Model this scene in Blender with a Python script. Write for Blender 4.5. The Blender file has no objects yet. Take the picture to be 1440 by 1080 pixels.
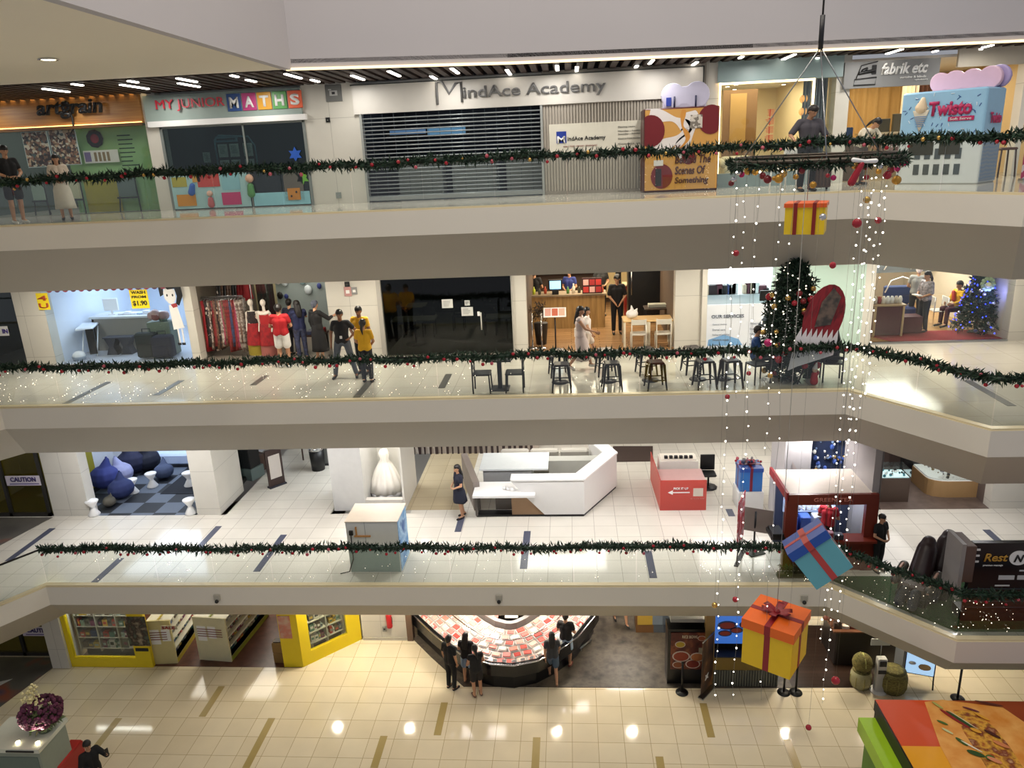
import bpy, bmesh, math, random
from mathutils import Vector, Matrix
R = math.radians
random.seed(7)
SC = bpy.context.scene
COL = SC.collection

# ------------------------------------------------------------------ camera
def _on(v, w=None):
    v = Vector(v)
    if w is not None: v = v - w * v.dot(w)
    return v.normalized()
DN = _on((.0442, .9556, .2914))            # world down in (image right, image down, forward)
YV = _on((.0705, -.2936, .9530), DN)       # world +Y
XV = DN.cross(YV)                          # world +X
CZ = 14.2
FPX = 1055.0
cam_d = bpy.data.cameras.new('camera'); cam = bpy.data.objects.new('camera', cam_d); COL.objects.link(cam)
cam_d.sensor_width = 36; cam_d.lens = FPX * 36 / 1440; cam_d.clip_end = 200
rt = Vector((XV.x, YV.x, -DN.x)); up = -Vector((XV.y, YV.y, -DN.y)); bk = -Vector((XV.z, YV.z, -DN.z))
cam.matrix_world = Matrix(((rt.x, up.x, bk.x, 0), (rt.y, up.y, bk.y, 0), (rt.z, up.z, bk.z, CZ), (0, 0, 0, 1)))
SC.camera = cam

# ------------------------------------------------------------------ world, exposure, big lights
SC.view_settings.view_transform = 'Standard'; SC.view_settings.look = 'None'
SC.view_settings.exposure = 0.0; SC.view_settings.gamma = 1.0
SC.view_settings.use_curve_mapping = False
wd = bpy.data.worlds.new('world'); SC.world = wd; wd.use_nodes = True
wd.node_tree.nodes['Background'].inputs[0].default_value = (.80, .82, .90, 1)
wd.node_tree.nodes['Background'].inputs[1].default_value = 0.37

def area(name, loc, size, power, color=(1, 1, 1), rot=(0, 0, 0), shape='RECTANGLE', size_y=None, spread=180):
    d = bpy.data.lights.new(name, 'AREA'); d.energy = power; d.color = color; d.shape = shape
    d.size = size
    if size_y: d.size_y = size_y
    d.spread = R(spread)
    o = bpy.data.objects.new(name, d); COL.objects.link(o); o.location = loc; o.rotation_euler = rot
    return o

# levels: ground floor 0, then the three galleries
L1, L2, L3, L4, LC = 0.0, 4.12, 8.97, 13.18, 16.15
WARM = (1, .86, .64); WHITE = (1, .96, .9); COOL = (.86, .93, 1)
# atrium downlights high above the void
for i, x in enumerate((-11, -7.5, -4, -.5, 3, 6.5)):
    for y in (3, 6.5, 10, 13):
        area('atrium_lamp', (x + (y * 3 % 2) * .6, y + (i % 2) * .8, 25), .2, 122, (1, .91, .77), shape='DISK')
# downlights in the soffit over each walkway
for z, c, p in ((L4 - 1.66, (1, .92, .78), 48), (L3 - 1.66, (1, .97, .97), 52), (L2 - 1.66, (1, .88, .68), 46)):
    for i in range(12):
        area('walkway_downlight', (-14.2 + i * 2.25, 18.6, z - .02), .22, p, c, shape='DISK')

# ------------------------------------------------------------------ pixel measuring: a point seen at (px,py) at distance Y or height Z
def ray(px, py):
    v = Vector((px - 720, py - 540, FPX))
    return Vector((v.dot(XV), v.dot(YV), -v.dot(DN)))
def pt(px, py, Y=None, Z=None):
    r = ray(px, py)
    t = Y / r.y if Y is not None else (Z - CZ) / r.z
    return Vector((r.x * t, r.y * t, CZ + r.z * t))

# ------------------------------------------------------------------ materials
MATS = {}
def _new(name):
    m = bpy.data.materials.new(name); m.use_nodes = True
    nt = m.node_tree; b = nt.nodes['Principled BSDF']
    return m, nt, b
def col4(c):
    if isinstance(c, str):
        c = c.lstrip('#'); s = [int(c[i:i + 2], 16) / 255 for i in (0, 2, 4)]
        return tuple(x / 12.92 if x <= .04045 else ((x + .055) / 1.055) ** 2.4 for x in s) + (1,)
    return tuple(c[:3]) + (1,)
def mat(c, rough=.5, metal=0, spec=.5, var=.06, scale=6):
    """plain coloured surface with a little procedural variation"""
    key = ('p', c, rough, metal, spec, var, scale)
    if key in MATS: return MATS[key]
    m, nt, b = _new('surface')
    n = nt.nodes.new('ShaderNodeTexNoise'); n.inputs['Scale'].default_value = scale; n.inputs['Detail'].default_value = 3
    tc = nt.nodes.new('ShaderNodeTexCoord'); nt.links.new(tc.outputs['Object'], n.inputs['Vector'])
    mx = nt.nodes.new('ShaderNodeMix'); mx.data_type = 'RGBA'
    k = col4(c)
    mx.inputs[6].default_value = tuple(max(0, x * (1 - var)) for x in k[:3]) + (1,)
    mx.inputs[7].default_value = tuple(min(1, x * (1 + var)) for x in k[:3]) + (1,)
    nt.links.new(n.outputs['Fac'], mx.inputs[0]); nt.links.new(mx.outputs[2], b.inputs['Base Color'])
    b.inputs['Roughness'].default_value = rough; b.inputs['Metallic'].default_value = metal
    b.inputs['Specular IOR Level'].default_value = spec
    MATS[key] = m; return m
def emat(c, s=3.0):
    key = ('e', c, s)
    if key in MATS: return MATS[key]
    m, nt, b = _new('glowing')
    k = col4(c)
    b.inputs['Base Color'].default_value = k; b.inputs['Emission Color'].default_value = k
    b.inputs['Emission Strength'].default_value = s
    m.cycles.emission_sampling = 'NONE'
    MATS[key] = m; return m
def tiles(c1, c2, grout, w, h, mortar=.012, rough=.12, offset=0, axes='XY', org=(0, 0), bump=0, spec=.5):
    key = ('t', c1, c2, grout, w, h, mortar, rough, offset, axes, org)
    if key in MATS: return MATS[key]
    m, nt, b = _new('tiles')
    tc = nt.nodes.new('ShaderNodeTexCoord'); sp = nt.nodes.new('ShaderNodeSeparateXYZ'); cb = nt.nodes.new('ShaderNodeCombineXYZ')
    nt.links.new(tc.outputs['Object'], sp.inputs[0])
    nt.links.new(sp.outputs[axes[0]], cb.inputs[0]); nt.links.new(sp.outputs[axes[1]], cb.inputs[1])
    mp = nt.nodes.new('ShaderNodeMapping'); mp.inputs['Location'].default_value = (org[0], org[1], 0)
    nt.links.new(cb.outputs[0], mp.inputs[0])
    br = nt.nodes.new('ShaderNodeTexBrick'); br.offset = offset; br.squash = 1
    br.inputs['Scale'].default_value = 1; br.inputs['Brick Width'].default_value = w; br.inputs['Row Height'].default_value = h
    br.inputs['Mortar Size'].default_value = mortar; br.inputs['Mortar Smooth'].default_value = .1
    br.inputs['Color1'].default_value = col4(c1); br.inputs['Color2'].default_value = col4(c2); br.inputs['Mortar'].default_value = col4(grout)
    nt.links.new(mp.outputs[0], br.inputs[0])
    no = nt.nodes.new('ShaderNodeTexNoise'); no.inputs['Scale'].default_value = 1.3; no.inputs['Detail'].default_value = 6
    nt.links.new(tc.outputs['Object'], no.inputs['Vector'])
    mr = nt.nodes.new('ShaderNodeMapRange'); mr.inputs[3].default_value = .90; mr.inputs[4].default_value = 1.08
    nt.links.new(no.outputs['Fac'], mr.inputs[0])
    mx = nt.nodes.new('ShaderNodeMix'); mx.data_type = 'RGBA'; mx.blend_type = 'MULTIPLY'; mx.inputs[0].default_value = 1
    nt.links.new(br.outputs['Color'], mx.inputs[6]); nt.links.new(mr.outputs[0], mx.inputs[7])
    nt.links.new(mx.outputs[2], b.inputs['Base Color'])
    b.inputs['Roughness'].default_value = rough; b.inputs['Specular IOR Level'].default_value = spec
    MATS[key] = m; return m
def noisy(stops, scale=5, rough=.5, detail=5, metal=0, kind='noise', stretch=(1, 1, 1)):
    """colour ramp over noise / voronoi cells"""
    key = ('n', tuple(stops), scale, rough, detail, metal, kind, stretch)
    if key in MATS: return MATS[key]
    m, nt, b = _new('patterned')
    tc = nt.nodes.new('ShaderNodeTexCoord'); mp = nt.nodes.new('ShaderNodeMapping'); mp.inputs['Scale'].default_value = stretch
    nt.links.new(tc.outputs['Object'], mp.inputs[0])
    if kind == 'noise':
        n = nt.nodes.new('ShaderNodeTexNoise'); n.inputs['Scale'].default_value = scale; n.inputs['Detail'].default_value = detail; f = n.outputs['Fac']
        nt.links.new(mp.outputs[0], n.inputs['Vector'])
    elif kind == 'cells':
        n = nt.nodes.new('ShaderNodeTexVoronoi'); n.inputs['Scale'].default_value = scale
        nt.links.new(mp.outputs[0], n.inputs['Vector'])
        s = nt.nodes.new('ShaderNodeSeparateColor'); nt.links.new(n.outputs['Color'], s.inputs[0]); f = s.outputs[0]
    else:
        n = nt.nodes.new('ShaderNodeTexWave'); n.inputs['Scale'].default_value = scale; n.inputs['Distortion'].default_value = detail
        n.bands_direction = kind; nt.links.new(mp.outputs[0], n.inputs['Vector']); f = n.outputs['Fac']
    cr = nt.nodes.new('ShaderNodeValToRGB')
    if kind == 'cells': cr.color_ramp.interpolation = 'CONSTANT'
    el = cr.color_ramp.elements
    while len(el) < len(stops): el.new(.5)
    for e, (p, c) in zip(el, stops): e.position = p; e.color = col4(c)
    nt.links.new(f, cr.inputs[0]); nt.links.new(cr.outputs[0], b.inputs['Base Color'])
    b.inputs['Roughness'].default_value = rough; b.inputs['Metallic'].default_value = metal
    MATS[key] = m; return m
def glass(tint=(.88, .95, .92), refl=.10, rough=.02):
    key = ('g', tint, refl, rough)
    if key in MATS: return MATS[key]
    m = bpy.data.materials.new('glass'); m.use_nodes = True; nt = m.node_tree; nt.nodes.clear()
    out = nt.nodes.new('ShaderNodeOutputMaterial'); t = nt.nodes.new('ShaderNodeBsdfTransparent'); g = nt.nodes.new('ShaderNodeBsdfGlossy')
    t.inputs[0].default_value = tint + (1,); g.inputs['Roughness'].default_value = rough
    lw = nt.nodes.new('ShaderNodeLayerWeight'); lw.inputs[0].default_value = .25
    mr = nt.nodes.new('ShaderNodeMapRange'); mr.inputs[3].default_value = refl * .5; mr.inputs[4].default_value = min(1, refl * 6)
    nt.links.new(lw.outputs['Fresnel'], mr.inputs[0])
    mx = nt.nodes.new('ShaderNodeMixShader'); nt.links.new(mr.outputs[0], mx.inputs[0])
    nt.links.new(t.outputs[0], mx.inputs[1]); nt.links.new(g.outputs[0], mx.inputs[2]); nt.links.new(mx.outputs[0], out.inputs[0])
    MATS[key] = m; return m
GLASS = glass((.94, .965, .95), .08); DGLASS = glass((.55, .62, .64), .12)
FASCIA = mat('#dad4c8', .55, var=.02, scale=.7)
SOFFIT_SHADE = mat('#aea89c', .7, var=.03, scale=.8)  # shade of the down-facing underside put into a darker colour than the fascia
WALLW = mat('#d8d5cc', .5, var=.02, scale=1)
BLACK = mat('#0c0c0d', .45); DARK = mat('#1d1d20', .5); STEEL = mat('#a9abac', .3, 1); CHROME = mat('#d8d8da', .12, 1)
WHITEP = mat('#ecebe8', .35, var=.02); YELLOWP = mat('#ecd018', .4, var=.03)
SKIN = mat('#b98a6a', .55, var=.04); SKIN2 = mat('#8e6247', .55, var=.04); HAIR = mat('#120d0b', .45)

# ------------------------------------------------------------------ mesh builder
class MB:
    def __init__(s): s.v = []; s.f = []; s.m = []; s.mats = []; s.sm = []
    def mi(s, m):
        if m is None: return 0
        if m not in s.mats: s.mats.append(m)
        return s.mats.index(m)
    def add(s, vs, fs, m=None, M=None, smooth=False):
        o = len(s.v); i = s.mi(m)
        for p in vs: s.v.append(tuple(M @ Vector(p)) if M is not None else tuple(p))
        for f in fs: s.f.append(tuple(o + k for k in f)); s.m.append(i); s.sm.append(smooth)
        return s
    def box(s, x0, x1, y0, y1, z0, z1, m=None, M=None):
        v = [(x, y, z) for z in (z0, z1) for y in (y0, y1) for x in (x0, x1)]
        return s.add(v, [(0, 2, 3, 1), (4, 5, 7, 6), (0, 1, 5, 4), (1, 3, 7, 5), (3, 2, 6, 7), (2, 0, 4, 6)], m, M)
    def bev(s, x0, x1, y0, y1, z0, z1, b, m=None, M=None):
        """box with rounded vertical edges and chamfered top and bottom"""
        def ring(z, i):
            out = []
            for cx, cy, a0 in ((x1 - b, y1 - b, 0), (x0 + b, y1 - b, 90), (x0 + b, y0 + b, 180), (x1 - b, y0 + b, 270)):
                for k in range(4):
                    a = R(a0 + 30 * k); out.append((cx + math.cos(a) * (b - i), cy + math.sin(a) * (b - i), z))
            return out
        rs = [ring(z0, b * .6), ring(z0 + b * .6, 0), ring(z1 - b * .6, 0), ring(z1, b * .6)]
        return s.loft(rs, m, M, smooth=False)
    def loft(s, rings, m=None, M=None, smooth=True, cap=True):
        n = len(rings[0]); vs = [p for r in rings for p in r]; fs = []
        for k in range(len(rings) - 1):
            for i in range(n):
                j = (i + 1) % n
                fs.append((k * n + i, k * n + j, (k + 1) * n + j, (k + 1) * n + i))
        if cap: fs.append(tuple(range(n - 1, -1, -1))); fs.append(tuple((len(rings) - 1) * n + i for i in range(n)))
        return s.add(vs, fs, m, M, smooth)
    def lathe(s, prof, c=(0, 0, 0), m=None, n=20, M=None, sx=1, sy=1, smooth=True):
        rings = [[(c[0] + math.cos(2 * math.pi * i / n) * max(r, 1e-4) * sx, c[1] + math.sin(2 * math.pi * i / n) * max(r, 1e-4) * sy, c[2] + z) for i in range(n)] for r, z in prof]
        return s.loft(rings, m, M, smooth)
    def ball(s, c, r, m=None, n=12, M=None, sc=(1, 1, 1)):
        k = max(4, n // 2)
        rings = [[(c[0] + math.cos(2 * math.pi * i / n) * math.sin(math.pi * max(.02, min(.98, j / k))) * r * sc[0], c[1] + math.sin(2 * math.pi * i / n) * math.sin(math.pi * max(.02, min(.98, j / k))) * r * sc[1], c[2] - math.cos(math.pi * j / k) * r * sc[2]) for i in range(n)] for j in range(k + 1)]
        return s.loft(rings, m, M, True)
    def tube(s, pts, r, m=None, n=8, M=None, closed=False):
        P = [Vector(p) for p in pts]; rings = []
        rr = r if isinstance(r, (list, tuple)) else [r] * len(P)
        last = None
        for i, p in enumerate(P):
            if closed: d = P[(i + 1) % len(P)] - P[i - 1]
            else: d = P[min(i + 1, len(P) - 1)] - P[max(i - 1, 0)]
            d.normalize()
            a = last if last is not None else (Vector((0, 0, 1)) if abs(d.z) < .9 else Vector((1, 0, 0)))
            u = (a - d * a.dot(d)).normalized(); w = d.cross(u); last = u
            rings.append([tuple(p + (u * math.cos(2 * math.pi * k / n) + w * math.sin(2 * math.pi * k / n)) * rr[i]) for k in range(n)])
        if closed: rings.append(rings[0]); return s.loft(rings, m, M, True, False)
        return s.loft(rings, m, M, True)
    def cap(s, p0, r0, p1, r1, m=None, n=12, M=None):
        """tapered capsule, closed"""
        p0, p1 = Vector(p0), Vector(p1); d = (p1 - p0)
        d = d.normalized() if d.length > 1e-5 else Vector((0, 0, 1))
        a = Vector((0, 0, 1)) if abs(d.z) < .9 else Vector((1, 0, 0)); u = (a - d * a.dot(d)).normalized(); w = d.cross(u)
        rings = []
        for p, r, an in [(p0, r0, t) for t in (-86, -55, -25, 0)] + [(p1, r1, t) for t in (0, 25, 55, 86)]:
            q = p + d * math.sin(R(an)) * r; e = math.cos(R(an)) * r
            rings.append([tuple(q + (u * math.cos(2 * math.pi * k / n) + w * math.sin(2 * math.pi * k / n)) * e) for k in range(n)])
        return s.loft(rings, m, M, True)
    def prism(s, poly, y0, y1, m=None, M=None):
        """poly in (x,z), extruded along y"""
        n = len(poly); vs = [(x, y0, z) for x, z in poly] + [(x, y1, z) for x, z in poly]
        fs = [tuple(range(n)), tuple(range(2 * n - 1, n - 1, -1))] + [(i, i + n, (i + 1) % n + n, (i + 1) % n) for i in range(n)]
        return s.add(vs, fs, m, M)
    def slab(s, poly, z0, z1, m=None, M=None):
        """poly in (x,y), extruded along z"""
        n = len(poly); vs = [(x, y, z0) for x, y in poly] + [(x, y, z1) for x, y in poly]
        fs = [tuple(range(n - 1, -1, -1)), tuple(range(n, 2 * n))] + [(i, (i + 1) % n, (i + 1) % n + n, i + n) for i in range(n)]
        return s.add(vs, fs, m, M)
    def quad(s, a, b, c, d, m=None): return s.add([a, b, c, d], [(0, 1, 2, 3)], m)
    def build(s, name, m=None, parent=None, loc=None, rot=None, fix=True):
        me = bpy.data.meshes.new(name)
        me.from_pydata(s.v, [], s.f)
        for x in (s.mats or [m]): me.materials.append(x)
        me.polygons.foreach_set('material_index', s.m); me.polygons.foreach_set('use_smooth', s.sm)
        me.update()
        if fix:
            bm = bmesh.new(); bm.from_mesh(me); bmesh.ops.recalc_face_normals(bm, faces=bm.faces); bm.to_mesh(me); bm.free()
        o = bpy.data.objects.new(name, me); COL.objects.link(o)
        if parent: o.parent = parent
        if loc is not None: o.location = loc
        if rot is not None: o.rotation_euler = rot
        return o
USED = set()
def tag(o, label=None, cat=None, group=None, kind=None):
    if label: o['label'] = label
    if cat: o['category'] = cat
    if group: o['group'] = group
    if kind: o['kind'] = kind
    return o
def thing(name, label, cat, loc=(0, 0, 0), rz=0, group=None, rot=None, sc=None):
    o = bpy.data.objects.new(name, None); COL.objects.link(o); o.empty_display_size = .1
    o.location = loc; o.rotation_euler = rot if rot else (0, 0, rz)
    if sc: o.scale = (sc, sc, sc) if not isinstance(sc, tuple) else sc
    return tag(o, label, cat, group)
def struct(name, mb, m=None):
    o = mb.build(name, m); o['kind'] = 'structure'; return o
def kids(o): return KID.get(o.name, [c for c in COL.objects if c.parent == o])
KID = {}
def dup(o, loc=None, rz=None, label=None, group=None, parent=None, sc=None, rot=None):
    c = o.copy(); COL.objects.link(c)
    if parent: c.parent = parent
    if loc is not None: c.location = loc
    if rz is not None: c.rotation_euler = (0, 0, rz)
    if rot is not None: c.rotation_euler = rot
    if sc: c.scale = (sc, sc, sc) if not isinstance(sc, tuple) else sc
    if label: c['label'] = label
    if group: c['group'] = group
    if o.name not in KID: KID[o.name] = [k for k in COL.objects if k.parent == o]
    for k in KID[o.name]: dup(k, parent=c)
    return c
FONT = None
def text(s, m, width=None, height=None, loc=(0, 0, 0), rot=(R(90), 0, 0), parent=None, name='lettering', ext=.01, bold=0, shear=0, align='LEFT'):
    """lettering facing -Y by default; loc = left baseline"""
    cu = bpy.data.curves.new('lettering', 'FONT'); cu.body = s; cu.size = 1; cu.offset = bold; cu.shear = shear; cu.extrude = .0
    cu.resolution_u = 3
    tmp = bpy.data.objects.new('tmp', cu); COL.objects.link(tmp)
    me = bpy.data.meshes.new_from_object(tmp); bpy.data.objects.remove(tmp); bpy.data.curves.remove(cu)
    xs = [v.co.x for v in me.vertices]; ys = [v.co.y for v in me.vertices]
    w, h = max(xs) - min(xs), max(ys) - min(ys)
    kx = width / w if width else None; ky = height / h if height else None
    kx = kx or ky; ky = ky or kx
    x0, y0 = min(xs), min(ys)
    bm = bmesh.new(); bm.from_mesh(me)
    for v in bm.verts: v.co = Vector(((v.co.x - x0) * kx - (w * kx / 2 if align == 'CENTER' else 0), (v.co.y - y0) * ky, 0))
    if ext:
        g = bmesh.ops.extrude_face_region(bm, geom=list(bm.faces))
        bmesh.ops.translate(bm, verts=[e for e in g['geom'] if isinstance(e, bmesh.types.BMVert)], vec=(0, 0, ext))
        bmesh.ops.recalc_face_normals(bm, faces=bm.faces)
    bm.to_mesh(me); bm.free(); me.materials.clear(); me.materials.append(m)
    for p in me.polygons: p.material_index = 0
    me.name = name
    o = bpy.data.objects.new(name, me); COL.objects.link(o); o.location = loc; o.rotation_euler = rot
    if parent: o.parent = parent
    return o
# ================================================================== the building
EDGE = [(-23, 13.5), (-15.3, 13.5), (-13.6, 16), (5.95, 16), (7.64, 13.5), (17, 13.5)]
def off(path, d):
    out = []
    for i, p in enumerate(path):
        p = Vector(p); ns = []
        for a, b in ((i - 1, i), (i, i + 1)):
            if a >= 0 and b < len(path):
                t = (Vector(path[b]) - Vector(path[a])).normalized(); ns.append(Vector((-t.y, t.x)))
        n = sum(ns, Vector((0, 0))) / len(ns)
        out.append(tuple(p + n / n.length_squared * d))
    return out
TILE_G = tiles('#e6dabf', '#dfd2b5', '#b3a078', .652, .652, .007, .09, org=(.2, .17))
TILE_2 = tiles('#d9d4c8', '#d3cec2', '#a9a498', .62, .62, .007, .10, org=(.1, .1))
TILE_3 = tiles('#cfc9bd', '#c9c3b7', '#b0aa9e', .9, .9, .007, .10, org=(.1, .1))
PANEL = tiles('#d2cec3', '#cecabf', '#a9a59b', 1.9, 1.22, .006, .45, axes='XZ', org=(.35, .55))
BAND = mat('#d6c8a4', .3, var=.05)
def edge_of(z): return EDGE2 if z == L2 else EDGE
EDGE2 = [(-23, 13.5), (-15.3, 13.5), (-13.6, 16), (5.9, 16), (7.85, 13.95), (17, 13.95)]
def gallery(z, floor_m):
    EDGE = edge_of(z)
    b = MB(); drop = (0, .68, 1.64)
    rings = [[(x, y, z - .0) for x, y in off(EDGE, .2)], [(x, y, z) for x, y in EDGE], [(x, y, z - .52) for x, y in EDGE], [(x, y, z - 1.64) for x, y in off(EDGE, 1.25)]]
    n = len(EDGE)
    for k, m in ((0, BAND), (1, FASCIA), (2, SOFFIT_SHADE)):
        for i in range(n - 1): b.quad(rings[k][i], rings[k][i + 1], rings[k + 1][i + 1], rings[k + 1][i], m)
    for i in range(n - 1):
        a, c = rings[3][i], rings[3][i + 1]; b.quad(a, c, (c[0], 30, c[2]), (a[0], 30, a[2]), SOFFIT_SHADE)
        a, c = rings[0][i], rings[0][i + 1]; b.quad((a[0], 20.0, z), (c[0], 20.0, z), c, a, floor_m)
    o = b.build('floor'); o['kind'] = 'structure'; return o
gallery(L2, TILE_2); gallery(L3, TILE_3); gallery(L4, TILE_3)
b = MB(); b.box(-23, 17, 0, 26, -.3, 0, TILE_G); struct('floor', b)
# raised cream lip at the foot of each glass railing
for z in (L2, L3, L4):
    b = MB(); A, B_ = off(edge_of(z), .03), off(edge_of(z), .17)
    for i in range(len(EDGE) - 1): b.slab([A[i], A[i + 1], B_[i + 1], B_[i]], z - .001, z + .035)
    struct('trim_1', b, BAND)
# joints in the fascia panels
# floor inlays
def inlay(p0, p1, z, w, m):
    a, c = pt(*p0, Z=z), pt(*p1, Z=z)
    xm = (a.x + c.x) / 2
    b = MB(); b.box(xm - w / 2, xm + w / 2, min(a.y, c.y), max(a.y, c.y), z + .001, z + .006)
    struct('trim_2', b, m)
GOLD = mat('#a8935a', .3, var=.05); SLATE = mat('#4b5062', .3, var=.05)
for p0, p1 in (((312, 965), (284, 1008)), ((165, 1010), (130, 1060)), ((383, 1010), (345, 1080)), ((540, 1035), (526, 1080)), ((625, 988), (615, 1034)), ((754, 1037), (753, 1090)), ((988, 989), (1001, 1037)), ((1108, 1040), (1124, 1090)), ((926, 1064), (932, 1090)), ((195, 1095), (150, 1140))):
    inlay(p0, p1, L1, .19, GOLD)
for p0, p1 in (((308, 740), (280, 770)), ((398, 752), (362, 804)), ((170, 785), (132, 820)), ((652, 728), (641, 748)), ((740, 747), (738, 800)), ((910, 775), (920, 813)), ((1024, 716), (1030, 726)), ((1385, 745), (1425, 778)), ((73, 743), (12, 789))):
    inlay(p0, p1, L2, .19, SLATE)
GREY = mat('#5b5852', .3)
for p0, p1 in (((152, 537), (93, 568)), ((255, 535), (220, 556)), ((380, 528), (350, 542)), ((523, 535), (500, 559)), ((632, 526), (620, 546)), ((1014, 508), (1030, 528)), ((1360, 535), (1423, 571))):
    inlay(p0, p1, L3, .17, GREY)

# ------------------------------------------------------------------ railings with glass, garland, baubles
def along(path, step, start=0):
    pos, seg = [], 0
    P = [Vector(p) for p in path]; L = [(P[i + 1] - P[i]).length for i in range(len(P) - 1)]; T = sum(L); d = start
    while d < T:
        e = d
        for i, l in enumerate(L):
            if e <= l: pos.append((P[i] + (P[i + 1] - P[i]) * (e / l), (P[i + 1] - P[i]).normalized())); break
            e -= l
        d += step
    return pos
RAILM = mat('#2f2c2a', .35, .6)
LEAF = noisy(((.3, '#0b1f12'), (.55, '#163220'), (.8, '#274a2c')), 14, .6)
RED = mat('#a3202e', .22, var=.05); GOLDB = mat('#c9a35c', .25, .8); PINK = mat('#b85563', .25); SILVER = mat('#c8c8cc', .2, .8); MAG = mat('#b81b62', .25)
def railing(z, nm, which):
    r = thing('glass_railing', f'glass railing with dark handrail along the edge of the {which}', 'railing', (0, 0, z))
    path = off(edge_of(z), .21); P = [Vector(p) for p in path]
    for i in range(len(P) - 1):
        L = (P[i + 1] - P[i]).length; n = max(1, round(L / 1.5)); t = (P[i + 1] - P[i]).normalized(); nn = Vector((-t.y, t.x))
        for k in range(n):
            a = P[i] + t * (L * k / n + .012); c = P[i] + t * (L * (k + 1) / n - .012)
            if not (-17.5 < (a.x + c.x) / 2 < 11): continue
            e = nn * .006; b = MB(); b.slab([tuple(a - e), tuple(c - e), tuple(c + e), tuple(a + e)], .0, .93)
            b.build('glass_panel', GLASS, r)
    b = MB(); b.tube([(x, y, .955) for x, y in path], .028); b.build('handrail', RAILM, r)
    return r
railing(L2, '', 'lowest gallery'); railing(L3, '', 'middle gallery'); railing(L4, '', 'top gallery')
def leafy(b, c, t, r, n, ln=.10, w=.018, m=None):
    """n needle sprays bursting from point c around axis t"""
    for _ in range(n):
        d = Vector((random.gauss(0, 1), random.gauss(0, 1), random.gauss(0, 1))).normalized()
        p = Vector(c) + Vector((random.uniform(-1, 1), random.uniform(-1, 1), random.uniform(-1, 1))) * r * .4
        q = p + (d * .9 + Vector(t) * random.uniform(-.5, .5)).normalized() * (ln * random.uniform(.6, 1.3))
        s = d.cross(Vector((random.gauss(0, 1), random.gauss(0, 1), random.gauss(0, 1)))).normalized() * w
        mid = (p + q) / 2
        b.add([p, mid + s, q, mid - s, mid + d.cross(s).normalized() * w * .5], [(0, 1, 4), (1, 2, 4), (2, 3, 4), (3, 0, 4)], m)
ball_t = {}
def bauble(loc, r, m, label, group, nm='bauble'):
    key = (m.name,)
    if key not in ball_t:
        b = MB(); b.ball((0, 0, 0), 1, m, 14); b.lathe([(.22, 0), (.22, .16), (.1, .2)], (0, 0, .96), STEEL, 8)
        o = b.build(nm); ball_t[key] = o
    else:
        o = ball_t[key].copy(); COL.objects.link(o)
    o.location = loc; o.scale = (r, r, r); tag(o, label, 'bauble', group); return o
def garland(z, path, which, per=40, nb=60, r=.085, seed=1, x0=None, x1=None):
    random.seed(seed)
    g = thing('christmas_garland', f'long green fir garland wound along the handrail of the {which}', 'garland', (0, 0, z))
    core = MB(); b = MB(); pts = along(path, .12)
    pts = [(p, t) for p, t in pts if (x0 is None or p.x > x0) and (x1 is None or p.x < x1)]
    cz = [(p.x, p.y, math.sin(i * .37 + seed) * .02 + math.sin(i * .11) * .02 - .01) for i, (p, t) in enumerate(pts)]
    core.tube(cz, .045, LEAF, 8); core.build('branch', None, g)
    for i, ((p, t), c) in enumerate(zip(pts, cz)):
        leafy(b, c, (t.x, t.y, 0), r, per, .15, .02)
    f = b.build('foliage', LEAF, g, fix=False); f['kind'] = 'stuff'
    cols = [RED, RED, RED, PINK, RED, GOLDB if which.startswith('top') else RED]
    for k in range(nb):
        c = cz[int((k + random.random() * .8) / nb * (len(cz) - 1))]
        kind = random.choice(cols); cn = {id(RED): 'red', id(PINK): 'pale red', id(GOLDB): 'gold'}[id(kind)]
        bauble((c[0] + random.uniform(-.05, .05), c[1] - random.uniform(.06, .12), z + c[2] + random.uniform(-.15, .06)), random.uniform(.028, .042), kind, f'small {cn} bauble in the fir garland of the {which}', f'{cn} baubles in the garland of the {which}')
GP = off(EDGE, .19); GP2 = off(EDGE2, .19)
garland(L4 + .99, GP, 'top gallery', nb=90, seed=3, x0=-15.5, x1=10.5)
garland(L3 + .95, GP, 'middle gallery', nb=90, seed=5, x0=-15, x1=10)
garland(L2 + 1.0, GP2, 'lowest gallery', nb=84, seed=9, x0=-13.7, x1=9.6)
# tiny glowing dots set on the glass (far too many to count)
TINY = emat('#fff4dc', 2.6); TINYB = emat('#e6eeff', 6)
for z, spans, which in ((L3, ((-14, -2.5, 260), (-2.5, 6.5, 45)), 'middle gallery'), (L2, ((-12.6, 3, 80), (3, 9, 130)), 'lowest gallery')):
    random.seed(int(z * 10)); b = MB()
    for xa, xb, n in spans:
        for _ in range(n):
            x = random.uniform(xa, xb); P = off(EDGE, .19)
            y = 16.19 if x < 5.9 else 16.19 - (x - 5.95) * 1.48
            if z == L2 and x > 5.9: y = max(16.19 - (x - 5.9) * 1.05, 14.14)
            elif x > 7.6: y = 13.69
            b.ball((x, y - .03, z + .06 + random.random() ** 1.2 * .82), random.uniform(.005, .011), None, 6)
    o = b.build('glowing_dots', TINY, fix=False); tag(o, f'tiny white fairy lights scattered over the glass railing of the {which}', 'fairy lights', None, 'stuff')

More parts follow.
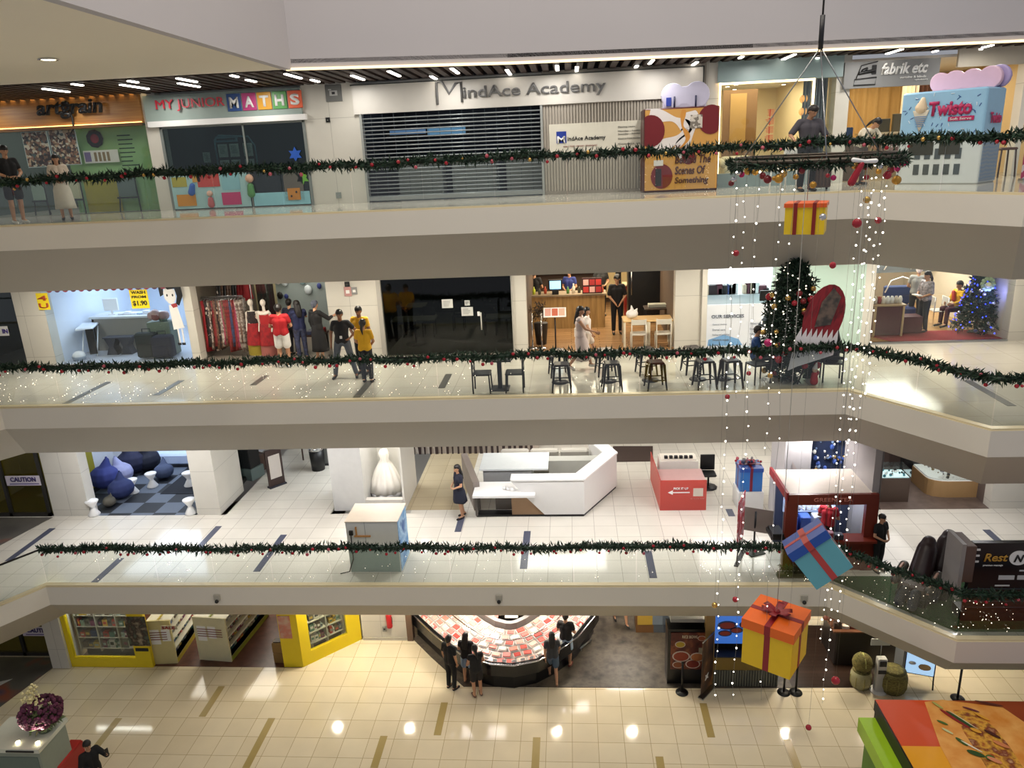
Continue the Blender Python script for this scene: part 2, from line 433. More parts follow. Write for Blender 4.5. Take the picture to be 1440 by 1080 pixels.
# ------------------------------------------------------------------ top ceiling
WOODC = noisy(((.3, '#20130e'), (.7, '#38231a')), 3, .6, stretch=(1, .2, 1))
near = [(-23, 16.5), (-5.9, 16.8), (-1.2, 17.95), (4.2, 18.66), (10.5, 19.2), (17, 19.4)]
def nearY(x):
    for (xa, ya), (xb, yb) in zip(near, near[1:]):
        if xa <= x <= xb: return ya + (yb - ya) * (x - xa) / (xb - xa)
    return near[-1][1]
b = MB(); x = -20
while x < 14:
    y0 = max(nearY(x), nearY(x + .17)) + .02
    b.box(x, x + .15, y0, 19.98, LC - .02, LC + .10); x += .27
struct('ceiling', b, WOODC)
b = MB(); b.slab(near + [(17, 20.4), (-23, 20.4)], LC + .12, LC + .2); struct('ceiling', b, mat('#0d0908', .8))
CREAM = mat('#e9e1cd', .7, var=.02, scale=.5)
b = MB(); b.slab([(-23, 4), (-5.95, 4), (-5.95, 16.8), (-23, 16.5)], LC, LC + .15); struct('ceiling', b, CREAM)
LAV = mat('#b7b3b6', .75, var=.02, scale=.4)
b = MB()
for (xa, ya), (xb, yb) in zip(near[1:], near[2:]): b.slab([(xa, ya), (xb, yb), (xb, yb + .15), (xa, ya + .15)], LC - .01, LC + 8)
struct('wall_back', b, LAV)
b = MB(); b.box(-5.96, -5.8, 4, 16.85, LC - .012, LC + 8); struct('wall_left', b, LAV)
b = MB(); b.tube([(x, y - .03, LC + .0) for x, y in near[1:]], .028)
tag(b.build('cove_light', emat('#ffe2b0', 1.6)), 'long warm cove light strip along the edge of the dark slatted ceiling', 'light strip')
LIN = emat('#fff6e8', 9)
for i, (p0, p1) in enumerate((((70, 114), (118, 120)), ((55, 125), (102, 129)), ((171, 112), (193, 116)), ((169, 119), (209, 125)), ((240, 109), (279, 115)), ((248, 117), (283, 122)), ((318, 105), (337, 108)), ((346, 112), (360, 115)), ((398, 104), (426, 110)), ((437, 112), (449, 115)), ((493, 106), (513, 112)), ((545, 100), (563, 107)), ((606, 107), (613, 111)), ((634, 96), (645, 103)), ((713, 98), (717, 105)), ((783, 92), (784, 99)), ((811, 94), (811, 100)), ((892, 95), (898, 92)), ((910, 90), (922, 84)), ((969, 93), (984, 87)), ((1029, 91), (1040, 88)), ((1040, 81), (1050, 77)), ((1097, 84), (1122, 76)), ((1136, 85), (1156, 81)), ((1243, 76), (1282, 66)), ((1290, 78), (1323, 71)), ((1350, 76), (1370, 72)), ((1380, 67), (1418, 58)))):
    a, c = pt(*p0, Z=LC - .05), pt(*p1, Z=LC - .05); xm = (a.x + c.x) / 2; y0, y1 = sorted((a.y, c.y)); y0 = max(y0, nearY(xm) + .03); y1 = min(max(y1, y0 + .35), 19.97)
    t = thing('linear_lamp', 'white linear lamp set in the dark slatted ceiling', 'lamp', (xm, (y0 + y1) / 2, LC - .03), group='linear lamps in the slatted ceiling')
    h = (y1 - y0) / 2; b = MB(); b.box(-.05, .05, -h, h, -.01, .05); b.build('housing', DARK, t)
    b = MB(); b.bev(-.042, .042, -h + .01, h - .01, -.035, -.01, .012); b.build('diffuser', LIN, t)
for i in range(11):
    area('slat_lamp', (-15 + i * 2.45, 18.9, LC - .12), .08, 26, WHITE, size_y=1.0)
area('cream_lamp', (-11.2, 12.1, LC - .06), .3, 60, (1, .82, .55), shape='DISK')
dl = thing('ceiling_downlight', 'round recessed downlight glowing warm in the cream ceiling', 'lamp', tuple(pt(68, 83, Z=LC - .005)))
b = MB(); b.lathe([(.16, 0), (.17, -.015), (.125, -.02), (.12, 0)], m=CHROME, n=24); b.build('ring', None, dl)
b = MB(); b.lathe([(.118, -.004), (.118, -.012), (.06, -.016)], m=emat('#fff0c0', 12), n=24); b.build('lens', None, dl)

# ------------------------------------------------------------------ walls between the shops
def px_x(px, py, Y=20.0): return pt(px, py, Y=Y).x
def pier(z, zt, xa, xb, y=20.0, d=.35, m=PANEL, name='wall_back'):
    b = MB(); b.box(xa, xb, y, y + d, z, zt, m)
    return struct(name, b)
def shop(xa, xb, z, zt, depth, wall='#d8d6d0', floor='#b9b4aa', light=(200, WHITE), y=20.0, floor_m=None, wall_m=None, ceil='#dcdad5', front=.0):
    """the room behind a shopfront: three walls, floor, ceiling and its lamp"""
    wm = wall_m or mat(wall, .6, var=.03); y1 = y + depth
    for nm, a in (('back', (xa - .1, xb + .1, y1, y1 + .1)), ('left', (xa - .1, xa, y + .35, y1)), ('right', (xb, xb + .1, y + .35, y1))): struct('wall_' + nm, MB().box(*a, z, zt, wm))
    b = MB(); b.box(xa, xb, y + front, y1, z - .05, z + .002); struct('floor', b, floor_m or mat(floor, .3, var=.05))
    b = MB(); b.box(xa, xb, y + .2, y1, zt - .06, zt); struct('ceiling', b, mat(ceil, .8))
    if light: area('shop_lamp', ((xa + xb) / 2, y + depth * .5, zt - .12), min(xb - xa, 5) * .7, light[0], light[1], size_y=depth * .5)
T1, T2, T3, T4 = L2 - 1.64, L3 - 1.64, L4 - 1.64, LC + .12
# ================================================================== people
STAND = dict(pelvis=(0, 0, .95), waist=(0, 0, 1.08), chest=(0, 0, 1.28), neck=(0, .01, 1.44), head=(0, -.015, 1.59),
             sa=(.165, .01, 1.395), ea=(.215, .03, 1.13), wa=(.215, -.03, .89), ha=(.21, -.06, .80),
             sb=(-.165, .01, 1.395), eb=(-.215, .03, 1.13), wb=(-.215, -.03, .89), hb=(-.21, -.06, .80),
             la=(.09, 0, .92), ka=(.10, -.02, .50), aa=(.10, .02, .085), ta=(.115, -.14, .035),
             lb=(-.09, 0, .92), kb=(-.10, -.02, .50), ab=(-.10, .02, .085), tb=(-.115, -.14, .035))
def remesh(o, vox, smooth=4):
    m = o.modifiers.new('blend', 'REMESH'); m.mode = 'VOXEL'; m.voxel_size = vox; m.use_smooth_shade = True
    if smooth: s = o.modifiers.new('soft', 'SMOOTH'); s.iterations = smooth; s.factor = .5
    return o
def lerp(a, b, t): return Vector(a) * (1 - t) + Vector(b) * t
def person(label, loc, rz=0, pose=None, h=1.7, skin=None, hair='short', hairm=None, top='#333333', sleeve=.55, bottom='trousers', bcol='#222233', shoes='#1a1a1a', bare_back=False, group=None, wide=1.0, extra=None, name='person', cat='person', shoe=True, face=True, fine=True):
    skin = skin or SKIN; hairm = hairm or HAIR
    J = {k: Vector(v) for k, v in STAND.items()}
    if pose: J.update({k: Vector(v) for k, v in pose.items()})
    s = h / 1.7
    T = thing(name, label, cat, loc, rz, group, sc=(s * wide, s * wide, s))
    hd = J['head']; up = (hd - J['neck']).normalized()
    fwd = Vector(pose['look']).normalized() if pose and 'look' in pose else Vector((0, -1, -.08)).normalized()
    sd = up.cross(-fwd).normalized(); fwd = -(sd.cross(up)).normalized() if sd.cross(up).dot(fwd) < 0 else sd.cross(up).normalized()
    H = lambda x, y, z: hd + sd * x + fwd * y + up * z          # x side, y forward, z up on the head
    b = MB()
    # head, jaw, nose, ears, neck
    b.cap(H(0, -.015, .035), .083, H(0, -.005, .035), .083); b.cap(H(0, .02, .01), .066, H(0, .035, -.065), .036)
    b.cap(H(0, -.005, 0), .072, H(0, .0, -.03), .06)
    if face:
        b.cap(H(0, .083, .015), .009, H(0, .098, -.022), .014, n=8)
        for q in (1, -1): b.cap(H(q * .078, -.01, .015), .014, H(q * .080, -.015, -.02), .010, n=8)
        b.cap(H(-.02, .078, -.052), .009, H(.02, .078, -.052), .009, n=8)
    b.cap(lerp(J['neck'], hd, -.2), .056, lerp(J['neck'], hd, .65), .05)
    # trunk: two columns side by side make it broader than deep
    for q in (1, -1):
        o = Vector((q * .055, 0, 0))
        b.cap(J['pelvis'] + o, .105, J['waist'] + o * .7, .09); b.cap(J['waist'] + o * .7, .09, J['chest'] + o * 1.15, .105)
        b.cap(J['chest'] + o * 1.15, .105, J['neck'] + o * .8 - Vector((0, 0, .06)), .07)
    for a in 'ab':
        S, E, W, Hn = J['s' + a], J['e' + a], J['w' + a], J['h' + a]
        b.cap(J['neck'] - Vector((0, 0, .05)), .055, S, .052); b.cap(S, .052, E, .038); b.cap(E, .038, W, .025)
        d = (Hn - W).normalized(); x = Vector((1, 0, 0)); n = d.cross(x)
        if n.length < .1: n = d.cross(Vector((0, 1, 0)))
        n.normalize(); w = n.cross(d).normalized()          # w across the palm
        sg = 1 if a == 'a' else -1
        b.cap(W, .024, W + d * .05, .027, n=8)
        for k in (-1, 0, 1): b.cap(W + d * .03 + n * k * .012, .017, W + d * .075 + n * k * .024, .017, n=8)
        if fine:
            for k, (ln, sp) in enumerate(((.062, -.036), (.074, -.012), (.070, .012), (.055, .035))):
                p0 = W + d * .08 + n * sp; p1 = p0 + d * ln * .5 + n * sp * .12; p2 = p1 + (d * .75 - w * .55 * sg).normalized() * ln * .5
                b.cap(p0, .0105, p1, .0095, n=6); b.cap(p1, .0095, p2, .008, n=6)
            p0 = W + d * .03 - n * .028; p1 = p0 + (d * .6 - n * .7 - w * .3 * sg).normalized() * .035; p2 = p1 + d * .03
            b.cap(p0, .012, p1, .011, n=6); b.cap(p1, .011, p2, .009, n=6)
        L, K, A, To = J['l' + a], J['k' + a], J['a' + a], J['t' + a]
        b.cap(L, .085, K, .056); b.cap(K, .056, lerp(K, A, .3), .054); b.cap(lerp(K, A, .3), .054, A, .035)
        b.cap(A, .036, To, .028, n=8); b.cap(A, .036, lerp(A, To, -.25), .03, n=8)
    body = b.build('body', skin, T); remesh(body, .0105, 3)
    # face marks
    if face:
        e = MB()
        for q in (1, -1): e.ball(tuple(H(q * .03, .080, .022)), .008, BLACK, 6); e.cap(H(q * .018, .085, .042), .004, H(q * .042, .078, .044), .003, m=hairm, n=6)
        ee = e.build('eyes', None, body)
        l = MB(); l.cap(H(-.018, .088, -.052), .0035, H(.018, .088, -.052), .0035, n=6); l.build('lips', mat('#8a3c38', .5), body)
    # hair
    if hair != 'none':
        g = MB(); g.cap(H(0, -.03, .055), .090, H(0, -.005, .062), .086); g.cap(H(0, -.05, .03), .082, H(0, -.055, -.02), .062)
        for q in (1, -1): g.cap(H(q * .045, -.03, .04), .055, H(q * .05, -.035, 0), .04)
        if hair == 'long':
            for q in (-1, 0, 1): g.cap(H(q * .035, -.06, -.02), .06, H(q * .055, -.085, -.20), .045); g.cap(H(q * .055, -.085, -.20), .045, H(q * .045, -.10, -.34), .022)
        if hair == 'tail': g.cap(H(0, -.10, .02), .04, H(0, -.14, -.12), .035); g.cap(H(0, -.14, -.12), .035, H(.03, -.13, -.27), .012)
        if hair == 'bun': g.ball(tuple(H(0, -.10, .09)), .05)
        remesh(g.build('hair', hairm, T), .011, 2)
    # top
    if top:
        tm = top if not isinstance(top, str) else mat(top, .8, var=.10, scale=9)
        c = MB(); e = .016
        for q in (1, -1):
            o = Vector((q * .06, 0, 0))
            c.cap(J['pelvis'] + o * 1.1, .108 + e, J['waist'] + o * .85, .098 + e); c.cap(J['waist'] + o * .85, .098 + e, J['chest'] + o * 1.15, .107 + e)
            c.cap(J['chest'] + o * 1.15, .107 + e, J['neck'] + o * .75 - Vector((0, 0, .065)), .07 + e)
        for a in 'ab':
            S, E, W = J['s' + a], J['e' + a], J['w' + a]
            c.cap(J['neck'] - Vector((0, 0, .055)), .052 + e, S, .055 + e)
            if sleeve > 0:
                c.cap(S, .055 + e, lerp(S, E, min(1, sleeve)), .046 + e)
                if sleeve > 1: c.cap(E, .040 + e, lerp(E, W, sleeve - 1), .030 + e)
        remesh(c.build('shirt', tm, T), .013, 2)
    bm_ = mat(bcol, .8, var=.12, scale=8) if isinstance(bcol, str) else bcol
    if bottom in ('trousers', 'shorts'):
        c = MB(); e = .013; cut = {'trousers': 1.9, 'shorts': .72}[bottom]
        for q in (1, -1): c.cap(J['pelvis'] + Vector((q * .06, 0, .03)), .108 + e * .6, J['pelvis'] + Vector((q * .055, 0, -.04)), .10 + e)
        for a in 'ab':
            L, K, A = J['l' + a], J['k' + a], J['a' + a]
            c.cap(L, .088 + e, lerp(L, K, min(1, cut)), .060 + e + (.03 if cut < 1 else 0))
            if cut > 1: c.cap(K, .058 + e, lerp(K, A, cut - 1), .046 + e)
        remesh(c.build(bottom, bm_, T), .013, 2)
    elif bottom in ('skirt', 'dress', 'short_skirt'):
        P0 = J['pelvis']; zb = {'skirt': .30, 'dress': .42, 'short_skirt': .56}[bottom]; zt = P0.z + (.1 if bottom != 'dress' else .2)
        rings = []
        for t in range(7):
            z = zt + (zb - zt) * t / 6; f = .16 + .07 * t / 6 + (.03 if t > 1 else 0)
            cx = lerp(P0, lerp(J['ka'], J['kb'], .5), max(0, min(1, (P0.z - z) / .45)))
            rings.append([(cx.x + math.cos(R(15 * i)) * f * (1 + .06 * math.cos(R(15 * i * 5)) * t / 6), cx.y + math.sin(R(15 * i)) * f * .8 * (1 + .06 * math.cos(R(15 * i * 5)) * t / 6), z) for i in range(24)])
        c = MB(); c.loft(rings); c.build('skirt' if bottom != 'dress' else 'dress_skirt', bm_, T)
    if shoe:
        for a in 'ab':
            A, To = J['a' + a], J['t' + a]; c = MB(); d = (To - A); dn = Vector((0, 0, -.03))
            c.cap(lerp(A, To, -.2) + dn, .043, lerp(A, To, .35) + dn * .8, .044); c.cap(lerp(A, To, .35) + dn * .8, .044, lerp(A, To, 1.1), .034)
            remesh(c.build('shoe', mat(shoes, .5), T), .012, 2)
    if extra: extra(T, J, H)
    return T
WALK = dict(ka=(.09, -.16, .52), aa=(.09, -.26, .14), ta=(.10, -.41, .12), kb=(-.09, .03, .50), ab=(-.09, .30, .14), tb=(-.10, .18, .04),
            ea=(.22, .12, 1.15), wa=(.21, .10, .91), ha=(.21, .09, .82), eb=(-.22, -.06, 1.14), wb=(-.21, -.20, .94), hb=(-.21, -.24, .86))
APART = dict(la=(.10, 0, .92), ka=(.19, -.03, .50), aa=(.26, .02, .085), ta=(.29, -.13, .035), lb=(-.10, 0, .92), kb=(-.19, -.03, .50), ab=(-.26, .02, .085), tb=(-.29, -.13, .035))
HIP_A = dict(ea=(.36, .06, 1.17), wa=(.21, -.03, 1.02), ha=(.15, -.08, .98))
HIP_B = dict(eb=(-.36, .06, 1.17), wb=(-.21, -.03, 1.02), hb=(-.15, -.08, .98))
FRONT = dict(ea=(.25, -.02, 1.13), wa=(.10, -.20, 1.03), ha=(.02, -.23, 1.02), eb=(-.25, -.02, 1.13), wb=(-.10, -.20, 1.03), hb=(-.02, -.23, 1.02))
LOWHANDS = dict(ea=(.24, -.02, 1.13), wa=(.08, -.19, .94), ha=(.03, -.20, .86), eb=(-.24, -.02, 1.13), wb=(-.08, -.19, .94), hb=(-.03, -.20, .86))
REACH_B = dict(eb=(-.28, -.20, 1.20), wb=(-.24, -.42, 1.24), hb=(-.22, -.51, 1.25))
REACH_A = dict(ea=(.28, -.20, 1.20), wa=(.24, -.42, 1.24), ha=(.22, -.51, 1.25))
SIT = dict(pelvis=(0, .05, .56), waist=(0, .06, .69), chest=(0, .04, .89), neck=(0, .03, 1.05), head=(0, -.0, 1.20),
           sa=(.165, .03, 1.005), ea=(.22, -.05, .76), wa=(.14, -.26, .70), ha=(.10, -.34, .69), sb=(-.165, .03, 1.005), eb=(-.22, -.05, .76), wb=(-.14, -.26, .70), hb=(-.10, -.34, .69),
           la=(.09, .03, .53), ka=(.11, -.38, .54), aa=(.11, -.40, .11), ta=(.12, -.55, .05), lb=(-.09, .03, .53), kb=(-.11, -.38, .54), ab=(-.11, -.40, .11), tb=(-.12, -.55, .05))
def merge(*ds):
    o = {}
    for d in ds: o.update(d)
    return o

# ================================================================== trees
def fir(label, loc, h, r, balls, seed=1, lightm=None, nlight=120, leafm=None, rounded=False, name='christmas_tree', ballgroup='', dens=150, wherelab=''):
    random.seed(seed); T = thing(name, label, 'christmas tree', loc)
    b = MB(); b.tube([(0, 0, 0), (0, 0, h * .93)], [.05, .015]); b.build('trunk', mat('#3b2a1c', .8), T)
    b = MB(); b.slab([(-.2, -.03), (.2, -.03), (.2, .03), (-.2, .03)], 0, .04); b.slab([(-.03, -.2), (.03, -.2), (.03, .2), (-.03, .2)], 0, .04); b.build('stand', DARK, T)
    prof = (lambda t: r * (1 - t ** 3.2) ** .6 * (.80 + .2 * math.sin(t * 3.1)) + .03) if rounded else (lambda t: r * (1 - t) ** .9 + .03)
    n = int(h * dens); b = MB()
    for k in range(n):
        t = (k + .5) / n; z = .12 + (h - .14) * t; a = k * 2.39996; rr = prof(t) * random.uniform(.55, 1.0)
        d = Vector((math.cos(a), math.sin(a), -.15)); leafy(b, (d.x * rr, d.y * rr, z), d, .14, 26, .15, .02)
        b.tube([(0, 0, z + .05), (d.x * rr, d.y * rr, z)], .008, LEAF, 4)
    f = b.build('foliage', leafm or LEAF, T, fix=False); f['kind'] = 'stuff'
    if nlight:
        b = MB()
        for k in range(nlight):
            t = random.random() ** .9; a = random.uniform(0, 6.283); rr = prof(t) * 1.06 + .02
            b.ball((math.cos(a) * rr, math.sin(a) * rr, .1 + (h - .12) * t), .016, None, 6)
        o = b.build('fairy_light', lightm or TINY, T, fix=False); o['kind'] = 'stuff'
    L = Vector(loc)
    for k, (m, nm, rad, cnt) in enumerate(balls):
        for q in range(cnt):
            t = random.uniform(.02, .93); a = random.uniform(math.pi * .95, math.pi * 2.05); rr = prof(t) * 1.0 + .04
            bauble(tuple(L + Vector((math.cos(a) * rr, math.sin(a) * rr, .12 + (h - .14) * t))), rad * random.uniform(.8, 1.15), m, f'{nm} bauble hanging on the {wherelab}', f'{nm} baubles on the {wherelab}')
    return T
def panel(b, p0, p1, y, th, m=None):
    """upright board given by two opposite (x,z) corners, front face at y"""
    (x0, z0), (x1, z1) = p0, p1
    return b.box(min(x0, x1), max(x0, x1), y, y + th, min(z0, z1), max(z0, z1), m)
def bars(b, x, z, w, n, dz, y, h=.02, m=None, jag=.35, th=.006):
    """rows of fine print"""
    for k in range(n): b.box(x, x + w * random.uniform(1 - jag, 1), y - th, y, z - k * dz - h, z - k * dz, m)
def sheet(name, x0, x1, z0, z1, y, m, parent=None, th=.01):
    b = MB(); b.box(x0, x1, y - th, y, z0, z1); return b.build(name, m, parent)
# ================================================================== top gallery shops (floor L4)
Z = L4
def X4(px, py=225, Y=20.0): return pt(px, py, Y=Y).x
def Z4(px, py, Y=20.0): return pt(px, py, Y=Y).z
def words(s, p0, p1, Y, m, parent, name='lettering', **k):
    """lettering between two seen points: p0 bottom left, p1 top right"""
    a, c = pt(*p0, Y=Y), pt(*p1, Y=Y)
    return text(s, m, width=abs(c.x - a.x), height=abs(c.z - a.z), loc=(a.x, Y, a.z), parent=parent, name=name, **k)
def rel(o, parent):
    """keep a child where it stands under a moved Empty"""
    o.parent = parent; o.matrix_parent_inverse = parent.matrix_world.inverted(); return o
# positions across the front
x_art0, x_art1 = X4(-60), X4(213)
x_p1 = X4(233); x_mj0, x_mj1 = X4(233), X4(434); x_p2 = X4(512)
x_sh0, x_sh1 = X4(512), X4(765); x_rib1 = X4(990)
x_c0, x_c1 = X4(1008), X4(1168); x_f0, x_f1 = X4(1187), X4(1296); x_r0, x_r1 = X4(1300), X4(1500)
zs = Z4(720, 150)        # underside of the sign bands
for xa, xb in ((x_art1, x_mj0), (x_mj1, x_sh0), (x_rib1, x_c0), (x_c1, x_f0)): pier(L4, T4, xa, xb)
b = MB(); b.box(-23, 17, 20.02, 20.3, LC + .0, LC + .2); struct('wall_back', b, DARK)
# --- art shop with the timber sign band
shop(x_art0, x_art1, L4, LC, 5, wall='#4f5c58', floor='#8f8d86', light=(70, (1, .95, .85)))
T = thing('shop_sign', 'timber sign band with black script lettering artgrain above the leftmost shop', 'sign', (0, 19.9, 0))
WOODS = noisy(((.3, '#80552a'), (.7, '#a87a40')), 3, .45, stretch=(.3, 1, 6))
za, zb = Z4(100, 178), Z4(100, 134)
b = MB(); b.box(x_art0, x_art1, 0, .35, za, zb); b.build('board', WOODS, T)
b = MB(); b.box(x_art0, x_art1, -.10, .0, zb, zb + .05); b.box(x_art0, x_art1 - .02, -.10, 0, za - .07, za); b.build('frame', mat('#5b3d1e', .5), T)
b = MB(); b.box(x_art0, x_art1, -.04, -.005, zb - .03, zb - .012); b.box(x_art0, x_art1 - .02, -.04, -.005, za + .012, za + .03); b.build('led_strip', emat('#ffc774', 3.5), T)
a = pt(56, 165, Y=19.85); c = pt(146, 146, Y=19.85)
o = text('artgrain', BLACK, width=c.x - a.x, height=.46, loc=(a.x, -.12, a.z - .08), parent=T, bold=.03, shear=.2, ext=.03)
b = MB(); q = pt(92, 145, Y=19.85); b.ball((q.x, -.07, q.z), .09, None, 8, sc=(1.3, .4, .7)); b.tube([(q.x, -.07, q.z), (q.x + .12, -.07, q.z - .35), (q.x + .1, -.07, q.z - .62), (q.x - .06, -.07, q.z - .8)], [.02, .03, .025, .008]); b.build('bird_emblem', BLACK, T)
area('sign_glow', ((x_art0 + x_art1) / 2, 19.78, zb + .0), 6, 14, (1, .7, .35), rot=(R(60), 0, 0), size_y=.05)
# posters of artworks on the window, green back panels
za4, zb4 = L4 + .02, za - .08
win = MB(); win.box(x_art0, x_art1 - .02, 20.0, 20.02, za4, zb4); o = win.build('window_1', GLASS); o['kind'] = 'structure'
ART = noisy(((.0, '#2a1a14'), (.2, '#7d5b45'), (.38, '#c9a98a'), (.5, '#51302a'), (.65, '#9f6f57'), (.8, '#d8cbb8'), (.92, '#4b5a58')), 16, .6, kind='cells')
for i, (p0, p1) in enumerate((((41, 235), (64, 185)), ((78, 232), (104, 182)))):
    a, c = pt(*p0, Y=20.1), pt(*p1, Y=20.1); t = thing('art_poster', ('left' if i == 0 else 'right') + ' one of two posters crowded with little brown pictures in the art shop window', 'poster', (0, 20.1, 0))
    sheet('picture', a.x, c.x, a.z, c.z, 0, ART, t); b = MB(); b.box(a.x - .02, c.x + .02, 0, .02, a.z - .02, c.z + .02); b.build('backing', mat('#d8e6ea', .4), t)
GREENW = noisy(((.2, '#7fae7a'), (.5, '#9cc68c'), (.8, '#b3cf7d')), .9, .6)
a, c = pt(112, 296, Y=20.45), pt(213, 176, Y=20.45)
t = thing('window_graphic', 'pale green printed panel standing behind the art shop window', 'panel', (0, 20.45, 0))
sheet('panel_sheet', a.x, c.x, L4 + .02, c.z, 0, GREENW, t)
b = MB(); q = pt(133, 195, Y=20.4); b.lathe([(.20, 0), (.24, .01), (.24, .02), (.0, .02)], m=mat('#1c1a1c'), n=9, M=Matrix.Translation((q.x, -.03, q.z)) @ Matrix.Rotation(R(90), 4, 'X')); b.build('round_emblem', None, t)
b = MB(); b.lathe([(.12, 0), (.12, .01), (.10, .012)], m=RED, n=16, M=Matrix.Translation((q.x, -.045, q.z)) @ Matrix.Rotation(R(90), 4, 'X')); b.build('emblem_ring', None, t)
random.seed(3); b = MB(); q = pt(163, 190, Y=20.4); bars(b, q.x, q.z, .5, 8, .11, -.012, .03, mat('#2b4a35')); b.build('print_lines', None, t)
q, w = pt(120, 230, Y=20.35), pt(165, 210, Y=20.35)
b = MB(); b.box(q.x, w.x, -.1, -.09, q.z, w.z, mat('#e5e2dd')); b.box(q.x + .03, q.x + .2, -.11, -.1, q.z + .04, w.z - .04, mat('#7c6c9a'))
for k in range(4): b.box(q.x + .3 + k * .12, q.x + .37 + k * .12, -.11, -.1, q.z + .04, w.z - .05, mat('#8f7a5c'))
b.build('notice', None, t)
a, c = pt(125, 296, Y=20.4), pt(165, 252, Y=20.4); sheet('yellow_panel', a.x, c.x, L4 + .02, c.z, -.03, mat('#b9a91a', .5), t)
# easels and sketch table low in the window
for i, (px, w) in enumerate(((45, .42), (96, .46), (172, .6))):
    x = X4(px, 280); t = thing('easel', ('small dark easel with a pale canvas low in the art shop window, left', 'small easel holding an open cream sketch book, behind the woman in white', 'low dark table frame with framed drawings under the green panel')[i], 'easel', (x, 20.30, L4))
    b = MB()
    for q in (-1, 1): b.tube([(q * w / 2, 0, 0), (q * w * .35, .1, 1.0)], .018)
    b.tube([(0, .35, 0), (0, .1, .95)], .016); b.box(-w / 2, w / 2, -.03, .02, .36, .40); b.build('frame', DARK, t)
    b = MB(); b.box(-w * .42, w * .42, 0, .02, .41, .41 + w * 1.0); b.build('canvas', mat(('#9db0a4', '#d8d4b8', '#6f7f80')[i]), t)
# two passers-by at the rail
FLAT4 = L4
person('person in a black t-shirt and dark shorts at the far left of the top gallery', (pt(8, 225, Y=17.0).x, 17.0, L4), R(60), pose=FRONT, h=1.72, top='#141417', bottom='shorts', bcol='#1b1b1e', shoes='#e2e2e2')
person('woman in pale top and long cream skirt in front of the art shop', (pt(78, 225, Y=17.7).x, 17.7, L4), R(35), pose=merge(FRONT), h=1.5, top='#cdbfae', bottom='skirt', bcol='#d5cdbd', hair='long')
# --- junior maths
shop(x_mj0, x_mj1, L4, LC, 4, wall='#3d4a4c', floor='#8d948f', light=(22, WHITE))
T = thing('shop_sign', 'grey green sign board reading MY JUNIOR MATHS', 'sign', (0, 19.92, 0))
a, c = pt(216, 169, Y=19.92), pt(428, 128, Y=19.92); z0s, z1s = Z4(320, 166), Z4(320, 129)
b = MB(); b.box(x_p1 - .3, x_mj1 + .0, 0, .1, z0s, z1s); b.build('board', mat('#93a29b', .5), T)
b = MB(); b.box(x_p1 - .25, x_mj1 + .1, -.06, .1, z0s - .14, z0s); b.build('white_bar', WHITEP, T)
q0, q1 = pt(221, 153, Y=19.9), pt(316, 140, Y=19.9)
text('MY JUNIOR', mat('#c2283c', .4), width=q1.x - q0.x, height=.29, loc=(q0.x, -.05, z0s + .22), parent=T, bold=0, ext=.03)
x = pt(320, 150, Y=19.9).x; bw = .40
for ch, cc in zip('MATHS', ('#2c4f8c', '#b8407a', '#d59a2b', '#4f9a48', '#e0603a')):
    b = MB(); b.bev(x, x + bw - .03, -.03, 0, z0s + .15, z0s + .57, .01); o = b.build('letter_tile', mat(cc, .4), T)
    text(ch, WHITEP, width=.24, height=.27, loc=(x + .065, -.035, z0s + .22), parent=o, bold=.04); x += bw
zt = z0s - .14
b = MB(); b.box(x_mj0, x_mj1, 20.0, 20.02, L4 + .02, zt); o = b.build('window_2', glass((.50, .60, .60), .10)); o['kind'] = 'structure'
b = MB(); b.box(x_mj0 - .02, x_mj0 + .05, 19.97, 20.05, L4, zt); b.box(x_mj1 - .05, x_mj1 + .02, 19.97, 20.05, L4, zt); b.box(x_mj0 + 2.2, x_mj0 + 2.24, 19.97, 20.05, L4, zt); b.box(x_mj0, x_mj1, 19.97, 20.05, zt - .05, zt); struct('trim_3', b, mat('#7d8380', .4))
T = thing('window_graphic', 'pale blue children graphic strip with coloured cards along the maths school window', 'poster', (0, 19.96, 0))
a, c = pt(240, 296, Y=19.96), pt(438, 243, Y=19.96); zc = L4 + .95
sheet('backing', x_mj0 + .06, x_mj0 + 2.18, L4 + .03, zc, 0, mat('#9fc4c6'), T); sheet('blue_wave', x_mj0 + 2.26, x_mj1 - .06, L4 + .03, L4 + .36, 0, mat('#8cc3cf'), T)
for i, (px, py, w, h, cc) in enumerate(((250, 285, .52, .30, '#c98a2b'), (278, 258, .60, .38, '#b8413a'), (312, 262, .50, .42, '#86b8c2'), (313, 283, .52, .32, '#b8386a'), (270, 251, .22, .2, '#c9953f'), (242, 258, .4, .25, '#a8a040'))):
    q = pt(px, py, Y=19.94); z = max(L4 + .05, q.z - .1); sheet('colour_card', q.x, q.x + w, z, z + h, -.012, mat(cc), T)
b = MB(); q = pt(268, 262, Y=19.93); b.cap((q.x, -.03, L4 + .45), .09, (q.x + .05, -.03, L4 + .62), .07, mat('#2b5aa8')); q = pt(354, 275, Y=19.93)
b.cap((q.x, -.03, L4 + .35), .10, (q.x, -.03, L4 + .55), .08, mat('#4f8a4a')); b.ball((q.x, -.03, L4 + .74), .11, mat('#d9a98a')); q = pt(297, 285, Y=19.93)
b.cap((q.x, -.03, L4 + .12), .09, (q.x, -.03, L4 + .25), .07, mat('#b05a5a')); b.ball((q.x, -.03, L4 + .40), .08, mat('#d9b09a')); b.build('cartoon_child', None, T)
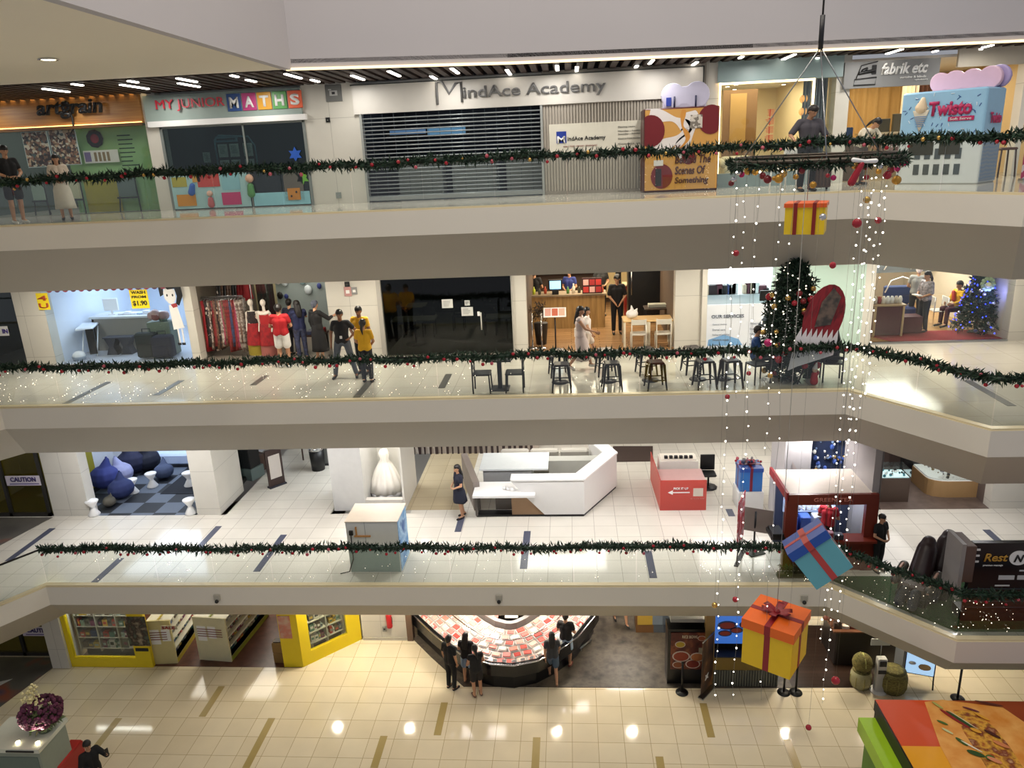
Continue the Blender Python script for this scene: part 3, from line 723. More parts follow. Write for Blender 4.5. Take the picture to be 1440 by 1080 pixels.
for nm, px, py, cc in (('star', 415, 217, '#2458b8'), ('flower', 425, 250, '#6cae34')):
    q = pt(px, py, Y=19.95); t = thing(nm + '_decal', f'{"blue star" if nm == "star" else "green flower"} decal stuck on the maths school window', 'decal', (q.x, 19.95, q.z))
    b = MB(); n = 12; b.prism([(math.cos(R(30 * i)) * (.19 if i % 2 else .1), math.sin(R(30 * i)) * (.19 if i % 2 else .1)) for i in range(n)], 0, .012); b.build('cutout', mat(cc), t)
q = pt(414, 270, Y=19.95); t = thing('square_decal', 'dark panel with an orange die square by the green flower decal', 'decal', (q.x, 19.95, q.z)); b = MB(); b.box(-.26, .26, 0, .01, -.22, .5); b.build('backing', mat('#5c5850'), t); b = MB(); b.box(-.18, .16, -.02, 0, -.2, .1); b.build('orange_square', mat('#c07f2a'), t)
b = MB(); [b.ball((x, -.022, z), .03, None, 8) for x, z in ((-.08, -.1), (.06, 0))]; b.build('spots', BLACK, t)
q = pt(308, 232, Y=20.12); w = pt(360, 188, Y=20.12); t = thing('notice_stand', 'arched blue notice stand holding white sheets inside the maths school window', 'notice board', (0, 20.12, 0))
b = MB(); b.tube([(q.x - .02, 0, L4 + .8), (q.x - .02, 0, w.z - .1), (q.x + .1, 0, w.z), (q.x + .9, 0, w.z - .06), (q.x + 1.05, 0, w.z - .3), (q.x + 1.05, 0, L4 + .8)], .022); b.box(q.x, q.x + .6, -.01, .02, w.z - .17, w.z - .03); b.build('frame', mat('#7fa8b8'), t)
for i in range(3):
    for k in range(3):
        if (i, k) == (2, 2): continue
        x = q.x + .05 + i * .31 + (.06 if i == 2 else 0); z = w.z - .55 - k * .40; b = MB(); b.box(x, x + .25, -.02, -.01, z, z + .33); o = b.build('notice_sheet', mat('#dcdad2'), t)
        b = MB(); random.seed(i * 5 + k); bars(b, x + .04, z + .28, .17, 6, .035, -.021, .012, mat('#8b8b88'), th=.003); b.build('print_lines', None, o)
text('announcements', BLACK, width=.5, height=.05, loc=(q.x + .05, -.02, w.z - .12), parent=t)
q = pt(293, 222, Y=20.2); t = thing('white_notice', 'single white notice taped inside the dark maths school window', 'notice', (q.x, 20.1, q.z)); b = MB(); b.box(-.09, .1, 0, .008, -.12, .14); b.build('paper', mat('#cfcfc8'), t); b = MB(); bars(b, -.06, .1, .13, 5, .04, -.002, .012, mat('#777'+'777')); b.build('print_lines', None, t)
x = X4(262, 260, 21.2); t = thing('reception_desk', 'low rounded pale green desk in the dark maths school', 'desk', (x + .45, 21.3, L4)); b = MB(); b.bev(-.7, .7, -.3, .3, 0, .95, .12); b.build('body', mat('#6f8378'), t); b = MB(); b.bev(-.75, .75, -.34, .34, .95, 1.0, .1); b.build('desk_top', mat('#9db0a2'), t)
# --- pier with grey sign and blind socket
q = pt(469, 131, Y=19.97); t = thing('pier_sign', 'square grey pictogram sign high on the white pier beside the shutter', 'sign', (q.x, 19.96, q.z)); b = MB(); b.bev(-.21, .21, 0, .04, -.2, .2, .01); b.build('plate', mat('#6e6f6c', .4), t)
b = MB(); b.box(-.1, .1, -.01, 0, -.06, .06); b.box(-.13, -.05, -.01, 0, .07, .1); b.build('pictogram', mat('#b8b8b4'), t); b = MB(); b.box(-.04, .04, -.015, -.01, -.03, .03); b.build('hole', DARK, t)
for px, py, s, cc, lb in ((461, 169, .055, '#111112', 'small black sensor box on the white pier beside the shutter'), (476, 275, .07, '#8d9490', 'small grey outlet plate low on the white pier beside the shutter')):
    q = pt(px, py, Y=19.97); t = thing('wall_box', lb, 'wall fitting', (q.x, 19.965, q.z)); b = MB(); b.bev(-s, s, 0, .035, -s, s * 1.2, .01); b.build('cover', mat(cc, .4), t); b = MB(); b.ball((0, -.004, 0), s * .3, None, 8); b.build('lens', STEEL, t)
# --- academy sign, shutter, ribbed wall
T = thing('shop_sign', 'long white fascia sign reading MindAce Academy in grey letters', 'sign', (0, 19.9, 0))
zA, zB = Z4(720, 150), Z4(720, 109)
b = MB(); b.box(x_sh0 - .12, x_rib1 - .1, 0, .12, zA, zB); b.build('board', mat('#d4d0c8', .45, var=.02), T)
b = MB(); b.box(x_sh0 - .15, x_rib1 - .07, -.02, .1, zB, zB + .025); b.box(x_rib1 - .1, x_rib1 - .07, -.02, .1, zA, zB); b.build('edge_frame', mat('#3a3c3a', .4), T)
gl = mat('#6b6b6b', .4)
q0, q1 = pt(652, 140, Y=19.9), pt(852, 122, Y=19.9)
text('indAce Academy', gl, width=q1.x - q0.x, height=.36, loc=(q0.x, -.02, zA + .16), parent=T, bold=.012, ext=.03)
q0, q1 = pt(614, 146, Y=19.9), pt(650, 116, Y=19.9); w = q1.x - q0.x; h = .55; x0 = q0.x; z0 = zA + .13
b = MB(); b.tube([(x0 + .03, -.03, z0), (x0 + .03, -.03, z0 + h - .03), (x0 + w * .25, -.03, z0 + h - .02), (x0 + w * .5, -.03, z0 + h * .45), (x0 + w * .75, -.03, z0 + h - .08), (x0 + w - .03, -.03, z0 + h - .05), (x0 + w - .03, -.03, z0 + .03)], .032, None, 6); b.build('large_letter_m', gl, T)
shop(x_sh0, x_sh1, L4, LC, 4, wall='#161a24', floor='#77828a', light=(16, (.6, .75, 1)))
T = thing('roller_shutter', 'open-grille steel roller shutter closing the academy front', 'shutter', (0, 19.97, 0))
n = 21
b = MB()
for k in range(1, 16): x = x_sh0 + (x_sh1 - x_sh0) * k / 16; b.box(x - .004, x + .004, -.0, .006, L4 + .12, zA)
b.build('vertical_links', mat('#5a6268', .4, .6), T)
for k in range(n):
    z = L4 + .14 + (zA - L4 - .16) * k / n; b = MB(); b.tube([(x_sh0 + .05, 0, z), (x_sh1 - .05, 0, z)], .016, None, 6); b.build('slat', mat('#9fa6a8', .35, .4), T)
b = MB(); b.bev(x_sh0 + .05, x_sh1 - .05, -.03, .03, L4 + .03, L4 + .13, .01); b.build('bottom_rail', mat('#a9adab', .3, .6), T)
for xg in (x_sh0, x_sh1 - .06): b = MB(); b.box(xg, xg + .06, -.05, .05, L4, zA); b.build('guide_rail', mat('#a7aaa6', .4, .3), T)
t = thing('blue_screen', 'dim blue lit display board inside the shuttered academy', 'screen', (x_sh0 + 1.4, 21.5, L4 + 1.75)); b = MB(); b.box(-1.1, 1.2, 0, .05, -.12, .12); b.build('panel', DARK, t); b = MB(); b.box(-1.0, .0, -.01, 0, -.05, .06, emat('#5a7fa8', .5)); b.box(.05, 1.1, -.01, 0, -.1, .1, emat('#6aa0c8', .35)); b.build('lit_text', None, t)
for i in range(3):
    t = thing('shop_counter', ('left', 'middle', 'right')[i] + ' one of three pale counters in the shuttered academy', 'counter', (x_sh0 + 1.2 + i * 1.5, 21.6, L4)); b = MB(); b.bev(-.62, .62, -.3, .3, 0, .95, .04); b.build('body', mat('#8a8f88'), t); b = MB(); b.bev(-.66, .66, -.34, .34, .95, 1.0, .03); b.build('counter_top', mat('#b0b4b0'), t)
RIB = noisy(((.35, '#8c857b'), (.6, '#b5ada1')), 3.4, .5, detail=0, kind='X')
b = MB(); b.box(x_sh1, x_rib1, 20.0, 20.3, L4, LC, mat('#9c958a', .6)); k = x_sh1 + .02
while k < x_rib1 - .05: b.box(k, k + .045, 19.965, 20.0, L4 + .08, zA, mat('#a79f93', .55)); k += .075
b.box(x_sh1, x_rib1, 19.95, 20, L4, L4 + .08, mat('#8c857b')); struct('wall_back', b)
T = thing('wall_sign', 'cream board reading MindAce Academy with opening hours on the ribbed wall', 'sign', (0, 19.93, 0))
a, c = pt(773, 215, Y=19.93), pt(915, 182, Y=19.93)
b = MB(); b.box(a.x, c.x, 0, .03, a.z, a.z + .68); b.build('board', mat('#d8d4c4', .5), T)
b = MB(); b.box(a.x + .18, a.x + .43, -.01, 0, a.z + .22, a.z + .50); b.build('blue_square', mat('#223a96', .4), T)
text('M', WHITEP, width=.2, height=.17, loc=(a.x + .2, -.012, a.z + .22), parent=T, bold=.02); text('indAce Academy', DARK, width=.95, height=.13, loc=(a.x + .46, -.004, a.z + .24), parent=T, bold=.015)
for i, (s, zz) in enumerate((('Opening Hours', .52), ('Monday - Friday', .42), ('Saturday - Sunday', .35), ('Closed on Public Holidays', .24), ('Contact us', .12))): text(s, mat('#5a5a55'), width=.55 if i else .42, height=.04, loc=(a.x + 1.72, -.004, a.z + zz), parent=T)
text('EARLY YEARS  PRIMARY  SECONDARY', mat('#9a5a52'), width=.85, height=.03, loc=(a.x + .35, -.004, a.z + .12), parent=T)
# --- peach poster vending machine
xa, xb = pt(905, 220, Y=19.0).x, pt(1010, 220, Y=19.0).x
T = thing('vending_machine', 'tall vending machine wrapped in cream and plum fruit print with brown slogan', 'vending machine', ((xa + xb) / 2, 19.0, L4)); w = (xb - xa) / 2; hh = pt(957, 151, Y=19.0).z - L4
b = MB(); b.bev(-w, w, 0, .8, 0, hh, .03); b.build('body', mat('#4b2320', .4), T)
b = MB(); b.box(-w + .03, w - .02, -.02, 0, .05, hh - .03); b.build('front_panel', mat('#c9974f', .4), T)
def wave(pts_, w_, m, y, nm, par, seg=9):
    P = [Vector((x, 0, z)) for x, z in pts_]; Q = []
    for i in range(len(P) - 1):
        p0, p1, p2, p3 = P[max(i - 1, 0)], P[i], P[i + 1], P[min(i + 2, len(P) - 1)]
        for k in range(seg): t_ = k / seg; Q.append(.5 * ((2 * p1) + (p2 - p0) * t_ + (2 * p0 - 5 * p1 + 4 * p2 - p3) * t_ * t_ + (3 * p1 - p0 - 3 * p2 + p3) * t_ ** 3))
    b = MB(); L_, R_ = [], []
    for i, p in enumerate(Q):
        d = (Q[min(i + 1, len(Q) - 1)] - Q[max(i - 1, 0)]).normalized(); n_ = Vector((-d.z, 0, d.x)); s_ = w_ * (.7 + .3 * math.sin(i * .5))
        L_.append(p + n_ * s_); R_.append(p - n_ * s_)
    for i in range(len(Q) - 1): b.add([(L_[i].x, y, L_[i].z), (L_[i + 1].x, y, L_[i + 1].z), (R_[i + 1].x, y, R_[i + 1].z), (R_[i].x, y, R_[i].z)], [(0, 1, 2, 3)])
    return b.build(nm, m, par)
wave([(-.75, hh - .12), (-.2, hh - .25), (.12, hh - .5), (-.3, hh - .8), (-.75, hh - .9)], .15, mat('#dcd6d4'), -.024, 'cream_wave', T)
wave([(.2, hh - .1), (.25, hh - .5), (-.02, hh - .95), (.1, hh - 1.2)], .16, mat('#dcd6d4'), -.024, 'cream_wave', T)
wave([(.05, hh - .05), (.02, hh - .4), (.15, hh - .7), (-.1, hh - 1.0)], .06, mat('#c98a3c'), -.026, 'orange_wave', T)
for x, z, r in ((-.72, hh - .5, .33), (.68, hh - .30, .30), (.18, hh - 1.12, .16), (-.45, hh - 1.55, .26)):
    b = MB(); P = [(max(-w + .02, min(w - .02, x + math.cos(R(15 * i)) * r)), z + math.sin(R(15 * i)) * r * 1.1) for i in range(24)]; b.prism(P, -.032, -.022, mat('#6d1c22', .4)); b.build('plum', None, T)
for i, s in enumerate(("You're", 'Behind The', 'Scenes Of', 'Something')): text(s, mat('#4a1c14'), width=(.48, .84, .72, .80)[i], height=.19, loc=(-.14, -.03, .90 - i * .25), parent=T, bold=.025, shear=.15)
b = MB(); b.box(-.64, -.42, -.04, -.02, .62, .75, mat('#d9d6d2')); b.box(-.60, -.46, -.04, -.02, .15, .55, DARK); b.build('card_reader', None, T); b = MB(); b.box(.2, .48, -.035, -.02, hh - .48, hh - .18); b.build('notice_square', noisy(((.45, '#777067'), (.55, '#c9c2b8')), 20, kind='cells'), T)
t = thing('cutout_letters', 'pale lilac bubble cut-out standing on top of the fruit print vending machine', 'display', ((xa + xb) / 2, 19.2, L4 + hh))
b = MB()
for x, r in ((-.18, .28), (.1, .2), (.38, .30)): b.prism([(x + math.cos(R(20 * i)) * r, max(0, .28 + math.sin(R(20 * i)) * r)) for i in range(18)], 0, .08)
b.box(-.42, .6, 0.01, .07, 0, .3); remesh(b.build('bubble', mat('#c5c2d8', .4), t), .02, 2); [MB().tube([(xg, -.02, 0), (xg, -.02, .26)], .02).build('strut', mat('#23264a'), t) for xg in (-.15, .35)]; b = MB(); b.box(-.34, -.22, -.02, 0, .05, .24); b.build('blue_mark', mat('#2c3f9a'), t)
# --- beauty salon: glass front, warm cream room
shop(x_c0, x_c1, L4, LC - .25, 5.5, wall='#d9c9a2', floor='#bdb6a6', light=(110, (1, .86, .62)))
b = MB(); zt = Z4(1090, 113)
b.box(x_c0 - .05, x_c1 + .12, 19.93, 20.1, zt, LC, mat('#8fa3a3', .4)); struct('trim_4', b)
b = MB(); b.box(x_c0, x_c0 + .04, 19.95, 20.02, L4, zt); b.box(X4(1136), X4(1136) + .04, 19.95, 20.02, L4 + .9, zt); b.box(x_c0, X4(1136), 19.95, 20.02, zt - .045, zt); tag(b.build('glowing_strip', emat('#ffe6b4', 3)), 'thin glowing frame of light around the cream salon window', 'light strip')
b = MB(); b.box(x_c0, x_c1, 20.03, 20.045, L4 + .05, zt); o = b.build('window_3', GLASS); o['kind'] = 'structure'
b = MB(); b.box(x_c0, x_c1, 19.9, 20.1, L4, L4 + .34, mat('#7f8f90', .4)); struct('trim_5', b)
q = pt(1150, 110, Y=20.4); T = thing('curtain', 'grey blue pleated curtain hanging at the side of the cream salon', 'curtain', (q.x, 20.5, L4))
b = MB(); P = [(-.3 + .6 * i / 30, .05 * math.sin(i * 1.5)) for i in range(31)]; b.slab(P + [(x, y + .02) for x, y in reversed(P)], .05, 2.75); b.build('fabric', mat('#7a8696', .8), T); b = MB(); b.tube([(-.35, 0, 2.77), (.35, 0, 2.77)], .02); b.build('curtain_rod', STEEL, T)
T = thing('wall_panel', 'tall brown framed panel on the left wall of the cream salon', 'panel', (X4(1045, 150, 22.5), 23.0, L4)); b = MB(); b.box(-.45, .5, 0, .05, .1, 2.5); b.build('board', mat('#7a5a33', .5), T); b = MB(); b.box(-.25, .2, -.02, 0, .9, 2.4); b.build('glazed_door', mat('#a8874f', .3), T)
for i, px in enumerate((1083, 1086)): pass
q = pt(1082, 180, Y=19.99); text_o = thing('red_characters', 'red vertical characters stuck on the cream salon glass', 'lettering', (q.x, 20.0, q.z)); b = MB()
random.seed(5)
for k in range(5):
    for j in range(5): b.box(-.10 + random.uniform(-.0, .06), .10, 0, .006, .42 - k * .2 - j * .032, .432 - k * .2 - j * .032)
    b.box(-.01, .01, 0, .006, .26 - k * .2, .44 - k * .2)
b.build('strokes', mat('#c0392f'), text_o)
T = thing('armchair', 'cream rounded armchair behind the railing in front of the salon window', 'armchair', (X4(1038, 220, 20.9), 20.9, L4))
b = MB(); b.bev(-.42, .42, -.35, .4, .2, .5, .1); b.build('seat', mat('#e6dcc0', .8), T); b = MB(); b.cap((-.3, .3, .6), .14, (.3, .3, .6), .14); b.cap((-.42, -.2, .55), .09, (-.42, .3, .6), .1); b.cap((.42, -.2, .55), .09, (.42, .3, .6), .1); b.build('backrest', mat('#e9e0c6', .8), T)
for x in (-.3, .3):
    for y in (-.25, .3): b = MB(); b.tube([(x, y, 0), (x, y, .22)], .025); b.build('leg', mat('#7a5a33'), T)
for i, (px, py) in enumerate(((1035, 118), (1023, 121), (1033, 125), (1065, 109), (1132, 113), (1102, 118))):
    q = pt(px, py, Z=LC - .33); t = thing('ceiling_spot', 'small round spotlight in the cream salon ceiling', 'lamp', (q.x, min(q.y, 25), LC - .33), group='spotlights in the cream salon ceiling'); b = MB(); b.lathe([(.09, 0), (.10, -.02), (.06, -.02)], m=CHROME, n=14); b.build('ring', None, t); b = MB(); b.lathe([(.07, -.01), (.05, -.03)], m=emat('#fff0c8', 8), n=12); b.build('lens', None, t)
T = thing('hanging_orb_lamp', 'string of round orange paper lamps by the curtain of the cream salon', 'lamp', (X4(1129, 160, 20.6), 20.6, L4)); b = MB(); b.tube([(0, 0, 1.3), (0, 0, 2.8)], .008); b.build('cord', DARK, T)
for k in range(3): b = MB(); b.ball((0, 0, 1.45 + k * .3), .11, None, 14); b.build('lamp_shade', emat('#e8a860', .9), T)
# --- fabric shop
shop(x_f0, X4(1470), L4, LC - .1, 5, wall='#c9b184', floor='#a3947c', light=(120, (1, .84, .6)))
T = thing('shop_sign', 'grey sign board reading fabrik etc beside a drawn sewing machine', 'sign', (0, 19.9, 0))
a, c = pt(1186, 123, Y=19.9), pt(1323, 84, Y=19.9); zA2, zB2 = Z4(1255, 122), Z4(1255, 85)
b = MB(); b.box(a.x, c.x, 0, .12, zA2, zB2); b.build('board', mat('#858584', .5), T)
q = pt(1238, 108, Y=19.9); text('fabrik etc', WHITEP, width=pt(1304, 100, Y=19.9).x - q.x, height=.26, loc=(q.x, -.01, zA2 + .27), parent=T, bold=.03, shear=.25, ext=.02); text('curtains & blinds', WHITEP, width=.6, height=.05, loc=(q.x + .45, -.01, zA2 + .17), parent=T, bold=.02); text('upholstery', WHITEP, width=.3, height=.045, loc=(q.x + .8, -.01, zA2 + .1), parent=T, bold=.02)
q = pt(1200, 118, Y=19.9); x0 = q.x; b = MB(); b.tube([(x0, -.02, zA2 + .07), (x0 + .5, -.02, zA2 + .07), (x0 + .52, -.02, zA2 + .23), (x0 + .02, -.02, zA2 + .2)], .012, closed=True)
b.tube([(x0 + .05, -.02, zA2 + .22), (x0 + .15, -.02, zA2 + .5), (x0 + .52, -.02, zA2 + .58)], .012); b.cap((x0 + .12, -.02, zA2 + .33), .035, (x0 + .45, -.02, zA2 + .38), .04); b.box(x0 + .40, x0 + .5, -.03, 0, zA2 + .3, zA2 + .5); b.cap((x0 + .2, -.02, zA2 + .38), .05, (x0 + .28, -.02, zA2 + .43), .03); b.build('sewing_machine_drawing', BLACK, T)
b = MB(); 
for i, xx in enumerate((X4(1200, 180, 22.0), )): pass
T = thing('curtain', 'wide gold tan curtain covering the back wall of the fabric shop', 'curtain', (X4(1235, 160, 24.4), 24.6, L4)); b = MB(); P = [(-1.3 + 2.9 * i / 60, .05 * math.sin(i * .9)) for i in range(61)]; b.slab(P + [(x, y + .02) for x, y in reversed(P)], .9, 2.8); b.build('fabric', mat('#c2a167', .8), T); b = MB(); b.tube([(-1.35, 0, 2.83), (1.6, 0, 2.83)], .025); b.build('curtain_rod', mat('#5a4326'), T)
for i, (px, cc, lb) in enumerate(((1277, '#e6dcc4', 'cream drape beside the gold curtain in the fabric shop'), (1295, '#4a2a1c', 'dark brown drape behind the blue ice cream machine'), (1425, '#d8c79a', 'pale gold drape at the far right of the top gallery'), (1400, '#efe2ba', 'cream drape between the pink cut-out and the far right drape'))):
    T = thing('curtain', lb, 'curtain', (X4(px, 160, 23.6), 23.6, L4)); b = MB(); P = [(-.22 + .44 * i / 20, .04 * math.sin(i * 1.2)) for i in range(21)]; b.slab(P + [(x, y + .02) for x, y in reversed(P)], .1, 2.8); b.build('fabric', mat(cc, .8), T); b = MB(); b.tube([(-.25, 0, 2.83), (.25, 0, 2.83)], .02); b.build('curtain_rod', DARK, T)
T = thing('shop_counter', 'beige sales counter with an open dark book shelf in the fabric shop', 'counter', (X4(1262, 215, 21.6), 21.6, L4))
b = MB(); b.box(-.75, 1.0, 0, .5, 0, 1.12); b.build('body', mat('#a8946f', .5), T); b = MB(); b.box(-.95, 1.05, -.04, .54, 1.12, 1.17); b.build('counter_top', mat('#d9ccaa', .4), T); b = MB(); b.box(-.55, .32, -.03, 0, .55, 1.08); b.build('shelf_recess', DARK, T)
random.seed(8)
for k in range(13):
    cc = random.choice(('#c9b7a6', '#9c8b84', '#d8d0c6', '#7d5a55', '#a58c8c')); h = random.uniform(.24, .32); b = MB(); x = T.location.x - .50 + k * .062; b.box(0, .05, -.13, 0, 0, h, mat(cc)); b.box(.01, .04, -.134, -.13, h * .6, h * .75, WHITEP)
    o = b.build('sample_book'); o.location = (x, 21.57, L4 + .62); tag(o, f'sample book number {k + 1} from the left on the counter shelf of the fabric shop', 'book', 'sample books on the fabric shop shelf')
b = MB(); b.box(T.location.x - .52, T.location.x + .3, 21.42, 21.57, L4 + .59, L4 + .62); tag(b.build('shelf_board', DARK), 'dark shelf board holding the sample books', 'shelf')
for i, (dx, hh_) in enumerate(((-.35, .34), (.02, .45))):
    b = MB(); b.bev(-.15, .15, -.05, .05, 0, hh_, .01); o = b.build('pattern_box', mat(('#4a4a3c', '#5b5848')[i])); o.location = (T.location.x + dx, 21.8, L4 + 1.17); tag(o, ('shorter', 'taller')[i] + ' of two dark boxes standing on the fabric shop counter', 'box')
b = MB(); b.bev(-.2, .2, -.12, .12, 0, .42, .03); o = b.build('blue_box', mat('#243a5c')); o.location = (X4(1186, 190, 20.9), 20.9, L4 + .9); tag(o, 'dark blue box beside the woman leaning in the fabric shop', 'box')
b = MB(); b.bev(-.3, .3, -.2, .2, 0, .9, .02); o = b.build('low_cabinet', mat('#5a4a3a')); o.location = (X4(1186, 190, 20.9), 20.9, L4); tag(o, 'low brown cabinet under the dark blue box', 'cabinet')
person('woman with dark tied hair and pale top bending over the top gallery rail', (X4(1212, 220, 18.6), 18.7, L4), R(20), pose=dict(chest=(0, -.14, 1.22), neck=(.02, -.28, 1.33), head=(.06, -.40, 1.44), waist=(0, -.02, 1.06), sa=(.17, -.24, 1.29), sb=(-.15, -.24, 1.29), ea=(.24, -.40, 1.08), wa=(.22, -.56, .92), ha=(.2, -.62, .86), eb=(-.2, -.36, 1.06), wb=(-.14, -.52, .93), hb=(-.1, -.6, .88), look=(.2, -1, -.7)), h=1.58, top='#d3cab4', sleeve=.8, bottom='trousers', bcol='#5a5048', hair='tail')
# --- man at the rail, suitcase
person('heavy-set man in a dark grey polo shirt leaning at the top gallery rail', (pt(1136, 225, Y=16.95).x, 17.0, L4), R(8), pose=merge(HIP_B, dict(ea=(.30, -.06, 1.10), wa=(.24, -.30, .98), ha=(.18, -.38, .96), look=(.25, -1, -.45), eb=(-.33, .02, 1.15), wb=(-.36, -.22, 1.05), hb=(-.38, -.32, 1.02), head=(.02, -.06, 1.58))), h=1.72, wide=1.16, top='#4c4950', sleeve=.85, bottom='trousers', bcol='#17181c', hairm=mat('#2a2523'))
q = pt(1154, 260, Y=17.3); T = thing('suitcase', 'brown ribbed suitcase standing behind the man at the rail', 'suitcase', (q.x, 17.35, L4), R(4))
b = MB(); b.bev(-.20, .20, -.12, .12, .05, .52, .04); b.build('shell', mat('#5d463b', .5), T); b = MB()
for k in range(5): b.box(-.165 + k * .075, -.14 + k * .075, -.13, -.118, .09, .48)
b.build('ribs', mat('#463229', .5), T); b = MB(); b.tube([(-.07, .08, .5), (-.07, .08, .8), (.07, .08, .8), (.07, .08, .5)], .012); b.build('handle', DARK, T)
for x in (-.15, .15): b = MB(); b.lathe([(.03, -.015), (.03, .015)], m=BLACK, n=10, M=Matrix.Translation((x, 0, .031)) @ Matrix.Rotation(R(90), 4, 'Y')); b.build('wheel', None, T)
T = thing('white_chair', 'white plastic chair at the left elbow of the man in the grey polo', 'chair', (pt(1106, 205, Y=18.2).x, 18.3, L4), R(200))
b = MB(); b.bev(-.22, .22, -.22, .22, .43, .47, .03); b.build('seat', WHITEP, T); b = MB(); b.cap((-.14, .22, .62), .05, (-.14, .25, .88), .05); b.cap((.14, .22, .62), .05, (.14, .25, .88), .05); b.cap((0, .23, .62), .07, (0, .26, .9), .06); remesh(b.build('backrest', WHITEP, T), .02)
for x in (-.19, .19):
    for y in (-.19, .19): b = MB(); b.tube([(x * 1.1, y * 1.1, 0), (x, y, .44)], .018); b.build('leg', WHITEP, T)
# --- blue ice cream vending machine
p0 = pt(1282, 272, Y=18.4)
T = thing('vending_machine', 'white and sky blue ice cream vending machine reading Twisto', 'vending machine', (pt(1318, 220, Y=17.75).x, 17.75, L4), R(-46)); hh = pt(1340, 127, Y=18.0).z - L4; w = .86; d = 1.0
b = MB(); b.bev(-w, w, 0, d, 0, hh - .95, .04); b.build('cabinet', mat('#d9dede', .35), T); b = MB(); b.bev(-w, w, -.04, d, hh - .95, hh, .06); hd = b.build('header', mat('#94c0de', .35), T)
b = MB(); b.box(w, w + .012, .05, d - .05, .05, hh - .98); b.build('side_panel', noisy(((.4, '#8f9bab'), (.6, '#7c93b0')), 4, kind='Z'), T)
random.seed(12); b = MB()
for _ in range(58):
    x, z, a = random.uniform(-w + .08, w - .08), random.uniform(hh - .88, hh - .07), random.uniform(0, 3.14); dx, dz = math.cos(a) * .03, math.sin(a) * .03
    b.cap((x - dx, -.045, z - dz), .008, (x + dx, -.045, z + dz), .008, mat(random.choice(('#2f5f9a', '#3a4f92', '#d8e6f0'))), n=5)
b.build('sprinkle_print', None, hd)
b = MB(); b.lathe([(.01, 0), (.17, .42), (.17, .44)], m=mat('#e3dcc9'), n=16, sy=.12, M=Matrix.Translation((-.42, -.055, hh - .82))); 
for k in range(6): b.box(-.55 + .01 * k, -.29 - .01 * k, -.08, -.075, hh - .52 - k * .04, hh - .505 - k * .04, mat('#5a86b8'))
b.cap((-.42, -.05, hh - .32), .13, (-.40, -.05, hh - .16), .05, mat('#e8d2b0')); b.build('ice_cream_cone', None, hd)
text('Twisto', mat('#b4215a'), width=.86, height=.30, loc=(-.26, -.05, hh - .52), parent=hd, bold=.045, ext=.02, shear=.05); b = MB(); b.bev(.15, .66, -.06, -.045, hh - .64, hh - .55, .005); b.build('tag_bar', mat('#b4215a'), hd); text('Soft Serve', WHITEP, width=.42, height=.05, loc=(.19, -.062, hh - .62), parent=hd)
text('Twisto', mat('#b4215a'), width=.62, height=.22, loc=(w + .02, .2, hh - .72), rot=(R(90), 0, R(90)), parent=hd, bold=.04)
b = MB(); b.box(-.62, -.1, -.02, 0, hh - 1.32, hh - 1.05); b.box(.02, .44, -.02, 0, hh - 1.32, hh - 1.05); b.build('display_window', mat('#3c3a2e', .2), T)
for r_ in range(3):
    for c_ in range(5): b = MB(); b.box(-.48 + c_ * .21, -.36 + c_ * .21, -.012, .005, .86 - r_ * .33, 1.08 - r_ * .33); b.build('menu_tile', mat('#4e565a', .3), T)
b = MB(); b.tube([(-.80, -.03, .25), (-.80, -.03, .62)], .018); b.build('handle', DARK, T); b = MB(); b.box(.56, .60, -.015, 0, .9, 1.02); b.build('lock', DARK, T)
t = thing('cutout_letters', 'pale pink bubble cut-out standing on the blue ice cream machine', 'display', (pt(1350, 110, Y=17.9).x + .15, 18.05, L4 + hh + .002), R(-46))
b = MB()
for x, r in ((-.5, .2), (-.2, .22), (.15, .22), (.5, .24)): b.prism([(x + math.cos(R(20 * i)) * r, max(0, .2 + math.sin(R(20 * i)) * r)) for i in range(18)], 0, .14)
b.box(-.62, .62, .01, .13, 0, .28); remesh(b.build('bubble', mat('#dcb9cf', .4), t), .022, 2); b = MB()
for x, r in ((.6, .24),): b.prism([(x + math.cos(R(20 * i)) * r, max(0, .22 + math.sin(R(20 * i)) * r)) for i in range(18)], .18, .3)
remesh(b.build('rear_bubble', mat('#a99ac8', .4), t), .022, 2)
# right end: dark display bags, blue screen, chair
T = thing('shop_display', 'pale blue lit display cabinet with dark bags at the far right shop', 'display', (X4(1425, 190, 22.4), 22.4, L4)); b = MB(); b.box(-.4, .6, 0, .4, 0, 1.35); b.build('cabinet', mat('#8a7f6a'), T); b = MB(); b.box(-.4, .6, -.02, 0, 1.0, 1.7); b.build('lit_panel', emat('#86b4d8', .8), T); b = MB(); b.cap((-.2, -.15, .9), .16, (-.1, -.15, 1.1), .12); b.cap((.2, -.15, .9), .18, (.25, -.15, 1.15), .12); b.build('dark_bags', mat('#1a2440'), T)
T = thing('wooden_stool', 'dark wooden bar stool at the far right of the top gallery', 'stool', (X4(1408, 250, 19.4), 19.4, L4)); b = MB(); b.bev(-.2, .2, -.2, .2, .62, .68, .04); b.build('seat', mat('#4b2f24'), T)
for x in (-.16, .16):
    for y in (-.16, .16): b = MB(); b.tube([(x * 1.2, y * 1.2, 0), (x, y, .63)], .02); b.build('leg', mat('#3a241b'), T)
T = thing('banner_stand', 'magenta and white banner stand cut by the right edge of the top gallery', 'banner', (pt(1443, 255, Y=17.6).x, 17.6, L4)); b = MB(); b.box(-.12, .3, 0, .02, .05, .9); b.build('sheet', noisy(((.5, '#b02a5c'), (.52, '#d8c8d0')), 5, kind='cells'), T); b = MB(); b.box(-.12, .3, -.08, .1, 0, .05); b.build('base', STEEL, T)
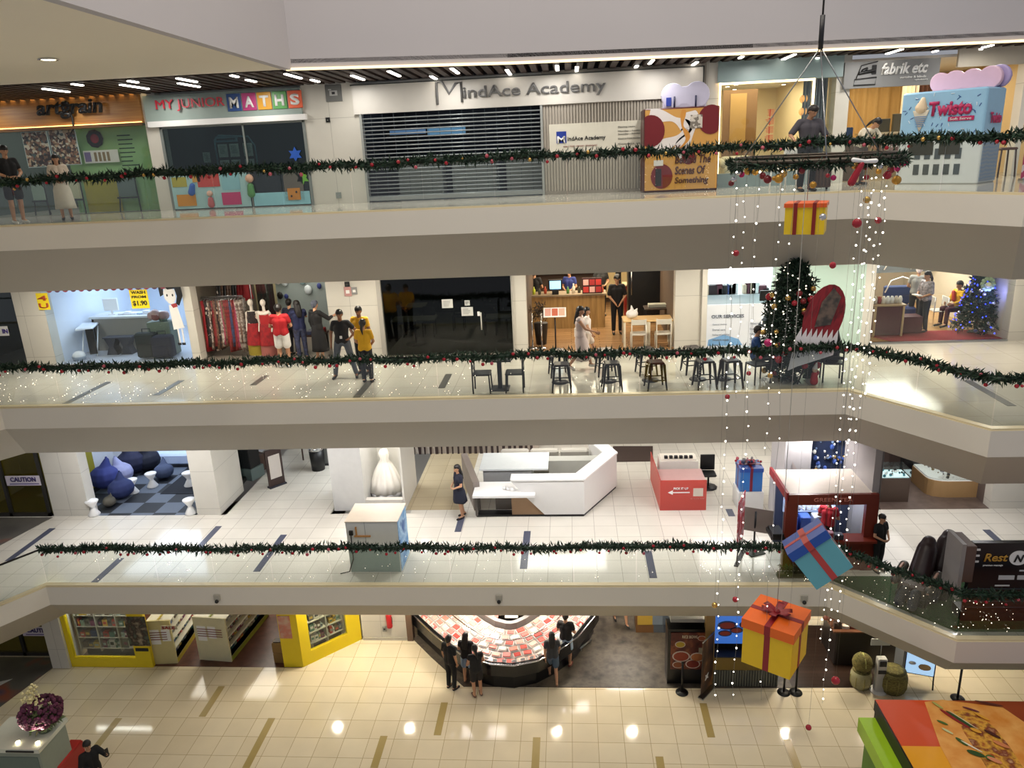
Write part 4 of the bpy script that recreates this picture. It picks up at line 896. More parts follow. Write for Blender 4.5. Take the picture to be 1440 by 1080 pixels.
b = MB(); b.box(X4(1330), X4(1500), 19.96, 20.05, LC - .42, LC, mat('#b8b0a0')); struct('trim_6', b)
pier(L4, LC, X4(1428, 200), X4(1436, 200))
# ================================================================== middle gallery shops (floor L3)
def X3(px, py=450, Y=20.0): return pt(px, py, Y=Y).x
def fl(px, py, z): return pt(px, py, Z=z)
edges3 = dict(d0=(-60, 24), p0=(24, 76), laun=(76, 268), p1=(268, 280), clo=(280, 466), p2=(466, 537), dark=(537, 722), p3=(722, 741), res=(741, 949), p4=(949, 986), cli=(986, 1212), p5=(1212, 1226), sal=(1226, 1372))
E3 = {k: (X3(a), X3(b_)) for k, (a, b_) in edges3.items()}
E3['p0'] = (E3['d0'][1], X3(66)); E3['laun'] = (X3(66), X3(262, 450)); E3['p1'] = (X3(262), X3(274)); E3['clo'] = (X3(274), X3(463)); E3['p2'] = (X3(463), X3(535)); E3['dark'] = (X3(535), E3['dark'][1])
for k in ('p0', 'p1', 'p2', 'p3', 'p4', 'p5'): pier(L3, T3, *E3[k], m=PANEL if k != 'p5' else WALLW)
pier(L3, T3, X3(1421), 17, m=PANEL)
# left dark glazed door
shop(*E3['d0'], L3, T3, 3, wall='#3b3f34', floor='#2a2c28', light=(10, WHITE))
b = MB(); b.box(E3['d0'][0], E3['d0'][1] - .02, 20.03, 20.05, L3 + .05, T3); o = b.build('door_1', DGLASS); o['kind'] = 'structure'
t = thing('door_notice', 'small white notice reading IN on the dark door at the far left', 'sign', (X3(6, 466), 20.0, pt(6, 466, Y=20).z)); b = MB(); b.box(-.2, .12, 0, .01, -.13, .15); b.build('plate', WHITEP, t); text('IN', mat('#4a3a8c'), height=.13, loc=(-.05, -.005, -.06), parent=t, bold=.03)
# --- laundry and alterations shop
xa, xb = E3['laun']
shop(xa, xb, L3, T3, 5, wall='#dfe8f4', floor='#b9bcc2', light=(105, (.72, .84, 1)))
b = MB(); b.box(xa, xb, 19.99, 20.005, L3 + .02, T3 - .1); o = b.build('window_4', glass((.93, .97, 1), .05)); o['kind'] = 'structure'
T = thing('shop_sign', 'lit shop sign edge in white and yellow over the bright laundry shop', 'sign', (0, 19.9, 0)); b = MB(); b.box(xa, xb, 0, .1, T3 - .35, T3 - .01); b.build('board', BLACK, T); b = MB(); b.box(xa + .5, xb - .5, -.02, 0, T3 - .16, T3 - .03); b.build('lit_band', emat('#fff2c8', 1.4), T)
random.seed(2)
T = thing('bunting', 'scalloped maroon and red bunting along the top of the laundry window', 'bunting', (0, 19.88, 0)); n = 15
b = MB(); b.tube([(xa + .2, 0, T3 - .30), (xb - .35, 0, T3 - .30)], .01); b.build('string', DARK, T)
for k in range(n):
    x = xa + .35 + (xb - xa - .8) * k / (n - 1); b = MB(); b.prism([(x + math.cos(R(180 + 20 * i)) * .10, T3 - .33 + math.sin(R(180 + 20 * i)) * .12) for i in range(10)], -.01, .01); b.build('scallop', mat(('#8c3a4a', '#5e3a4e')[k % 2]), T)
for i, (px0, py0, px1, py1, tx) in enumerate(((186, 434, 206, 407, 'PROMO 12.90'), (55, 436, 66, 412, 'SALE'))):
    a, c = pt(px0, py0, Y=19.95), pt(px1, py1, Y=19.95); t = thing('promotion_poster', ('yellow promotion poster with black print in the middle of the laundry window', 'narrow yellow poster at the left edge of the laundry window')[i], 'poster', (a.x, 19.95, a.z)); w, h = c.x - a.x, c.z - a.z
    b = MB(); b.box(0, w, 0, .01, 0, h); b.build('paper', mat('#ecd222'), t)
    parts = ('WASH', 'FROM', '$1.90') if i == 0 else ('4', 'U'); 
    for k, s in enumerate(parts): text(s, mat('#1c1c10') if i == 0 else mat('#b04a20'), width=w * .8, height=h * (.16, .14, .3)[k] if i == 0 else h * .3, loc=(w * .1, -.004, h * (.78, .55, .12)[k] if i == 0 else h * (.55 - k * .45)), parent=t, bold=.02)
q = pt(245, 440, Y=19.94); t = thing('girl_decal', 'black and white cartoon girl decal at the right of the laundry window', 'decal', (q.x, 19.95, L3 + .45)); H_ = 2.0
b = MB(); W_ = mat('#e8e6e2'); K_ = mat('#121214')
b.prism([(-.32, 1.45), (-.34, 1.8), (-.16, 2.02), (.12, 2.02), (.30, 1.82), (.32, 1.45), (.18, 1.18), (.10, 1.24), (.16, 1.45), (.12, 1.66), (-.08, 1.64), (-.2, 1.76), (-.23, 1.5)], -.014, .008, K_); b.build('hair', K_, t)
b = MB(); b.prism([(-.22, 1.55), (-.15, 1.75), (.12, 1.62), (.12, 1.38), (.02, 1.22), (-.1, 1.25), (-.2, 1.38)], -.008, .004, W_); b.build('face', W_, t)
b = MB(); b.prism([(-.12, 1.2), (.10, 1.2), (.22, .55), (-.10, .5)], -.008, .004, W_); b.build('dress', W_, t); b = MB(); b.prism([(-.06, 1.22), (.1, 1.26), (.14, 1.16), (.0, 1.12)], -.014, -.006); b.build('neck_scarf', mat('#a83c3c'), t)
for x in (-.12, .04): b = MB(); b.ball((x, -.01, 1.48), .024, K_, 8, sc=(1, .3, 1.6)); b.build('eye', K_, t)
for x in (.0, .12): b = MB(); b.box(x, x + .04, -.008, .004, .1, .52, W_); b.build('leg', W_, t); b = MB(); b.box(x - .05, x + .05, -.008, .004, .05, .12, K_); b.build('shoe', K_, t)
# interior furniture
T = thing('counter', 'pale wood L shaped counter with a computer screen in the laundry shop', 'counter', (X3(180, 470, 21.8), 21.6, L3)); b = MB(); b.box(-.95, .95, 0, .06, 0, 1.0); b.box(-.95, -.89, 0, .7, 0, 1.0); b.build('panel', mat('#8f8a80'), T); b = MB(); b.box(-1.0, 1.0, -.05, .75, 1.0, 1.06); b.build('counter_top', mat('#cfd2d2', .3), T)
t = thing('computer_screen', 'white computer screen seen from behind on the laundry counter', 'monitor', (T.location.x - .45, 21.9, L3 + 1.061)); b = MB(); b.bev(-.24, .24, 0, .05, .12, .5, .02); b.build('screen', WHITEP, t); b = MB(); b.box(-.03, .03, .02, .05, .0, .2); b.box(-.12, .12, -.03, .1, 0, .02); b.build('stand', WHITEP, t)
random.seed(4)
for k in range(5): b = MB(); b.bev(-.09, .09, -.07, .07, 0, random.uniform(.04, .12), .01); o = b.build('folded_item'); o.data.materials[0] = mat(random.choice(('#d8dce2', '#e8e8ee', '#9fb0c4'))); o.location = (T.location.x - .1 + k * .2, 21.85, L3 + 1.061); tag(o, ('leftmost', 'second', 'third', 'fourth', 'rightmost')[k] + ' small folded item along the laundry counter', 'item')
for i, (px, py, w, h, d, cc, lb) in enumerate(((83, 440, .5, 2.1, .6, '#e6ecf2', 'tall white washing cabinet nearest the left glass of the laundry shop'), (95, 430, .45, 1.3, .6, '#e9eef4', 'white machine with dark opening beside the tall washing cabinet'), (118, 430, .9, 1.9, .5, '#b9c6d8', 'leaning pale board at the back of the laundry shop'))):
    t = thing('white_cabinet', lb, 'cabinet', (X3(px, py, 21.3 + i * .7) + .15, 20.9 + i * .75, L3)); b = MB(); b.bev(-w / 2, w / 2, 0, d, 0, h, .03); b.build('body', mat(cc, .4), t); b = MB(); b.box(-w * .35, w * .35, -.015, 0, h * .15, h * .55); b.build('door', mat(('#d5dde6', '#17181c', '#a3b3c8')[i]), t)
T = thing('ironing_board', 'padded ironing table with dark cloth hanging down in the laundry shop', 'table', (X3(117, 475, 20.9), 21.2, L3), R(20)); b = MB(); b.bev(-.24, .24, -.5, .5, .82, .9, .05); b.build('board', mat('#dfe6ee'), T); b = MB(); b.box(.05, .26, -.52, -.49, .1, .86); b.build('dark_cloth', BLACK, T)
for x in (-.2, .2): b = MB(); b.tube([(x, -.4, 0), (x, .4, .83)], .02); b.build('leg', WHITEP, T)
T = thing('white_basket', 'white laundry bundle on the floor at the laundry shop entrance', 'basket', (X3(108, 500, 20.4), 20.5, L3)); b = MB(); b.ball((0, 0, .14), .18, None, 12, sc=(1, 1, .75)); b.build('bundle', WHITEP, T); b = MB(); b.lathe([(.16, 0), (.2, .1), (.2, .12)], n=16); b.build('basket', mat('#9fa9b4'), T)
T = thing('carved_stool', 'dark stool with crossed X sides in front of the laundry counter', 'stool', (X3(172, 480, 21.1), 21.15, L3))
for x in (-.32, .12):
    b = MB(); b.prism([(x - .18, 0), (x + .18, 0), (x + .07, .25), (x + .18, .5), (x - .18, .5), (x - .07, .25)], -.15, .15); b.build('hourglass_base', mat('#2a2c34'), T)
b = MB(); b.bev(-.55, .35, -.17, .17, .5, .54, .02); b.build('seat', mat('#33353c'), T)
for i, (px, cc, w, h) in enumerate(((207, '#121b18', .30, .78), (228, '#151a2c', .34, .70))):
    T = thing('wheeled_bag', ('dark green', 'dark navy')[i] + ' wheeled bag standing at the laundry shop window', 'bag', (X3(px, 490, 20.4), 20.45, L3)); b = MB(); b.bev(-w, w, -.15, .15, .05, h, .08); b.build('body', mat(cc, .8), T); b = MB(); b.tube([(-.12, .05, h - .05), (-.12, .05, h + .1), (.12, .05, h + .1), (.12, .05, h - .05)], .014); b.build('handle', DARK, T); b = MB(); b.bev(-w * .7, w * .7, -.19, -.15, .12, h * .6, .03); b.build('pocket', mat(cc, .9), T)
T = thing('plush_heap', 'heap of pink and brown cloth rolls behind the laundry window', 'cloth heap', (X3(224, 455, 20.8), 20.9, L3 + .02)); random.seed(6); b = MB(); b.bev(-.35, .35, -.2, .25, 0, 1.0, .03); b.build('crate', mat('#66705f'), T); b = MB()
for k in range(7): b.ball((random.uniform(-.22, .22), random.uniform(-.1, .1), 1.06 + random.random() * .2), .13, mat(random.choice(('#b08a80', '#9a5f55', '#c9a59a', '#7f8f78'))), 10)
b.build('cloth_rolls', None, T)
T = thing('wall_rack', 'rack of folded navy and purple clothes high on the laundry back wall', 'rack', (X3(165, 405, 24.5), 24.7, L3)); b = MB(); b.box(-.9, 1.6, 0, .1, 1.55, 2.3); b.build('backing', mat('#31405e'), T); random.seed(9)
for k in range(9): b = MB(); b.bev(-.82 + k * .26, -.60 + k * .26, -.14, 0, 1.6, 1.95 + random.random() * .25, .02); b.build('folded_stack', mat(random.choice(('#2d3a66', '#5f6a8a', '#7a3a5a', '#c8ccd8'))), T)
# --- clothes shop
xa, xb = E3['clo']
shop(xa, xb, L3, T3, 5, wall='#6b6458', floor='#8f867a', light=(68, (1, .9, .78)))
b = MB(); b.tube([(xa, 19.95, T3 - .05), (xb, 19.95, T3 - .05)], .035); tag(b.build('light_strip', emat('#ffe4d0', 2.2)), 'glowing white pink light strip above the clothes shop opening', 'light strip')
def rail(label, x0, x1, y, z, legs=True):
    T = thing('clothes_rail', label, 'clothes rail', (0, y, L3)); b = MB(); b.tube([(x0, 0, z), (x1, 0, z)], .016); b.build('bar', STEEL, T)
    if legs:
        for x in (x0, x1): b = MB(); b.tube([(x, 0, 0), (x, 0, z)], .016); b.build('post', STEEL, T); b = MB(); b.tube([(x, -.22, .03), (x, .22, .03)], .016); b.build('foot', STEEL, T)
    return T
def dress(x, y, zt, w, L, c, lb, grp, ang=90, cat='garment', nm='hanging_dress'):
    T = thing(nm, lb, cat, (x, y, zt), R(ang), grp); b = MB(); rings = []
    for k in range(6):
        f = k / 5; ww = w * (.55 + .5 * f if k else .75); rings.append([(math.cos(R(30 * i)) * ww * (1 + .12 * math.sin(i * 2.4 + k)), math.sin(R(30 * i)) * .05 * (1 + f), -.08 - L * f) for i in range(12)])
    b.loft(rings, c); b.build('cloth', None, T); b = MB(); b.tube([(-w * .7, 0, -.07), (0, 0, -.01), (w * .7, 0, -.07)], .008, n=5); b.tube([(0, 0, -.01), (0, 0, .04)], .005, n=5); b.build('hanger', STEEL, T); return T
PAT = [noisy(((.2, '#5a1518'), (.5, '#8c2a2a'), (.75, '#2a1414')), 12), noisy(((.3, '#1c1416'), (.5, '#5c4a44'), (.6, '#c9b8a8'), (.7, '#2a1c1c')), 16, kind='cells'), noisy(((.3, '#24202c'), (.6, '#3d4668'), (.8, '#151318')), 11),
       noisy(((.3, '#3a2420'), (.55, '#7a5a44'), (.8, '#241614')), 13), noisy(((.3, '#7a1c38'), (.6, '#a8405c'), (.7, '#2c1018')), 10), noisy(((.3, '#2c3428'), (.6, '#5a6a48'), (.8, '#181c14')), 12), mat('#8a1018', .7), noisy(((.4, '#b9aea2'), (.6, '#6a5a52')), 14)]
random.seed(11); x0 = X3(288, 450, 20.5); x1 = X3(342, 450, 20.5); rail('steel rail crowded with long patterned dresses at the left of the clothes shop', x0 - .05, x1 + .05, 20.55, 1.75)
n = 24
for k in range(n):
    m = PAT[6] if k in (1, 2) else random.choice(PAT[:6] + PAT[7:]); dress(x0 + (x1 - x0) * k / (n - 1), 20.55 + random.uniform(-.02, .02), L3 + 1.73, .20, random.uniform(1.25, 1.5), m, f'long patterned dress number {k + 1} from the left on the crowded dress rail', 'long dresses on the rail at the left of the clothes shop', 80 + random.uniform(-9, 9))
x0 = X3(284, 410, 21.6); x1 = X3(350, 410, 21.6); rail('rear steel rail of dark and red tops above the dress rail', x0, x1, 21.7, 2.15)
for k in range(16):
    m = PAT[6] if k > 12 else random.choice([BLACK, PAT[1], PAT[3], DARK]); dress(x0 + .1 + (x1 - x0 - .2) * k / 15, 21.7, L3 + 2.13, .22, .62, m, f'top number {k + 1} from the left on the rear rail of the clothes shop', 'tops on the rear rail of the clothes shop', 70)
for i, (px, lb) in enumerate(((350, 'mannequin in a grey printed top and long red dress with ochre hem'), (369, 'bald mannequin in white scarf and bright red dress beside the man in red'))):
    q = fl(px, 513, L3); T = thing('mannequin', lb, 'mannequin', (q.x, 20.15 - .1 * i, L3), R(-10)); s = 1.62
    b = MB(); b.cap((0, 0, 1.28), .11, (0, 0, 1.0), .09); b.cap((-.13, 0, 1.33), .05, (.13, 0, 1.33), .05); b.cap((0, 0, 1.4), .045, (0, 0, 1.52), .04); b.ball((0, -.01, 1.62), .085, sc=(.9, 1, 1.2))
    for sg in (-1, 1): b.cap((sg * .16, 0, 1.32), .045, (sg * .2, .0, 1.02), .03); b.cap((sg * .2, 0, 1.02), .03, (sg * .2, -.06, .82), .025); b.cap((sg * .07, 0, .9), .08, (sg * .08, 0, .08), .035)
    remesh(b.build('figure', mat('#d8cfc2', .4), T), .013)
    b = MB(); rings = [[(math.cos(R(20 * k)) * r, math.sin(R(20 * k)) * r * .75, z) for k in range(18)] for r, z in ((.14, 1.38), (.17, 1.2), (.15, 1.02), (.19, .85))]; b.loft(rings, cap=False); b.build('top', PAT[1] if i == 0 else mat('#a0161c', .7), T)
    b = MB(); rings = [[(math.cos(R(20 * k)) * r * (1 + .05 * math.sin(k * 2.1)), math.sin(R(20 * k)) * r * .75, z) for k in range(18)] for r, z in ((.17, 1.04), (.21, .8), (.24, .55), (.26, .42))]; b.loft(rings, cap=False); b.build('skirt', noisy(((.4, '#9c161c'), (.7, '#6a0f14')), 8), T)
    b = MB(); rings = [[(math.cos(R(20 * k)) * r * (1 + .07 * math.sin(k * 2.1)), math.sin(R(20 * k)) * r * .7, z) for k in range(18)] for r, z in ((.24, .44), (.24, .12))]; b.loft(rings, cap=False); b.build('hem', mat('#8c7a22' if i == 0 else '#9c5a52', .8), T)
    if i: b = MB(); b.tube([(-.17, -.03, 1.36), (-.05, -.1, 1.33), (.08, -.1, 1.33), (.18, -.02, 1.38)], .045); b.build('scarf', mat('#ded7cc', .8), T)
    b = MB(); b.lathe([(.16, 0), (.16, .02), (.02, .03)], n=18); b.build('base_plate', STEEL, T)
# right half: accessories wall, hats, boxes
T = thing('mirror', 'tall mirror panel leaning between the two halves of the clothes shop', 'mirror', (X3(371, 410, 22.2), 22.3, L3)); b = MB(); b.box(-.33, .33, 0, .05, .1, 2.4); b.build('frame', mat('#8f8868'), T); b = MB(); b.box(-.27, .27, -.01, 0, .16, 2.34); b.build('glass', mat('#7d8680', .08, .9), T)
T.location.z -= .1
random.seed(21); T = thing('display_wall', 'grey back panel hung with jewellery and scarves in the clothes shop', 'display wall', (X3(422, 410, 22.6), 22.8, L3)); b = MB(); b.box(-.95, 1.1, 0, .05, .2, 2.5); b.build('back_panel', mat('#8d9a98', .5), T)
for k in range(26): b = MB(); x, z, r = random.uniform(-.85, 1.0), random.uniform(1.1, 2.35), random.uniform(.04, .13); b.ball((x, -.06, z), r, random.choice([mat('#c8d4d8', .3), mat('#8fb0b8', .3), mat('#2c3a7a'), mat('#e4e4e8'), mat('#5f7f88'), BLACK]), 8, sc=(1, .4, 1.2)); b.build('trinket', None, T)
for i, (px, py, cc) in enumerate(((353, 395, '#d8d0c8'), (361, 391, '#c8a8b0'), (302, 392, '#b8b0a0'), (455, 392, '#2c4aa8'), (447, 391, '#b83a50'))):
    q = pt(px, py + 6, Y=20.8); b = MB(); b.lathe([(.2, 0), (.2, .02), (.11, .03), (.10, .13), (.02, .15)], m=mat(cc, .8), n=16); o = b.build('sun_hat'); o.location = (q.x, 20.8 + i * .15, L3 + 2.18); tag(o, ('pale', 'pink flecked', 'beige', 'blue', 'red')[i] + ' hat on the top shelf of the clothes shop', 'hat')
b = MB(); b.box(xa + .1, xb - .1, 20.55, 21.6, L3 + 2.15, L3 + 2.175); tag(b.build('top_shelf', mat('#a8a49a')), 'long high shelf carrying hats in the clothes shop', 'shelf')
T = thing('low_table', 'low dark table piled with folded clothes behind the red shirted man', 'table', (X3(430, 500, 20.6), 20.75, L3)); b = MB(); b.box(-.8, .6, -.25, .35, .5, .55); b.build('table_top', mat('#4a2f26'), T)
for x in (-.75, .55):
    for y in (-.2, .3): b = MB(); b.box(x - .02, x + .02, y - .02, y + .02, 0, .5); b.build('leg', DARK, T)
random.seed(5)
for k in range(10): b = MB(); b.bev(-.11, .11, -.1, .1, 0, random.uniform(.04, .14), .02); o = b.build('folded_garment'); o.data.materials[0] = random.choice(PAT); o.location = (T.location.x - .7 + (k % 5) * .29, 20.62 + (k // 5) * .28, L3 + .551); tag(o, f'folded garment, place {k % 5 + 1} from the left in the {"front" if k < 5 else "back"} row of the low clothes table', 'garment', 'folded garments on the low clothes table')
# customers
def at3(px, py, Y): return (pt(px, py, Y=Y).x, Y, L3)
person('person in a red t-shirt and white shorts seen from behind at the clothes shop', (fl(399, 519, L3).x, 19.1, L3), R(185), pose=FRONT, h=1.72, wide=1.1, top='#aa141c', bottom='shorts', bcol='#dcd8d2', shoes='#d8d8d8')
person('person in navy print reaching up to the scarves inside the clothes shop', at3(421, 460, 19.9), R(215), pose=merge(REACH_B, REACH_A), h=1.66, top='#1c2348', bottom='trousers', bcol=PAT[2], hair='long')
person('person in a black dress and grey cap at the right of the clothes shop', at3(446, 460, 19.7), R(150), pose=merge(REACH_B), h=1.68, top='#0e0e10', sleeve=1.6, bottom='skirt', bcol='#0f0f12', hairm=mat('#4b4f5c', .7))
person('person in dark blue behind the red shirted man in the clothes shop', at3(409, 450, 20.4), R(170), pose=FRONT, h=1.62, top='#15192e', bottom='trousers', bcol='#1a1a20')
# wall signs between shops
for px, py, w, h, cc, lb in ((488, 400, .07, .07, '#151515', 'small black sensor on the wall above two notices'), (489, 410, .10, .13, '#b98a86', 'small pink red notice on the wall beside the clothes shop'), (498, 409, .08, .10, '#8a8a88', 'small grey framed plate beside the pink notice')):
    q = pt(px, py, Y=19.97); t = thing('wall_plate', lb, 'sign', (q.x, 19.965, q.z)); b = MB(); b.bev(-w, w, 0, .025, -h, h, .01); b.build('plate', mat(cc), t); b = MB(); b.box(-w * .5, w * .5, -.006, 0, -h * .4, h * .3); b.build('pictogram', WHITEP if cc != '#151515' else mat('#3a3a3a'), t)
person('man in a dark charcoal t-shirt and grey jeans, hand on hip', (fl(489, 529, L3).x, fl(489, 531, L3).y, L3), R(6), pose=merge(APART, HIP_A, dict(wb=(-.27, -.02, .88), eb=(-.26, .03, 1.13), hb=(-.28, -.06, .80))), h=1.74, skin=SKIN2, top='#201f22', bottom='trousers', bcol='#565c66', shoes='#121212', extra=lambda T, J, H: MB().bev(-.02, .04, -.155, -.145, 1.03, 1.1, .005).build('name_tag', WHITEP, T))
person('woman in a yellow polo with a ponytail seen from behind, hands clasped', (fl(520, 536, L3).x, fl(520, 538, L3).y, L3), R(178), pose=LOWHANDS, h=1.58, top='#dba51c', bottom='trousers', bcol='#14161f', hair='tail', sleeve=.6)
person('man in a yellow polo facing forward behind the ponytailed woman', (fl(515, 516, L3).x + .12, 18.35, L3), R(-8), pose=FRONT, h=1.74, skin=SKIN2, top='#dba51c', bottom='trousers', bcol='#14161f')
# --- dark closed shop
xa, xb = E3['dark']
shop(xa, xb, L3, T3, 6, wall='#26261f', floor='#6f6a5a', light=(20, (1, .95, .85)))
b = MB(); b.box(xa + .1, xb, 20.02, 20.035, L3 + .03, T3 - .12); o = b.build('window_5', glass((.42, .46, .46), .06)); o['kind'] = 'structure'
b = MB(); b.box(xa - .02, xb, 19.93, 20.08, T3 - .13, T3 - .02); b.box(xa - .02, xa + .10, 19.93, 20.08, L3, T3 - .1); b.box(xb - .03, xb, 19.93, 20.08, L3, T3 - .1); struct('trim_7', b, mat('#a8a49c', .4))
t = thing('blue_screen', 'pale blue lit sign inside the top left of the dark closed shop', 'screen', (X3(552, 402, 20.5), 20.6, L3 + 2.15)); b = MB(); b.box(-.32, .42, 0, .05, -.1, .1); b.build('panel', DARK, t); b = MB(); b.box(-.3, .4, -.01, 0, -.08, .08); b.build('lit_face', emat('#9fd0e6', .9), t)
b = MB(); b.tube([(t.location.x - .2, 20.65, T3 - .05), (t.location.x - .2, 20.65, L3 + 2.2)], .01, BLACK); tag(b.build('hanging_rod', BLACK), 'thin rod holding the blue lit sign in the dark shop', 'rod')
for i, (px, py, w, h) in enumerate(((629, 427, .15, .12), (657, 438, .16, .12), (657, 426, .07, .07))):
    q = pt(px, py, Y=20.0); t = thing('glass_notice', ('white notice sheet on the dark shop glass, left of the door', 'white notice sheet beside the door handle of the dark shop', 'small notice above the sheet by the dark shop door handle')[i], 'notice', (q.x, 20.0, q.z)); b = MB(); b.box(-w, w, 0, .008, -h, h); b.build('paper', mat('#c9c9c4'), t); b = MB(); random.seed(i); bars(b, -w * .7, h * .6, w * 1.3, 4, h * .35, -.002, .012, mat('#6a6a66'), th=.003); b.build('print_lines', None, t)
q = pt(677, 449, Y=20.0); t = thing('pull_handle', 'white pull handle and lock plate on the dark shop glass door', 'handle', (q.x, 19.98, q.z)); b = MB(); b.tube([(0, -.04, -.28), (0, -.04, .2)], .018); b.build('pull_bar', mat('#c9c8c0', .3), t); b = MB(); b.bev(-.1, -.03, -.01, .02, .1, .22, .01); b.build('lock_plate', WHITEP, t)
for i, (px, py, Y, w) in enumerate(((583, 452, 21.4, .65), (712, 447, 21.4, .6), (573, 430, 23.5, .6))):
    T = thing('pedestal_table', ('square table on a round dark foot inside the dark shop', 'table at the right edge inside the dark shop', 'farther table at the back left of the dark shop')[i], 'table', (X3(px, py, Y), Y, L3)); b = MB(); b.bev(-w, w, -.35, .35, .74, .78, .02); b.build('table_top', mat('#8f8468', .4), T); b = MB(); b.tube([(0, 0, .02), (0, 0, .74)], .035); b.build('post', DARK, T); b = MB(); b.lathe([(.32, 0), (.32, .02), (.05, .04)], n=20); b.build('foot', BLACK, T)
for i, px in enumerate((560, 603, 640, 690)):
    T = thing('dark_chair', ('leftmost', 'second', 'third', 'rightmost')[i] + ' of four dark chairs inside the dark closed shop', 'chair', (X3(px, 450, 22.4), 22.4 if i != 2 else 23.2, L3)); b = MB(); b.bev(-.2, .2, -.2, .2, .43, .47, .02); b.build('seat', mat('#2a2620'), T); b = MB(); b.bev(-.2, .2, .17, .21, .6, .9, .01); b.build('backrest', mat('#2a2620'), T)
    for x in (-.17, .17):
        for y in (-.17, .18): b = MB(); b.box(x - .018, x + .018, y - .018, y + .018, 0, .46 if y < 0 else .9); b.build('leg', DARK, T)
# --- restaurant
xa, xb = E3['res']
PLANK = tiles('#a8835a', '#936f4a', '#5f452b', 1.6, .14, .006, .25, offset=.5)
shop(xa, xb, L3, T3, 7, wall='#5a4a3c', light=(240, (1, .85, .62)), floor_m=PLANK)
q = pt(780, 440, Y=23.0)
T = thing('bar_counter', 'light timber bar counter with white top in the restaurant', 'counter', (X3(805, 440, 22.6) + .1, 22.9, L3)); b = MB(); b.box(-1.5, .9, 0, .6, 0, 1.02); b.build('body', noisy(((.3, '#8f6f40'), (.7, '#b8935a')), 3, stretch=(4, 1, .4)), T); b = MB(); b.box(-1.55, .95, -.06, .64, 1.02, 1.07); b.build('counter_top', mat('#8f7f68', .3), T)
cx, cy, ct = T.location.x, T.location.y, L3 + 1.071
t = thing('till_screen', 'small glowing blue till screen on the restaurant bar', 'monitor', (X3(781, 412, 22.9), 23.0, ct)); b = MB(); b.bev(-.22, .22, 0, .05, .12, .45, .02); b.build('screen_body', BLACK, t); b = MB(); b.box(-.17, .17, -.008, 0, .16, .41); b.build('screen_face', emat('#8fc8f0', 1.6), t); b = MB(); b.box(-.1, .1, -.1, .1, 0, .14); b.build('stand', BLACK, t)
random.seed(14)
for k in range(14):
    x = cx - 1.45 + k * .175
    if abs(x - X3(781, 412, 22.9)) < .28: continue
    h = random.uniform(.14, .32); cc = random.choice(('#4a7a3c', '#b8c23a', '#d8d0c0', '#b0462e', '#e8e4da', '#3a3a2c')); b = MB(); b.lathe([(.045, 0), (.05, h * .6), (.02, h * .8), (.02, h)], m=mat(cc, .3), n=10); o = b.build('bottle'); o.location = (x, cy + .1 + random.uniform(0, .2), ct); tag(o, f'bottle or jar on the restaurant bar, place {k + 1} from the left', 'bottle', 'bottles and jars on the restaurant bar')
T = thing('menu_display', 'small black board with red and white food pictures on the bar end', 'sign', (X3(833, 415, 22.7), 22.8, ct)); b = MB(); b.box(-.3, .3, 0, .03, .02, .5); b.build('board', mat('#3a1a1a'), T)
for i in range(3):
    for j in range(2): b = MB(); b.box(-.27 + i * .19, -.11 + i * .19, -.01, 0, .06 + j * .22, .23 + j * .22); b.build('food_picture', mat(('#c23a34', '#e2b0a8', '#a83030')[(i + j) % 3]), T)
T = thing('bar_cabinet', 'dark back bar shelf with cups behind the restaurant staff', 'shelf', (X3(790, 392, 25.5), 25.8, L3)); b = MB(); b.box(-1.8, 1.2, 0, .4, 0, 2.4); b.build('body', mat('#3f3026'), T); random.seed(3)
for j in range(3):
    b = MB(); b.box(-1.75, 1.15, -.25, 0, 1.3 + j * .4, 1.33 + j * .4); b.build('shelf_board', mat('#7a6448'), T)
    for k in range(12): b = MB(); b.lathe([(.05, 0), (.06, .14), (.055, .14)], (-1.6 + k * .23, -.12, 1.331 + j * .4), mat(random.choice(('#d8d2c4', '#8a4a38', '#4a5a6a', '#b8a888'))), 8); b.build('cup', None, T)
T = thing('dark_fridge', 'tall dark cabinet at the right side of the restaurant', 'cabinet', (X3(922, 410, 23.0) - .2, 23.4, L3)); b = MB(); b.bev(-.6, .6, 0, .6, 0, 2.3, .02); b.build('body', mat('#0f1114', .3), T); b = MB(); b.tube([(-.5, -.03, .9), (-.5, -.03, 1.7)], .015); b.build('handle', STEEL, T)
T = thing('red_cabinet', 'dark red cabinet with pale counter behind the standing waiter', 'cabinet', (X3(898, 425, 24.5), 24.6, L3)); b = MB(); b.bev(-.45, .45, 0, .5, 0, .98, .02); b.build('body', mat('#7a1d16', .4), T); b = MB(); b.box(-.5, .5, -.03, .53, .98, 1.03); b.build('counter_top', mat('#d8c49a'), T)
T = thing('back_wall_panel', 'lit cream panel at the back right of the restaurant', 'panel', (X3(870, 392, 26.6), 26.8, L3)); b = MB(); b.box(-.8, .8, 0, .08, .2, 2.3); b.build('board', mat('#d8c28e'), T); b = MB(); b.box(-.1, .1, -.02, 0, .2, 2.3); b.build('dark_strip', DARK, T)
person('restaurant waiter in black uniform and cap with hands clasped in front', (X3(868, 430, 21.9), 22.0, L3), R(4), pose=merge(LOWHANDS), h=1.74, top='#121214', sleeve=.8, bottom='trousers', bcol='#101012', hairm=BLACK, extra=lambda T, J, H: MB().cap(tuple(H(0, .01, .085)), .088, tuple(H(0, .09, .06)), .03).build('cap', BLACK, T))
person('restaurant cook in white cap behind the bar near the cream panel', (X3(845, 400, 24.6), 24.7, L3), R(10), pose=FRONT, h=1.7, top='#181818', bottom='trousers', bcol='#151515', hairm=mat('#d8d4cc'))
